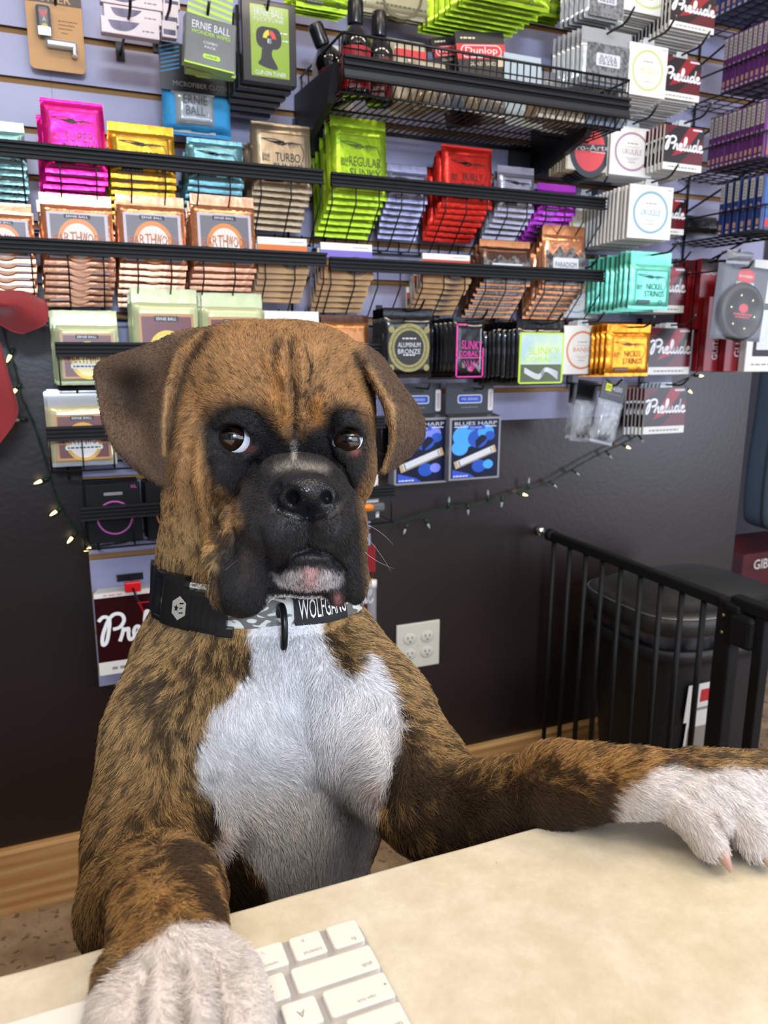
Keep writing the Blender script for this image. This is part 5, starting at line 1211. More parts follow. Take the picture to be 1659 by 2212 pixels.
def art_torn(b, w, h, y):
    b.poly([(-w*.46, h*.05), (-w*.46, h*.72), (-w*.30, h*.60), (-w*.14, h*.78), (0, h*.64), (w*.14, h*.78), (w*.30, h*.60), (w*.46, h*.74), (w*.46, h*.05)], mat('silver_mesh_print', '#8b8782', rough=.3, metal=.5, col2='#3b3532', vscale=90), y)
    b.rrect(-w*.30, h*.30, w*.30, h*.56, .003, silver_i, y-.0003); b.rrect(-w*.22, h*.18, w*.22, h*.30, .002, black_i, y-.0004); b.text('PARADIGM', 0, h*.43, w*.5, h*.10, black_i, y-.0006); b.text('BRONZE', 0, h*.24, w*.36, h*.07, silver_i, y-.0006)
R_a(1040, 1150, 520, ZB2, 'acoustic_string_pack', 'dark bronze', .0085, dkb, art_torn, 8, 'left of the torn edged copper ones', 18, cm=foil('orange_copper', '#c98659'))
R_a(1178, 1270, 487, ZB2, 'acoustic_string_pack', 'torn edged copper', .0085, cpf, art_torn, 8, 'at the right end of the lower rack', 19, cm=foil('orange_copper', '#c98659'), crimp=.02)
yl = mat('yellow_print', '#d8b52c', rough=.35); mr = mat('maroon_print', '#5c1d1c', rough=.35); gb = mat('gold_border_print', '#a8793a', rough=.35); yi = mat('pale_yellow_print', '#e6d58a', rough=.35)
ewg = art_arch(mr, yl, yi, 'EARTHWOOD', gb)
R_a(113, 252, 672, ZC, 'acoustic_string_pack', 'pale green', .0085, pg, ewg, 7, "at the left above the dog's ear", 20, crimp=.024)
R_a(283, 427, 624, ZC, 'acoustic_string_pack', 'pale green', .0085, pg, ewg, 4, "directly above the dog's forehead", 21, crimp=.024)
o_ = R_a(280, 420, 582, ZC+.0, 'acoustic_string_pack', 'taller pale green', .0085, pg, ewg, 0, "behind the ones above the forehead", 22, crimp=.024, y0=YF+.075)
R_a(437, 569, 634, ZC, 'acoustic_string_pack', 'pale green', .0085, pg, ewg, 7, "left of the white card box", 23, crimp=.024)
def art_bluebar(b, w, h, y): b.rect(w*.36, h*.05, w*.42, h*.82, mat('sky_blue_print', '#4a8fd0'), y); b.text('Elements', -w*.0, h*.88, w*.34, h*.045, grey_i, y); b.ring(0, h*.52, w*.22, w*.23, mat('pale_grey_ink'), y)
racked(572, 690, 674, ZC, 'string_box', 'string pack', 'card', .009, white_p, art_bluebar, 4, 'white string box with a sky blue bar above the dog', 'white string box behind the blue barred one', 'white string boxes', 24)
def art_br(b, w, h, y): b.poly(cat([(-w*.34, h*.08), (-w*.36, h*.45), (0, h*.60), (w*.36, h*.45), (w*.34, h*.08)], 4), mat('dark_bronze_print', '#4c2a18', rough=.25, metal=.4), y); b.text('BRONZE', 0, h*.32, w*.44, h*.12, mat('bronze_ink', '#c07a48', metal=.4), y-.0004)
R_a(697, 800, 682, ZC, 'acoustic_string_pack', 'shiny bronze', .0085, bz, art_br, 5, "above the dog's right brow", 25, cm=dkb)
cream = mat('cream_bagged_foil', '#cfc69f', rough=.2, metal=.25, bump=.4, coat=.6)
R_a(100, 243, 848, ZD, 'acoustic_string_pack', 'cream clear bagged', .0085, cream, art_arch(mr, mat('gold_arch_print', '#c99a3c'), ivp, 'EARTHWOOD', gb), 6, "left of the dog's ear", 26, cm=mat('clear_crimp', '#a9abae', rough=.15, alpha=.7), crimp=.024)
R_a(262, 400, 848, ZD, 'acoustic_string_pack', 'cream clear bagged', .0085, cream, art_arch(mr, mat('gold_arch_print'), ivp, 'EARTHWOOD', gb), 5, "hidden beside the dog's ear", 27, cm=mat('clear_crimp'), crimp=.024)
blkbox = mat('black_box_card', '#050609', rough=.6, spec=.2); mag = mat('magenta_print', '#b0489a')
def art_ny(b, w, h, y): b.ring(0, h*.42, w*.30, w*.33, mag, y, 30); b.text('NY', 0, h*.50, w*.22, h*.12, mat('dim_silver', '#7f7a85', metal=.3), y); b.rrect(-w*.17, h*.80, w*.17, h*.85, .001, grey_i, y); b.text('XL', w*.38, h*.93, w*.12, h*.05, mag, y)
racked(182, 302, 1046, ZE, 'string_box', 'string pack', 'card', .010, blkbox, art_ny, 4, "black string box with a magenta ring left of the dog's neck", 'black string box behind the magenta ringed one', 'black string boxes', 28, lean=.06)
racked(312, 430, 1040, ZE, 'string_box', 'string pack', 'card', .010, blkbox, lambda b, w, h, y: b.ring(0, h*.42, w*.30, w*.33, og, y, 30), 3, "black string box with an orange ring against the dog's neck", 'black string box behind the orange ringed one', 'black string boxes', 29, lean=.06)
racked(765, 822, 1030, ZE, 'cloth_pouch', 'pouch', 'pouch', .014, mat('white_pouch_cloth', '#d9d3cf', rough=.6, bump=.2), None, 0, "soft white pouch standing by the dog's cheek at the rack end", '', None, 30, crimp=.004, y0=YF+.012)
# ---- hanging cards and pouches on peg hooks
GU = 'white oval printed string cards'; GP = 'script lettered red and white string packs'; oc = lambda n, c: mat(n, c, rough=.45)
def uke(pxL, pxR, pyT, pyB, Y, ring, cn, place, n, seed, word='UKULELE', **k):
    return hung(pxL, pxR, pyT, pyB, Y, 'string_card', 'string pack', 'card', .0055, white_p, art_oval(ring, word), n, 'white card with %s oval %s, foremost' % (cn, place), 'white card with %s oval %s, further back' % (cn, place), GU, seed, hooked='white string cards with %s ovals' % cn, **k)
def prel(pxL, pxR, pyT, pyB, Y, place, n, seed, **k):
    k.setdefault('hooked', 'script lettered packs '+place)
    return hung(pxL, pxR, pyT, pyB, Y, 'script_string_pack', 'string pack', 'card', .0055, white_p, art_prelude, n, 'red script lettered pack %s, foremost' % place, 'red script lettered pack %s, further back' % place, GP, seed, **k)
gl = oc('oval_green', '#bcc47e'); uke(1352, 1452, -95, 42, 1.40, gl, 'yellow green', 'cut by the top edge', 9, 40, drop=.0012); uke(1361, 1436, 88, 215, 1.37, gl, 'yellow green', 'above the wire shelf end', 9, 41, drop=.0014, sp=1.9)
uke(1322, 1407, 268, 386, 1.42, oc('oval_mauve', '#a58095'), 'mauve', 'beside the red round label', 6, 42); uke(1362, 1447, 396, 520, 1.36, oc('oval_blue', '#7ba7b8'), 'blue', 'right of the purple packs', 13, 43, sp=2.1, xs=-.0005)
uke(1228, 1300, 418, 528, 1.50, oc('oval_gold', '#c9a450'), 'gold', 'behind the upper rack end', 3, 44, word='BANJO'); uke(1200, 1291, 585, 688, 1.50, oc('oval_sky', '#8fb4d6'), 'sky blue', 'behind the lower rack end', 3, 45); uke(1218, 1295, 703, 808, 1.44, oc('oval_orange', '#d08055'), 'orange', 'between the lime and orange packs', 4, 46, word='BANJO')
prel(1452, 1541, -30, 76, 1.37, 'cut by the top edge', 12, 50, drop=.0015, sp=2.0); prel(1432, 1509, 118, 222, 1.38, 'in the second row', 12, 51, drop=.0015, sp=2.0); prel(1438, 1514, 267, 374, 1.37, 'in the third row', 14, 52, xs=-.0012, sp=1.8)
prel(1400, 1476, 423, 508, 1.44, 'behind the blue oval card', 7, 53); prel(1400, 1476, 573, 676, 1.46, 'behind the mint green packs', 5, 54); prel(1406, 1487, 708, 808, 1.44, 'right of the orange packs', 4, 55); prel(1396, 1476, 838, 934, 1.46, 'lowest at the right, by the fairy lights', 5, 56, xs=-.004, sp=1.6)
kraft = mat('kraft_card', '#c3b08f', rough=.6)
def art_round(b, w, h, y): b.rect(-w*.46, h*.03, w*.46, h*.97, mat('cream_print', '#d8cfbd'), y); b.disc(0, h*.52, w*.44, mat('charcoal_print', '#33363b'), y-.0002, 36, 1.06); b.disc(0, h*.52, w*.33, mat('coral_print', '#d6454a'), y-.0003, 36, 1.1); b.poly([(-w*.42, h*.46), (w*.42, h*.52), (w*.42, h*.68), (-w*.42, h*.60)], mat('charcoal_print'), y-.0004); b.text('Pro-Arte', 0, h*.565, w*.84, h*.13, silver_i, y-.0006, rot=.07); greek(b, w*.02, w*.34, h*.46, .002, silver_i, y-.0006, 6)
hung(1226, 1320, 272, 376, 1.43, 'string_card', 'string pack', 'card', .006, kraft, art_round, 6, 'kraft string card with a red and charcoal round label, foremost', 'kraft string card behind the red round label one', 'kraft string cards', 47, hooked='kraft cards with round labels')
mint = mat('mint_foil', '#6fcdb4', rough=.3, metal=.35, bump=.4, bscale=30); orf = foil('orange_foil', '#d98a22')
def hp(pxL, pxR, pyT, pyB, Y, m, art, n, cn, place, seed, nm='string_pack', t=.007, **k):
    k.setdefault('hooked', cn+' packs '+place)
    return hung(pxL, pxR, pyT, pyB, Y, nm, 'string pack', 'pouch', t, m, art, n, '%s string pack %s, foremost' % (cn, place), '%s string pack %s, further back' % (cn, place), 'string packs on peg hooks', seed, tab=False, **k)
di = mat('dark_mint_ink', '#1d4f48'); hp(1368, 1446, 541, 669, 1.36, mint, art_wing(['NICKEL', 'STRINGS'], di), 9, 'mint green', 'in the middle of the right side', 60, crimp=.026, sp=2.0, xs=-.0012, jit=2); hp(1316, 1402, 700, 812, 1.38, orf, art_wing(['NICKEL', 'STRINGS'], mat('dark_orange_ink', '#5e3608')), 6, 'orange foil', 'above the card headed bags', 61, crimp=.016, sp=2.2, xs=-.001, jit=2)
bagc = mat('silver_bag', '#aeb2b4', rough=.18, metal=.3, bump=.5, bscale=25)
def art_bs(b, w, h, y): b.rect(-w*.42, h*.06, w*.42, h*.94, mat('engraved_silver', '#85878a', rough=.3, metal=.3, col2='#55575b', vscale=160), y); b.rrect(-w*.24, h*.42, w*.24, h*.72, .003, silver_i, y-.0003); b.text('BLACK &', 0, h*.64, w*.32, h*.08, black_i, y-.0005); b.text('SILVER', 0, h*.55, w*.38, h*.09, black_i, y-.0005); greek(b, -w*.18, w*.18, h*.46, .0025, grey_i, y-.0005, 5); b.rrect(-w*.16, h*.16, w*.16, h*.30, .002, grey_i, y-.0004)
hp(1270, 1350, -60, 52, 1.38, bagc, art_bs, 5, 'silver grey bagged', 'cut by the top edge', 62, crimp=.01, xs=-.003, sp=1.6); hp(1262, 1362, 52, 192, 1.37, bagc, art_bs, 6, 'silver grey bagged', 'behind the wire shelf end', 63, crimp=.024, xs=-.003, sp=1.6, cm=mat('clear_crimp'))
blf = mat('black_bag_plastic', '#08090c', rough=.18, bump=.5, bscale=22, coat=.6)
def art_frame(b, w, h, y):
    gf = mat('antique_gold', '#8b8455', rough=.3, metal=.5, bump=.6, bscale=300)
    b.rect(-w*.42, h*.14, w*.42, h*.84, mat('frame_dark', '#1b1c18'), y); b.ring(0, h*.50, w*.30, w*.42, gf, y-.0003, 40, sz=1.05); b.ring(0, h*.50, w*.345, w*.36, mat('gold_dark', '#3d3a24'), y-.0005, 40, sz=1.05)
    for sx in (-1, 1):
        for zz in (.17, .80): b.disc(sx*w*.36, h*zz, w*.06, gf, y-.0004, 14)
    for i, s in enumerate(('ALUMINUM', 'BRONZE')): b.text(s, 0, h*(.55-.11*i), w*.46, h*.08, silver_i, y-.0007)
    greek(b, -w*.14, w*.14, h*.645, .0025, silver_i, y-.0007, 4); greek(b, -w*.12, w*.12, h*.37, .0025, silver_i, y-.0007, 4)
hp(830, 934, 664, 815, 1.40, blf, art_frame, 5, 'black gold framed', "right above the dog's ear", 64, nm='acoustic_string_pack', crimp=.018, sp=1.5)
mg = mat('hot_pink_print', '#e22fa0')
def art_cob(b, w, h, y):
    for a, c, d, e in ((-w*.44, h*.03, w*.44, h*.05), (-w*.44, h*.95, -w*.1, h*.97), (-w*.44, h*.03, -w*.40, h*.97), (w*.40, h*.03, w*.44, h*.55), (-w*.44, h*.37, w*.44, h*.385)): b.rect(a, c, d, e, mg, y)
    b.text('SLINKY', w*.06, h*.60, w*.66, h*.15, mg, y-.0003, rot=-.05); b.text('COBALT', 0, h*.45, w*.74, h*.09, mg, y-.0003)
    for k in range(4): b.stroke(cat([(-w*.25, h*(.30-.03*k)), (0, h*(.14+.02*k)), (w*.1, h*(.26+.01*k)), (w*.33, h*(.12+.03*k))], 5), .0016, grey_i, y-.0003)
    for k in range(5): b.stroke([(w*.05, h*.12), (w*(-.2+.12*k), h*.32)], .0012, mg, y-.0004)
hp(982, 1046, 684, 818, 1.40, blf, art_cob, 5, 'black and hot pink', 'left of the lime green one', 65, noart=True, crimp=.010, xs=-.0045, sp=1.8)
def art_limec(b, w, h, y):
    lb = mat('lime_print', '#b2d23a', rough=.25); b.rrect(-w*.47, h*.02, w*.47, h*.92, .006, lb, y); b.rrect(-w*.43, h*.05, w*.43, h*.89, .005, mat('pale_sky_print', '#a9c7cf', rough=.15, col2='#cfdfb4', vscale=20), y-.0002)
    b.rect(-w*.43, h*.05, w*.43, h*.36, mat('deep_green_print', '#55604a', rough=.2), y-.0003)
    b.text('SLINKY', w*.05, h*.60, w*.66, h*.14, lb, y-.0005); b.text('COBALT', 0, h*.45, w*.74, h*.09, lb, y-.0005)
    for k in range(5): b.stroke(cat([(-w*.35, h*(.22+.02*k)), (-w*.05, h*(.10+.02*k)), (w*.1, h*(.24+.015*k)), (w*.36, h*(.10+.03*k))], 5), .0018, silver_i, y-.0005)
hp(1120, 1216, 692, 830, 1.37, blf, art_limec, 9, 'black and lime green', 'left of the orange oval card', 66, noart=True, crimp=.014, xs=-.003, sp=2.0, jit=2)
# ---- top row pieces cut by the upper edge
R2 = 'string packs on peg hooks'
hp(640, 760, -75, 30, 1.42, lm, art_wing(['REGULAR', 'SLINKY']), 3, 'lime green', 'cut by the top edge, left of bottles', 67, crimp=.01, xs=-.004)
hp(1020, 1190, -95, 26, 1.38, lm, art_wing(['REGULAR', 'SLINKY']), 9, 'lime green', 'cut by the top edge, above slide packs', 68, crimp=.01, xs=-.006, drop=.0035, sp=1.7, jit=3)
hp(1160, 1222, -80, 40, 1.46, lm, art_wing(['REGULAR', 'SLINKY']), 3, 'lime green', 'cut by the top edge, beside silver bags', 69, crimp=.01)
def art_poster(b, w, h, y):
    for a in (.46, .43): 
        for q in ((-w*a, h*(.5-a), w*a, h*(.5-a)+.001), (-w*a, h*(.5-a), -w*a+.001, h*.98), (w*a-.001, h*(.5-a), w*a, h*.98)): b.rect(*q, mat('olive_dark_ink', '#5b5234'), y)
    b.ring(0, h*.34, w*.22, w*.25, mat('olive_dark_ink'), y, 36); greek(b, -w*.30, w*.30, h*.13, .003, mat('olive_dark_ink'), y, 12)
hp(775, 955, -140, 52, 1.47, mat('parchment_foil', '#a69d7b', rough=.3, metal=.2, bump=.3), art_poster, 2, 'large parchment coloured', 'at the top edge behind the bottles', 70, crimp=.008)
# ---- tuner card
def tuner_card():
    Y = SW-.022; a = P(50, -40, Y); c = P(186, 162, Y); w = c.x-a.x; h = a.z-c.z; t = empty('tuner_package', ((a.x+c.x)/2, Y, c.z)); tag(t, 'tan carded clip-on tuner hanging at the upper left corner', 'tuner package')
    tan = mat('tan_card', '#b98c58', rough=.6); b = MB(); b.rrect(-w/2, 0, w/2, h, .008, tan, -.0008); b.rrect(-w/2, 0, w/2, h, .008, tan, .0008); b.rect(-w/2, h*.79, w/2, h, mat('umber_print', '#4a3a2c'), -.0012); b.text('TUNER', -w*.05, h*.855, w*.72, h*.09, mat('tan_letters', '#c39a68'), -.0016)
    for k in range(3): greek(b, w*.06, w*.40-k*.004, h*(.60-.045*k), .0012, brown_i, -.0014, 7, k)
    greek(b, w*.10, w*.22, h*.46, .0012, brown_i, -.0014, 3); o = b.build('card', t)
    b = MB(); b.box((-w*.20, -.010, h*.555), (w*.27, .014, h*.36), mat('tuner_black', '#17181c', rough=.15, coat=.8), bev=.005); b.poly([(-w*.28, h*.66), (-w*.12, h*.66), (-w*.17, h*.58), (-w*.23, h*.58)], mat('tuner_red', '#b23a3e'), -.0175); b.text('A', -w*.19, h*.56, w*.06, h*.05, silver_i, -.0175); b.disc(-w*.19, h*.47, .005, mat('tuner_yellow', '#b9a13a'), -.0175)
    b.box((-w*.20, -.0172, h*.42), (w*.22, .001, h*.10), mat('chrome', '#b9c0c6', rough=.15, metal=1)); b.build('tuner', t)
    b = MB(); b.box((w*.07, -.010, h*.30), (w*.52, .013, h*.085), mat('chrome'), rot=(0, -.0, 0), bev=.003); b.box((w*.31, -.010, h*.255), (w*.11, .012, h*.18), mat('bright_chrome', '#dfe3e6', rough=.12, metal=1), bev=.003); b.build('clip', t)
    b = MB(); b.box((-w*.20, -.011, h*.555), (w*.33, .018, h*.41), clearw, bev=.006); b.box((w*.08, -.011, h*.29), (w*.62, .017, h*.15), clearw, bev=.006); b.build('blister', t)
tuner_card()
# ---- flat white boxes hanging at top, striped wipes, cloth, clip-on tuner box
def art_shades(b, w, h, y): b.poly(cat([(-w*.38, h*.80), (-w*.30, h*.30), (-w*.1, h*.22), (w*.05, h*.45), (w*.16, h*.85)], 4), mat('navy_print', '#33364e', rough=.3, col2='#6b5c7a', vscale=40), y); greek(b, w*.20, w*.40, h*.35, .002, grey_i, y, 3)
for i, (l, r, tp, bt) in enumerate(((218, 346, 46, 86), (224, 350, 20, 56), (216, 352, -14, 24))):
    Y = 1.40+.020*i; a = P(l, tp, Y-.02); c = P(r, bt, Y-.02); w = c.x-a.x; h = a.z-c.z+.01; b = MB(); y = slab(b, w, h, .018, mat('white_pink_card', '#cdbfc0', rough=.4)); art_shades(b, w, h, y)
    tag(b.build('flat_box', loc=((a.x+c.x)/2, Y, c.z)), ('flat white box with a dark print near the top left corner, %s' % ('lowest and foremost', 'middle one', 'topmost')[i]), 'box', 'flat white boxes')
for i, (l, r, tp, bt) in enumerate(((350, 384, 52, 82), (352, 388, 15, 55), (352, 390, -20, 20))):
    Y = 1.42+.02*i; a = P(l, tp, Y-.02); c = P(r, bt, Y-.02); w = c.x-a.x; b = MB(); y = slab(b, w, a.z-c.z+.008, .016, mat('white_pink_card')); b.rect(-w*.4, .004, w*.4, .012, mat('navy_print'), y)
    tag(b.build('flat_box', loc=((a.x+c.x)/2, Y, c.z)), ('small white box left of the grey wipes, %s' % ('lowest', 'middle one', 'topmost')[i]), 'box', 'flat white boxes')
lime_p = mat('lime_print2', '#a7cc3a', rough=.35)
def wipes(l, r, tp, bt, Y, lab, yaw, tilt, head=True):
    a = P(l, tp, Y-.02); c = P(r, bt, Y-.02); w = c.x-a.x; h = a.z-c.z; t = empty('wipes_package', ((a.x+c.x)/2, Y, c.z), (0, tilt, yaw)); tag(t, lab, 'wipes package', 'grey wipes packages')
    b = MB(); y = slab(b, w, h, .020, mat('grey_wipes_box', '#6c706e', rough=.3, col2='#585c5b', vscale=8), bev=.002); b.text('ERNIE BALL', 0, h*.80, w*.74, h*.15, silver_i, y-.0002); b.text('WONDER WIPES', 0, h*.66, w*.76, h*.08, lime_p, y-.0002); b.text('COMBO', 0, h*.48, w*.28, h*.055, silver_i, y-.0002); b.text('PACK', 0, h*.39, w*.22, h*.055, silver_i, y-.0002)
    b.rrect(-w*.14, h*.15, w*.20, h*.25, .003, lime_p, y-.0002); b.text('6-PACK', w*.03, h*.20, w*.22, h*.05, black_i, y-.0004); b.box((0, -.010, .001), (w*.98, .0195, .004), lime_p); b.build('box', t)
    if head:
        b = MB(); b.box((0, -.006, h+.030), (w*.88, .002, .064), mat('header_grey', '#8f958f')); 
        for k in range(7): b.poly([(-w*.44, h+.060-k*.009), (w*.44, h+.053-k*.009), (w*.44, h+.057-k*.009), (-w*.44, h+.064-k*.009)], lime_p, -.0073)
        b.rrect(-w*.12, h+.046, w*.12, h+.054, .003, black_i, -.0078); b.build('header', t)
wipes(390, 506, 28, 152, 1.33, 'grey and lime wipes package tilted in front, foremost of two', .05, .09); wipes(398, 510, 70, 166, 1.37, 'grey and lime wipes package peeping out below the front one', .0, .03, False)
def cloth():
    Y = 1.46; a = P(338, 92, Y); c = P(503, 304, Y); w = c.x-a.x; h = a.z-c.z; t = empty('cloth_package', ((a.x+c.x)/2, Y, c.z)); tag(t, 'blue microfibre cloth in a clear bag with black header', 'cloth package')
    bl = mat('blue_cloth', '#2f8fc4', rough=.7, bump=.4, bscale=300); b = MB(); pouch(b, w*.94, h*.50, .018, bl, 5, crimp=.004, wr=.004); b.build('cloth', t)
    b = MB(); pouch(b, w*.60, h*.46, .022, mat('pale_bag_panel', '#a9aeb2', rough=.15, metal=.3, bump=.5, bscale=20), 8, crimp=.002, wr=.002); b.text('ERNIE', -.0, h*.34, w*.32, h*.10, mat('dark_grey_ink', '#4b4d50'), -.0235); b.text('BALL', 0, h*.22, w*.26, h*.10, mat('dark_grey_ink'), -.0235); b.build('inner_bag', t, loc=(-w*.05, -.004, .004))
    b = MB(); b.box((0, -.010, h*.74), (w*.98, .003, h*.52), mat('black_header_card', '#101114', rough=.3)); b.text('MICROFIBER CLOTH', w*.06, h*.56, w*.76, h*.055, grey_i, -.0118)
    for k in range(7): b.poly([(-w*.48, h*(.66+.045*k)), (-w*.22, h*(.73+.045*k)), (-w*.22, h*(.745+.045*k)), (-w*.48, h*(.675+.045*k))], mat('cyan_print', '#2f7fae'), -.0119)
    b.rrect(-w*.02, h*.66, w*.22, h*.70, .003, lime_p, -.0119); b.build('header', t)
cloth()
def art_flex(b, w, h, y):
    gr = mat('leaf_green_print', '#7f9a2a', rough=.25, coat=.5); gl2 = mat('pale_green_print', '#a9bd6c'); b.rect(-w*.34, h*.08, w*.36, h*.93, gr, y)
    b.text('ERNIE BALL', 0, h*.85, w*.54, h*.09, silver_i, y-.0003); b.text('FLEXTUNE', 0, h*.765, w*.54, h*.045, silver_i, y-.0003)
    b.rrect(-w*.24, h*.42, w*.22, h*.68, .012, black_i, y-.0003); b.ring(0, h*.54, w*.05, w*.12, mat('gauge_yellow', '#c9b62c'), y-.0005, 12, a0=PI*.52, a1=PI*.98, sz=1.2); b.ring(0, h*.54, w*.05, w*.12, mat('gauge_red', '#c83a34'), y-.0005, 12, a0=PI*.02, a1=PI*.46, sz=1.2); b.text('E', 0, h*.515, w*.07, h*.05, silver_i, y-.0006)
    b.poly(cat([(-w*.14, h*.42), (-w*.16, h*.30), (-w*.20, h*.22), (w*.14, h*.18), (w*.04, h*.34), (w*.06, h*.42)], 4), black_i, y-.0003); b.ring(-w*.0, h*.58, w*.28, w*.29, gl2, y-.0004, 20, a0=PI*.3, a1=PI*1.0); b.text('CLIP-ON TUNER', w*.01, h*.125, w*.56, h*.05, silver_i, y-.0005); greek(b, w*.20, w*.34, h*.62, .002, silver_i, y-.0005, 2); greek(b, w*.24, w*.35, h*.53, .002, silver_i, y-.0005, 2)
a = P(520, -12, 1.36); c = P(643, 188, 1.36); w = c.x-a.x; h = a.z-c.z
tn = mat('black_tuner_box', '#121316', rough=.25, coat=.3)
b = MB(); y = slab(b, w, h, .022, tn, bev=.002); art_flex(b, w, h, y); fb = b.build('tuner_box', loc=((a.x+c.x)/2, 1.385, c.z)); tag(fb, 'black and green clip-on tuner box, foremost in its stack', 'tuner box', 'clip-on tuner boxes')
for k in range(1, 6):
    c2 = fb.copy(); COL.objects.link(c2); c2.location = ((a.x+c.x)/2-.003*k, 1.385+.024*k, c.z-.004*k); c2['label'] = 'black clip-on tuner box further back in its stack'
for px, py, L_, lb in ((282, -14, .21, 'above the flat white boxes'), (370, -22, .19, 'carrying the small white boxes'), (452, 2, .24, 'carrying the grey wipes packages'), (582, -6, .20, 'carrying the clip-on tuner boxes'), (118, -30, .05, 'carrying the tan tuner card')): hook(px, py, L_, 'black wire peg hook '+lb)
# ---- bottles and packs on the wire shelf
def bottle(loc, rot, lab, labm, hh=.135, tilt=None):
    t = empty('polish_bottle', loc, rot); tag(t, lab, 'bottle', 'black bottles on the wire shelf'); gk = mat('black_gloss_bottle', '#0b0b0d', rough=.08, coat=1)
    k = hh/.135; r = .0255; b = MB(); b.lathe([(.0, 0), (r*.9, 0), (r, .004), (r, .070*k), (r*.97, .078*k), (r*.72, .090*k), (r*.50, .096*k), (r*.42, .100*k)], gk, n=28); b.build('bottle_body', t)
    b = MB(); b.lathe([(r*.50, .099*k), (r*.52, .101*k), (r*.50, .134*k), (r*.46, .1355*k), (0, .1355*k)], mat('black_cap', '#15161a', rough=.25), n=28)
    for q in range(28): an = 2*PI*q/28; b.box((r*.515*math.cos(an), r*.515*math.sin(an), .116*k), (.0008, .0008, .028*k), mat('black_cap'), rot=(0, 0, an))
    b.build('cap', t)
    b = MB(); b.lathe([(r*1.008, .008), (r*1.012, .009), (r*1.012, .064*k), (r*1.008, .065*k)], labm, n=28); b.T = Matrix.Rotation(-.45, 4, 'Z')
    for q, s in enumerate(('GUITAR', 'CLEANER')): b.text(s, 0, .020-.010*q, .022, .006, silver_i, -r*1.03)
    b.build('label', t); return t
zs = SHZF+.0015
p1 = P(768, 150, 1.345); p2 = P(826, 150, 1.36)
bottle((p1.x, 1.345, zs), (0, 0, 0), 'black capped polish bottle with bright red label on the wire shelf', mat('bottle_red_label', '#b0202c', rough=.3), .150)
bottle((p2.x, 1.375, zs), (0, 0, 0), 'black capped bottle with dark red label, right of the red labelled one', mat('bottle_dark_label', '#6e1420', rough=.3, col2='#2a0a0e', vscale=60), .148)
p3 = P(748, 150, 1.41); bottle((p3.x+.0, 1.418, zs+.006), (0, -.42, 0), 'dark bottle leaning left against the shelf end', mat('bottle_dark_label'), .135)
def on_shelf(l, r, tp, Y, nm, cat_, lab, m, art, t=.006, zb=None, rot=0., kind='card', lean=.12, grp=None, z0=None):
    a = P(l, tp, Y); c = P(r, tp, Y); w = c.x-a.x; zb = z0 or SHZF+.004; h = max(.02, (a.z+c.z)/2-zb); b = make_pack(nm, kind, w, h, t, m, art, int(l), .008 if kind == 'pouch' else 0)
    o = b.build(nm, loc=((a.x+c.x)/2, Y+t, zb), rot=(-lean, rot, 0)); tag(o, lab, cat_, grp); return o
def art_dun(b, w, h, y):
    H = min(h, w*1.02); T0 = b.T.copy(); b.T = b.T @ Matrix.Translation((0, 0, h-H)); b.rect(-w/2, H-h, w/2, 0, slide, y); h = H; _dun(b, w, h, y); b.T = T0
def _dun(b, w, h, y):
    b.rect(-w/2, h*.55, w/2, h*.80, red_i, y); b.rect(-w/2, h*.82, w/2, h, black_i, y); b.rect(-w/2, 0, w/2, h*.54, black_i, y)
    b.rrect(-w*.42, h*.57, w*.42, h*.78, h*.10, silver_i, y-.0003); b.rrect(-w*.40, h*.585, w*.40, h*.765, h*.09, red_i, y-.0005); b.text('Dunlop', 0, h*.675, w*.66, h*.14, white_p, y-.0007, shear=.1); b.text('GLASS SLIDE', w*.02, h*.47, w*.62, h*.06, mat('cream_ink', '#d8cfa4'), y-.0005); greek(b, -w*.40, -w*.1, h*.88, .003, mat('cream_ink'), y-.0005, 4); b.rect(w*.30, h*.42, w*.48, h*.60, mat('kraft_card'), y-.0008)
slide = mat('slide_card', '#1a1416', rough=.35)
on_shelf(972, 1048, 72, 1.44, 'slide_package', 'slide package', 'red and black glass slide package half hidden behind its neighbour', slide, art_dun, rot=-.20, grp='glass slide packages'); on_shelf(1012, 1118, 62, 1.405, 'slide_package', 'slide package', 'red and black glass slide package in full view on the shelf', slide, art_dun, rot=-.12, grp='glass slide packages')
cb = mat('bagged_cream', '#b7ab93', rough=.12, metal=.15, bump=.8, bscale=22, coat=.6)
on_shelf(850, 935, 72, 1.40, 'bagged_cloth', 'bag', 'shiny cream bag with red print beside the bottles', cb, lambda b, w, h, y: b.rect(-w*.4, h*.75, w*.4, h*.86, red_i, y), .02, kind='pouch'); on_shelf(905, 985, 105, 1.36, 'bagged_cloth', 'bag', 'crumpled cream bag in front of the red printed bag', cb, None, .02, kind='pouch', lean=.3)
on_shelf(1098, 1180, 112, 1.40, 'blister_package', 'package', 'clear blue white blister package right of the slide packages', mat('pale_blue_plastic', '#a6b4bd', rough=.15, metal=.1, coat=.5), lambda b, w, h, y: b.poly([(-w*.05, h*.35), (0, h*.75), (w*.08, h*.40)], black_i, y), .006)
on_shelf(1035, 1105, 150, 1.345, 'bagged_cloth', 'bag', 'pale crumpled bag under the glass slide packages', mat('bagged_white', '#a9a6a4', rough=.15, metal=.15, bump=.9, bscale=25, coat=.6), None, .018, kind='pouch', lean=.4)
on_shelf(1175, 1245, 148, 1.40, 'pick_package', 'package', 'grey bag with a red patch near the right shelf end', mat('bagged_grey', '#77757a', rough=.2, bump=.6, coat=.4), lambda b, w, h, y: b.rect(-w*.2, h*.5, w*.3, h*.7, red_i, y), .012, kind='pouch')
cr = mat('cream_box', '#d2bfa0', rough=.45); sb = mat('smoke_box', '#7e8794', rough=.25); rr = random.Random(5)
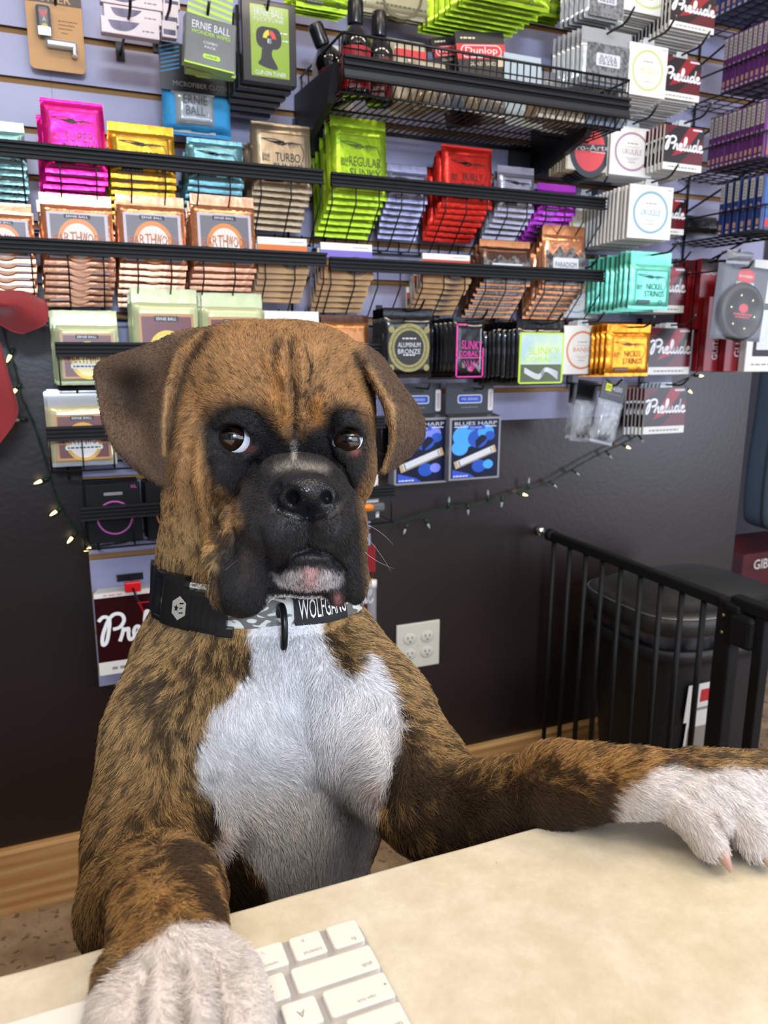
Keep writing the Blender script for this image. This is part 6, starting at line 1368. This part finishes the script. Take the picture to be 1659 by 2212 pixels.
for k in range(9):
    px = 1160+k*21.5; q = P(px, 190, 1.335); b = MB(); m_ = cr if k < 5 else sb; b.box((0, 0, .021), (.019, .040, .042), m_, bev=.001); b.rect(-.008, .030, .008, .040, black_i if k < 5 else silver_i, -.0203); greek(b, -.007, .007, .006, .003, grey_i, -.0203, 3)
    b.text('60', 0, .034, .009, .005, white_p if k < 5 else black_i, -.0206); tag(b.build('pick_box', loc=(q.x, 1.338, SHZF+.0015)), 'small %s box in the row at the right end of the wire shelf' % ('cream' if k < 5 else 'smoky grey'), 'box', '%s boxes on the wire shelf' % ('cream' if k < 5 else 'smoky grey'))
for k in range(5):
    q = P(930+k*30, 190, 1.345); b = MB(); pouch(b, .028, .05, .014, (cb, MC['bagged_white'], sb)[k % 3], 20+k, crimp=.004, wr=.003); tag(b.build('small_bag', loc=(q.x, 1.345, SHZF+.0015), rot=(-.3, 0, 0)), 'little crumpled bag lying along the front of the wire shelf', 'bag', 'little crumpled bags on the shelf')
for k, (l, r, tp) in enumerate(((672, 704, 118), (708, 738, 98))):
    on_shelf(l+16, r+26, tp, 1.42+.03*k, 'reed_box', 'box', 'white and red box at the left end of the shelf, %s' % ('outer one', 'by the leaning bottle'), white_p, lambda b, w, h, y: (b.text('NAT', 0, h*.85, w*.7, h*.10, grey_i, y), b.poly([(-w*.4, h*.62), (w*.3, h*.78), (w*.4, h*.70), (-w*.3, h*.56)], red_i, y)), .03, grp=None) if False else tag(on_shelf(l+16, r+26, tp, 1.42+.03*k, 'reed_box', 'box', 'x', white_p, lambda b, w, h, y: (b.text('NAT', 0, h*.85, w*.7, h*.10, grey_i, y), b.poly([(-w*.4, h*.62), (w*.3, h*.78), (w*.4, h*.70), (-w*.3, h*.56)], red_i, y)), .03), 'white and red box at the left end of the shelf, '+('outer one' if k == 0 else 'by the leaning bottle'), 'box')
# ---- boxes lined up on the wire shelves at the right
lab_w = mat('pale_label', '#b9b3ab', rough=.45); navy = mat('navy_box', '#26386e', rough=.35); plum = mat('plum_box', '#5d2a66', rough=.35); teal_t = mat('peach_print', '#b98d7d')
def box_row(pl, pr, py, n, m, colname, rowname, hgt, spread=False, X=1.42, facem=None):
    ya = PX(pl, py, X).y; yb_ = PX(pr, py, X).y; zb = PX(pl, py, X).z; d = .115; pitch = abs(ya-yb_)/n; th = min(pitch*.88, .0135 if not spread else .012)
    first = None
    for k in range(n):
        y = ya-pitch*(k+.5)
        if first is None:
            b = MB(); b.box((d/2, 0, hgt/2), (d, th, hgt), m, bev=.0006)
            L = th*.40
            def side(y0, z0, y1, z1, mm, e=0): b.add([(-.0004-e, y0, z0), (-.0004-e, y1, z0), (-.0004-e, y1, z1), (-.0004-e, y0, z1)], [(0, 3, 2, 1)], mm)
            side(-L, hgt*.60, L, hgt*.97, lab_w)
            for q in range(5): side(-L*.4, hgt*(.64+.06*q), L*.5, hgt*(.67+.06*q), grey_i, .0003)
            side(-L*.7, hgt*.10, L*.7, hgt*.20, teal_t); side(-L*.7, hgt*.02, L*.7, hgt*.06, lab_w); side(-L*.5, hgt*.40, L*.5, hgt*.50, mat('pale_plum_print', '#a58cab'))
            b.rect(d*.06, hgt*.05, d*.94, hgt*.95, facem or m, -th/2-.0003); b.ring(d*.40, hgt*.50, .012, .016, white_p, -th/2-.0006, 20, a0=.8, a1=5.4); b.rect(d*.1, hgt*.06, d*.9, hgt*.20, red_i if m is navy else mat('terracotta_print', '#b5573d'), -th/2-.0006)
            first = b.build('string_box', loc=(X, y, zb)); o = first
        else:
            o = first.copy(); COL.objects.link(o); o.location = (X+rr.uniform(-.001, .001), y, zb)
        tag(o, '%s string box in the %s row of the right hand shelves' % (colname, rowname), 'string box', '%s boxes in the %s row' % (colname, rowname))
        if k == n-1: o['label'] = 'nearest %s string box in the %s row of the right hand shelves' % (colname, rowname)
    # wire tray
    t = empty('wire_tray', (X+.06, SW, zb-.006)); tag(t, 'black wire tray under the %s row of %s boxes' % (rowname, colname), 'rack', 'wire trays at the right'); ox, oy, oz = t.location
    b = MB(); b.T = Matrix.Translation((-ox, -oy, -oz)); yf = min(yb_, ya)-.012
    for z, xx in ((zb-.004, X-.004), (zb+.048, X-.004), (zb-.004, X+d+.01), (zb+.048, X+d+.01)): b.tube([(xx, SW-.002, z), (xx, yf, z)], .0022, wire, n=6)
    for z in (zb-.004, zb+.048): b.tube([(X-.004, yf, z), (X+d+.01, yf, z)], .0022, wire, n=6)
    for k in range(12): y = SW-.01-(SW-.01-yf)*k/11; b.tube([(X-.004, y, zb+.048 if k in (0, 11) else zb-.004), (X-.004, y, zb-.0045), (X+d+.01, y, zb-.0045)], .0013, wire, n=5)
    for xx in (X+.02, X+.06, X+.10): b.tube([(xx, SW-.002, zb-.0065), (xx, yf, zb-.0065)], .0014, wire, n=5)
    b.build('wire_basket', t)
    b = MB(); b.T = Matrix.Translation((-ox, -oy, -oz)); b.tube([(X+.03, SW-.002, zb-.075), (X+.03, yf+.06, zb-.012)], .0025, wire, n=6); b.tube([(X+.03, SW-.003, zb-.08), (X+.03, SW-.003, zb+.05)], .003, wire, n=6); b.build('bracket', t)
box_row(1530, 1690, 46, 13, navy, 'navy blue', 'top', .118); box_row(1556, 1690, 203, 13, plum, 'plum', 'second', .112); box_row(1525, 1642, 370, 12, plum, 'plum', 'third', .112, facem=mat('violet_face', '#7a4f96')); box_row(1546, 1640, 510, 6, navy, 'navy blue', 'fourth', .112, facem=mat('blue_face', '#2f62a8'))
# ---- red humidifier boxes and clear blister at the right
crim = mat('crimson_box', '#7e141d', rough=.35); dk_h = mat('dark_head', '#23181b', rough=.4)
def art_hum(b, w, h, y): b.rect(-w/2, h*.84, w/2, h, dk_h, y); b.text('HUMIDIFIER', 0, h*.80, w*.8, h*.05, silver_i, y-.0003)
def vert_text(b, s, cx, cz, L, hh, m, y): b.text(s, cx, cz, L, hh, m, y, rot=PI/2)
for i, (l, r, tp, bt, Y, lab) in enumerate(((1490, 1520, 562, 708, 1.47, 'dark red box with black top, leftmost at the right hooks'), (1517, 1560, 558, 712, 1.44, 'dark red box with black top behind the clear package'))):
    hung(l, r, tp, bt, Y, 'humidifier_box', 'box', 'card', .015, crim, art_hum, 1, lab, lab+', further back', 'dark red boxes', 80+i, tab=False, hooked='dark red boxes, '+('left' if i == 0 else 'right'), sp=1.4)
def art_vt(b, w, h, y): vert_text(b, 'GUITAR', -w*.12, h*.36, h*.40, w*.20, silver_i, y); vert_text(b, 'PARAMETRIC', w*.16, h*.40, h*.52, w*.20, silver_i, y)
for i, (l, r, tp, bt, Y, lab) in enumerate(((1533, 1575, 640, 802, 1.42, 'crimson box with upright lettering below the clear package, left'), (1582, 1630, 600, 802, 1.40, 'crimson box with upright lettering below the clear package, right'))):
    hung(l, r, tp, bt, Y, 'lettered_box', 'box', 'card', .018, crim, art_vt, 1, lab, lab+', further back', 'crimson boxes', 84+i, tab=False, hooked=False, sp=1.2)
def art_wb(b, w, h, y): b.rrect(-w*.36, h*.14, w*.42, h*.62, .004, black_i, y); b.rrect(-w*.28, h*.20, w*.34, h*.56, .003, silver_i, y-.0003); greek(b, -w*.36, w*.2, h*.06, .003, grey_i, y, 5)
hung(1632, 1700, 560, 802, 1.38, 'white_product_box', 'box', 'card', .02, white_p, art_wb, 1, 'white box with a black window at the right edge', 'white box behind the black windowed one', None, 88, tab=False, hooked=False, sp=1.2)
def soundhole():
    Y = 1.30; a = P(1545, 570, Y); c = P(1640, 735, Y); w = c.x-a.x; h = a.z-c.z; t = empty('blister_package', ((a.x+c.x)/2, Y, c.z), (0, .06, 0)); tag(t, 'clear package holding a round black sound hole cover with red oval', 'package')
    b = MB(); b.box((0, 0, h/2), (w, .001, h), mat('slate_card', '#3d3f4a', rough=.35)); b.disc(w*.05, h*.86, w*.17, red_i, -.0012, 24, .62); b.text('KYSER', w*.05, h*.86, w*.26, h*.035, white_p, -.0016); greek(b, -w*.12, w*.22, h*.745, .006, silver_i, -.0012, 7); b.build('card', t)
    dk = mat('rubber_black', '#14161a', rough=.4); b = MB(); b.lathe([(0, .0), (w*.40, 0), (w*.42, .004), (w*.40, .010), (w*.33, .012), (w*.32, .009), (0, .009)], dk, n=36, c=(w*.02, -.001, h*.38), axis=Matrix.Rotation(PI/2, 3, 'X'))
    b.disc(w*.02, h*.43, w*.09, red_i, -.0106, 20, .7); greek(b, -w*.16, w*.20, h*.335, .004, red_i, -.0106, 5); greek(b, -w*.12, w*.16, h*.30, .003, red_i, -.0106, 4)
    for k in range(6): an = PI/6+PI/3*k+.3; b.disc(w*.02+w*.24*math.cos(an), h*.38+w*.24*math.sin(an), .0022, mat('brass_dot', '#c9b98c', metal=.6, rough=.3), -.0106, 10)
    b.build('sound_hole_cover', t); b = MB(); b.box((0, -.009, h*.48), (w*1.02, .020, h*.94), clearw, bev=.006); b.build('blister', t)
    hk = empty('peg_hook', (t.location.x, SW, a.z-.006)); tag(hk, 'black wire peg hook carrying the clear sound hole package', 'hook', 'wire peg hooks'); bb = MB(); L = SW-Y+.03; bb.tube([(0, -.003, 0), (0, -L+.01, 0), (0, -L, .012)], .0023, wire, n=6); bb.build('arm', hk)
soundhole()
q = P(1610, 562, 1.33); b = MB(); pouch(b, .07, .030, .02, mat('clear_crimp'), 4, crimp=.002, wr=.004); tag(b.build('plastic_bag', loc=(q.x+.02, 1.37, q.z-.004)), 'crumpled clear bag above the round black sound hole cover', 'bag')
# black bag pile on the tray behind the hooks
q = P(1505, 505, 1.50)
for k in range(4):
    b = MB(); pouch(b, .055, .045, .016, mat('black_bag_matt', '#17181c', rough=.3, bump=.6), 40+k, crimp=.004, wr=.004); tag(b.build('cable_bag', loc=(q.x-.04+.028*k, 1.51, q.z-.002), rot=(-.1, 0, 0)), 'small black bag between the script lettered pack and the navy boxes', 'bag', 'small black bags')
# ---- harmonica boxes
def harmonica(l, r, tb, bb_, tt, Y, lab, tint, yaw=0.):
    a = P(l, tb, Y); c = P(r, bb_, Y); w = c.x-a.x; h = a.z-c.z; hh = P((l+r)/2, tt, Y+.03).z-a.z; t = empty('harmonica_box', ((a.x+c.x)/2, Y, c.z)); tag(t, lab, 'harmonica box', 'harmonica boxes')
    gf = mat('silver_border', '#8e8f92', rough=.35, metal=.3); hk_ = mat('slate_header', '#30343c', rough=.35); b = MB(); b.box((0, .016, h/2), (w, .032, h), gf, bev=.0012); y = -.0004
    b.rect(-w*.46, h*.035, w*.46, h*.965, mat('night_blue', '#0b1230', rough=.25), y)
    for k, (cx, cz, r_) in enumerate(((-.20, .70, .24), (.05, .66, .20), (.20, .76, .16), (.28, .70, .10), (-.30, .52, .16), (.08, .22, .14), (.26, .24, .10))): b.disc(w*cx, h*cz, w*r_, tint if k % 2 == 0 else mat('deep_blue_print', '#1e4fb0', rough=.3), y-.0002-.00005*k, 18, .8)
    b.poly(cat([(w*.0, h*.62), (w*.12, h*.72), (w*.22, h*.66), (w*.1, h*.56), (w*.02, h*.50)], 4), mat('night_blue'), y-.0008)
    b.poly([(-w*.44, h*.04), (-w*.44, h*.18), (-w*.1, h*.10), (w*.0, h*.04)], mat('cobalt_print', '#2448b8'), y-.0008)
    b.text('BLUES HARP', 0, h*.905, w*.82, h*.055, silver_i, y-.001); b.rect(-w*.42, h*.845, w*.40, h*.86, silver_i, y-.001); b.rrect(-w*.16, h*.81, w*.18, h*.865, .003, mat('cobalt_print'), y-.0012); b.text('MS SERIES', 0, h*.838, w*.22, h*.025, silver_i, y-.0014)
    for mm, s, e in ((mat('harp_wood', '#b79b74'), 1.0, 0), (silver_i, .86, .012), (mat('harp_shadow', '#4b5058'), .80, .002), (silver_i, .76, .016)):
        ca, sa = math.cos(.33), math.sin(.33); L, T_ = w*.42*s, h*.06*s; pts = [(-L, -T_), (L, -T_), (L, T_), (-L, T_)]; b.poly([(x*ca-z*sa, h*.37+e*h/2+x*sa+z*ca) for x, z in pts], mm, y-.0015-.0003*(1-s)*10)
    greek(b, -w*.42, -w*.14, h*.06, .003, silver_i, y-.0012, 5); b.build('box', t)
    b = MB(); b.box((0, .030, h+hh/2), (w*.92, .0015, hh), hk_); b.rrect(-w*.14, h+hh*.72, w*.14, h+hh*.82, .003, black_i, .0290); b.rrect(-w*.24, h+hh*.38, w*.24, h+hh*.64, .005, silver_i, .0289); b.rrect(-w*.22, h+hh*.41, w*.22, h+hh*.61, .004, mat('cobalt_print'), .0287); b.text('MS SERIES', 0, h+hh*.51, w*.32, h*.035, silver_i, .0285); greek(b, -w*.16, w*.16, h+hh*.25, .0022, grey_i, .0289, 5)
    b.rrect(w*.36, h+hh*.15, w*.46, h+hh*.80, .003, white_p, .0288); vert_text(b, 'HOHNER', w*.41, h+hh*.48, hh*.45, w*.05, red_i, .0285)
    b.add([(-w*.5, .002, h+.0004), (w*.5, .002, h+.0004), (w*.46, .029, h+.006), (-w*.46, .029, h+.006)], [(0, 1, 2, 3)], mat('header_fold', '#4a4548', rough=.3)); b.build('header', t); return t
harmonica(852, 966, 905, 1042, 828, 1.47, "blue harmonica box half hidden by the dog's ear", mat('pale_violet_print', '#6f7fe0')); hb = harmonica(972, 1078, 903, 1032, 826, 1.45, 'blue harmonica box in full view right of the ear', mat('sky_print', '#3f9be6'))
b = MB(); q = P(960, 868, 1.462); b.rrect(-.020, -.006, .014, .008, .004, mat('coral_sticker', '#d65a60'), 0); b.text('FREE', -.003, .001, .022, .008, white_p, -.0003); o = b.build('sticker'); o.parent = hb; o.location = (-.042, .0285, .108)
for px in (905, 1020):
    q = P(px, 838, 1.49); hk = empty('peg_hook', (q.x, SW, q.z)); tag(hk, 'black wire peg hook carrying a harmonica box, %s' % ('left' if px < 950 else 'right'), 'hook', 'wire peg hooks'); bb = MB(); bb.tube([(0, -.003, 0), (0, -.10, 0), (0, -.11, .012)], .0023, wire, n=6); bb.build('arm', hk)
# ---- clear parts bags with black headers
def parts_bag(cx, cy, Y, w, h, tilt, lab, word=True, sd=1):
    q = P(cx, cy, Y); t = empty('parts_bag', (q.x, Y, q.z), (0, tilt, .1)); tag(t, lab, 'parts bag', 'clear bags with black headers')
    b = MB(); b.box((0, 0, -.022), (w, .002, .044), mat('black_header_card')); 
    if word: b.rrect(-w*.34, -.026, -w*.10, -.010, .002, mat('acid_print', '#c9d02e'), -.0014); b.text('CPC', -w*.22, -.018, w*.2, .008, black_i, -.0018); b.text('AUDIO', w*.14, -.018, w*.38, .010, silver_i, -.0016); greek(b, -w*.28, w*.30, -.032, .0025, grey_i, -.0016, 7)
    b.build('header', t)
    b = MB(); pouch(b, w*.94, h, .016, clear, sd, crimp=.002, wr=.006); b.build('clear_bag', t, loc=(0, .004, -.044-h+.002))
    b = MB(); gm = mat('pewter_part', '#5a5a5c', rough=.3, metal=.7)
    for k in range(4): b.tube([(-.012+.008*k, -.003, -.044-h+.012+.006*(k % 2)), (-.008+.008*k, -.005, -.044-h+.030+.004*k)], .004, gm, n=8)
    b.build('metal_parts', t)
parts_bag(1330, 822, 1.385, .075, .100, .22, 'clear parts bag with tilted black and yellow header, foremost of three', True, 2); parts_bag(1272, 822, 1.43, .060, .095, .12, 'clear parts bag with black header, middle of three', False, 3); parts_bag(1252, 828, 1.47, .055, .085, .05, 'clear parts bag with black header, rearmost of three', False, 5)
hook(1345, 818, .19, 'black wire peg hook carrying the clear parts bags')
# ---- script packs at lower left behind the dog, clip, small tool, tube
def low_left():
    Y = 1.50; a = P(197, 1285, Y); c = P(404, 1432, Y); w = c.x-a.x; h = a.z-c.z
    b = MB(); y = slab(b, w, h, .014, white_p); b.rect(-w*.5, h*.16, w*.5, h, mat('deep_maroon_print', '#2a090d', rough=.25), y); b.rect(-w*.5, 0, w*.5, h*.16, white_p, y); greek(b, -w*.36, w*.36, h*.055, h*.035, mat('pale_grey_ink', '#a9a7ab'), y-.0002, 7); script_word(b, w*.02, h*.56, w*.99, mat('script_white', '#e8e8ea', rough=.4), y-.0008, h=h*.36); b.rect(-w*.5, h*.945, w*.5, h, white_p, y-.0006); greek(b, -w*.40, -w*.2, h*.965, .002, mat('coral_print'), y-.0009, 3)
    b.stroke([(-w*.04, h*.84), (w*.5, h*.84)], .002, red_i, y-.0006); b.stroke(cat([(-w*.02, h*.84), (w*.05, h*.6), (w*.02, h*.40)], 4), .004, MC['prelude_red'], y-.00045)
    o = b.build('script_string_pack', loc=((a.x+c.x)/2+.004, Y+.014, c.z)); tag(o, "large script lettered string pack hanging low left of the dog's collar, foremost", 'string pack', GP)
    for k in (1, 2): c2 = o.copy(); COL.objects.link(c2); c2.location = ((a.x+c.x)/2+.004+.004*k, Y+.014+.0150*k, c.z-.0015*k); c2['label'] = "large script lettered string pack low behind the dog's shoulder, further back"
    t = empty('hook_clip', ((a.x+c.x)/2-.010, Y-.004, a.z+.006)); tag(t, 'red plastic clip on the hook above the large script lettered pack', 'clip'); b = MB(); b.box((0, -.004, .004), (.030, .012, .020), mat('clip_red', '#d01820', rough=.3), bev=.002); b.build('clip_body', t); b = MB(); b.tube([(0, -.010, .002), (.004, -.040, -.012), (.006, -.050, -.012)], .0022, wire, n=6); b.build('tip', t)
    hk = empty('peg_hook', ((a.x+c.x)/2-.010, SW, a.z+.014)); tag(hk, "black wire peg hook left of the dog's collar", 'hook', 'wire peg hooks'); b = MB(); b.tube([(0, -.003, 0), (0, -(SW-Y-.006), 0)], .0023, wire, n=6); b.box((0, -.003, .0), (.05, .003, .014), wire); b.build('arm', hk)
low_left()
prel(700, 806, 1192, 1400, 1.49, 'low behind the dog by the power outlet', 3, 57, hooked=False, tab=False)
t = empty('string_winder', P(800, 1096, 1.40)); tag(t, "grey string winder with an orange button hanging by the dog's jaw", 'string winder'); b = MB(); b.box((0, 0, 0), (.060, .016, .018), mat('winder_grey', '#55575a', rough=.35), bev=.005); b.build('handle', t); b = MB(); b.lathe([(0, 0), (.008, 0), (.0075, .003), (0, .004)], mat('orange_button', '#e07818', rough=.4), n=16, c=(-.008, -.008, .002), axis=Matrix.Rotation(PI/2, 3, 'X'), sx=1.6); b.build('button', t); b = MB(); b.box((.0, .004, -.018), (.024, .014, .020), mat('winder_black', '#1b1c1e', rough=.5), bev=.003); b.build('head', t)
hung(786, 812, 1180, 1235, 1.46, 'red_tag', 'tag', 'card', .004, crim, None, 0, "narrow red tag right of the dog's jaw", '', None, 90, tab=False, hooked=False)
t = empty('clear_tube', P(803, 1445, 1.45)); tag(t, 'tall clear plastic tube hanging beside the power outlet', 'tube'); b = MB(); b.lathe([(.009, 0), (.010, .002), (.010, .190), (.009, .192)], clear, n=16); b.build('tube_wall', t); b = MB(); b.lathe([(0, .186), (.0108, .186), (.0108, .202), (0, .203)], white_p, n=16); b.build('end_cap', t)
# ---- guitar bag and red carton beyond the wall's end
def gig_bag():
    q = P(1640, 1145, 1.95); t = empty('guitar_bag', (q.x+.165, 1.95, q.z)); tag(t, 'slate blue padded guitar bag standing beyond the end of the wall', 'guitar bag')
    bm_ = mat('slate_nylon', '#3c4a56', rough=.6, bump=.3, bscale=400); b = MB(); prof = [(-.13, .0), (-.19, .03), (-.205, .12), (-.205, .25), (-.195, .40), (-.188, .58), (-.18, .80), (-.15, .95), (-.09, 1.05), (-.06, 1.25), (0, 1.27)]
    prof = cat(prof, 4); 
    for y0, y1, sc in ((-.055, .055, 1.),):
        vs = []; fs = []; ring = [(x, z) for x, z in prof]+[(-x, z) for x, z in prof[::-1]]; n = len(ring)
        for yy, s in ((-.06, .93), (-.05, .985), (-.03, 1.), (.03, 1.), (.05, .985), (.06, .93)):
            for x, z in ring: vs.append((x*s, yy, .02+(z-.02)*(.985+.015*s) if z > .02 else z+(.02*(1-s)*5)))
        for i in range(5):
            for k in range(n): j = (k+1) % n; fs.append((i*n+k, i*n+j, (i+1)*n+j, (i+1)*n+k))
        fs.append(tuple(range(n))[::-1]); fs.append(tuple(5*n+k for k in range(n))); b.add(vs, fs, bm_, True)
    b.build('bag_body', t)
    b = MB(); z = mat('zip_black', '#14161a', rough=.5); b.tube([(x*1.002, -.034, zz) for x, zz in prof], .004, z, n=6); b.build('zip', t)
    b = MB(); b.box((-.11, -.075, .10), (.13, .035, .17), mat('slate_dark_nylon', '#2a343d', rough=.6), bev=.015); b.build('pocket', t); b = MB(); b.box((-.165, -.062, .22), (.012, .010, .06), z, bev=.003); b.build('zip_pull', t)
gig_bag()
q = P(1602, 1240, 1.92); b = MB(); b.box((.19, .12, -.24), (.38, .24, .62), mat('maroon_carton', '#5c141c', rough=.5, col2='#3e0d14', vscale=6), bev=.003); b.text('GIBSON', .135, .028, .16, .036, white_p, -.0006); tag(b.build('carton', loc=(q.x, 1.92, q.z)), 'dark red carton with white letters beyond the end of the wall', 'carton')
# ---- fairy lights
def fairy(pts, label, bulbs, Yw=SW-.006, group='strings of fairy lights'):
    W3 = [P(a, b_, Yw if len(r) == 0 else r[0]) for a, b_, *r in pts]; t = empty('fairy_lights', W3[0]); tag(t, label, 'fairy lights', group); T = Matrix.Translation(-Vector(W3[0])); gw = mat('green_wire', '#14301f', rough=.45)
    xz = []; 
    for i in range(len(W3)-1):
        p0 = W3[max(i-1, 0)]; p1 = W3[i]; p2 = W3[i+1]; p3 = W3[min(i+2, len(W3)-1)]
        for k in range(6): f = k/6; xz.append(.5*(2*p1+(p2-p0)*f+(2*p0-5*p1+4*p2-p3)*f*f+(-p0+3*p1-3*p2+p3)*f**3))
    xz.append(W3[-1]); b = MB(); b.T = T; n = len(xz)
    for ph in (0, PI): b.tube([v+Vector((.0014*math.cos(i*.9+ph), .0010*math.sin(i*.9+ph), .0014*math.sin(i*.9+ph))) for i, v in enumerate(xz)], .0011, gw, n=5)
    b.build('cord', t)
    for px, py, dx, dy, lit in bulbs:
        a = P(px, py, Yw-.004); e = P(px+dx, py+dy, Yw-.006); d = (e-a).normalized(); b = MB(); b.T = T; b.tube([a, a+d*.014], [.0032, .0028], gw, n=8); s = b.build('socket', t)
        b = MB(); b.T = T; m_ = mat('lit_bulb', '#fff2cf', rough=.2, emit='#ffdf8a', es=6.) if lit else mat('unlit_bulb', '#c9ccc8', rough=.1, alpha=.55, coat=.8)
        b.tube([a+d*.013, a+d*.017, a+d*.023, a+d*.028], [.0024, .0029, .0022, .0005], m_, n=10); bb = b.build('bulb', t); bb['label'] = 'glowing warm bulb' if lit else 'unlit clear bulb'
fairy([(2, 690), (16, 745), (34, 800), (44, 850), (66, 900), (92, 975), (110, 1040), (126, 1085), (146, 1120), (170, 1150), (195, 1178), (240, 1176), (300, 1166), (360, 1168)], 'green fairy light string hanging down beside the red bow', [(30, 752, -10, 20, 1), (46, 828, -12, 14, 1), (60, 905, -16, 2, 0), (106, 1032, -30, 12, 1), (136, 1095, -18, 12, 1), (166, 1148, -16, 20, 1), (212, 1178, -20, 8, 1)], Yw=1.545)
fairy([(775, 1140), (860, 1128), (950, 1100), (1045, 1085), (1110, 1065), (1180, 1044), (1245, 1008), (1300, 978), (1350, 955), (1400, 925)], 'green fairy light string sagging across the dark wall', [(880, 1130, -8, 24, 0), (918, 1120, 14, 28, 0), (968, 1098, 4, -36, 0), (1010, 1088, 2, 30, 0), (1054, 1082, 0, -34, 0), (1086, 1072, -4, 30, 0), (1118, 1064, 10, 3, 1), (1140, 1056, 4, -28, 0), (1188, 1040, 18, 16, 0), (1236, 1015, 14, 10, 0), (1310, 975, 20, 26, 0), (1344, 960, 16, 8, 1), (1380, 940, 14, 22, 0)], Yw=1.548)
fairy([(1440, 835), (1478, 820), (1508, 800), (1528, 760), (1535, 735)], 'short end of green fairy lights beside the lowest script packs', [(1480, 836, 20, 18, 1), (1500, 812, 20, 0, 1), (1522, 772, 8, -4, 0)], Yw=1.50)
# ---- red bow at the left edge
def bow():
    t = empty('fabric_bow', P(-40, 700, 1.405)); tag(t, 'big red fabric bow hanging at the left edge', 'bow'); T = Matrix.Translation(-t.location); rm = mat('red_felt', '#7f0a11', rough=.75, sheen=.5, bump=.2, bscale=200)
    def sheet(rows, nm):
        b = MB(); b.T = T; vs = []; nr = len(rows); nc = len(rows[0])
        G = [[P(a, c, y) for a, c, y in r] for r in rows]
        def cr(L_, k): return [.5*(2*L_[i]+(L_[min(i+1, len(L_)-1)]-L_[max(i-1, 0)])*f+(2*L_[max(i-1, 0)]-5*L_[i]+4*L_[min(i+1, len(L_)-1)]-L_[min(i+2, len(L_)-1)])*f*f+(-L_[max(i-1, 0)]+3*L_[i]-3*L_[min(i+1, len(L_)-1)]+L_[min(i+2, len(L_)-1)])*f**3) for i in range(len(L_)-1) for f in [q/k for q in range(k)]]+[L_[-1]]
        H = [cr(r, 5) for r in G]; H = list(zip(*H)); H = [cr(list(c), 5) for c in H]; n1, n2 = len(H), len(H[0]); off = Vector((0, .005, 0))
        vs = [v for c in H for v in c]; vs2 = [v+off for v in vs]; k = len(vs); f1 = [(i*n2+j, i*n2+j+1, (i+1)*n2+j+1, (i+1)*n2+j) for i in range(n1-1) for j in range(n2-1)]
        edge = [i*n2 for i in range(n1)]+[(n1-1)*n2+j for j in range(1, n2)]+[i*n2+n2-1 for i in range(n1-2, -1, -1)]+[j for j in range(n2-2, 0, -1)]
        b.add(vs+vs2, [f[::-1] for f in f1]+[tuple(k+i for i in f) for f in f1]+[(edge[i], edge[(i+1) % len(edge)], k+edge[(i+1) % len(edge)], k+edge[i]) for i in range(len(edge))], rm, True); b.build(nm, t)
    sheet([[(-60, 600, 1.405), (0, 626, 1.375), (50, 628, 1.385), (98, 648, 1.405)], [(-60, 640, 1.395), (0, 655, 1.355), (52, 655, 1.370), (104, 668, 1.390)], [(-60, 670, 1.405), (0, 680, 1.380), (50, 684, 1.375), (99, 700, 1.385)], [(-60, 680, 1.405), (-5, 700, 1.395), (25, 716, 1.395), (48, 722, 1.395)]], 'loop')
    sheet([[(-120, 700, 1.415), (-60, 720, 1.405), (0, 738, 1.410)], [(-130, 800, 1.405), (-60, 810, 1.385), (20, 815, 1.405)], [(-140, 880, 1.415), (-60, 890, 1.405), (39, 895, 1.410)], [(-150, 1010, 1.425), (-70, 985, 1.405), (-2, 960, 1.415)]], 'tail')
bow()
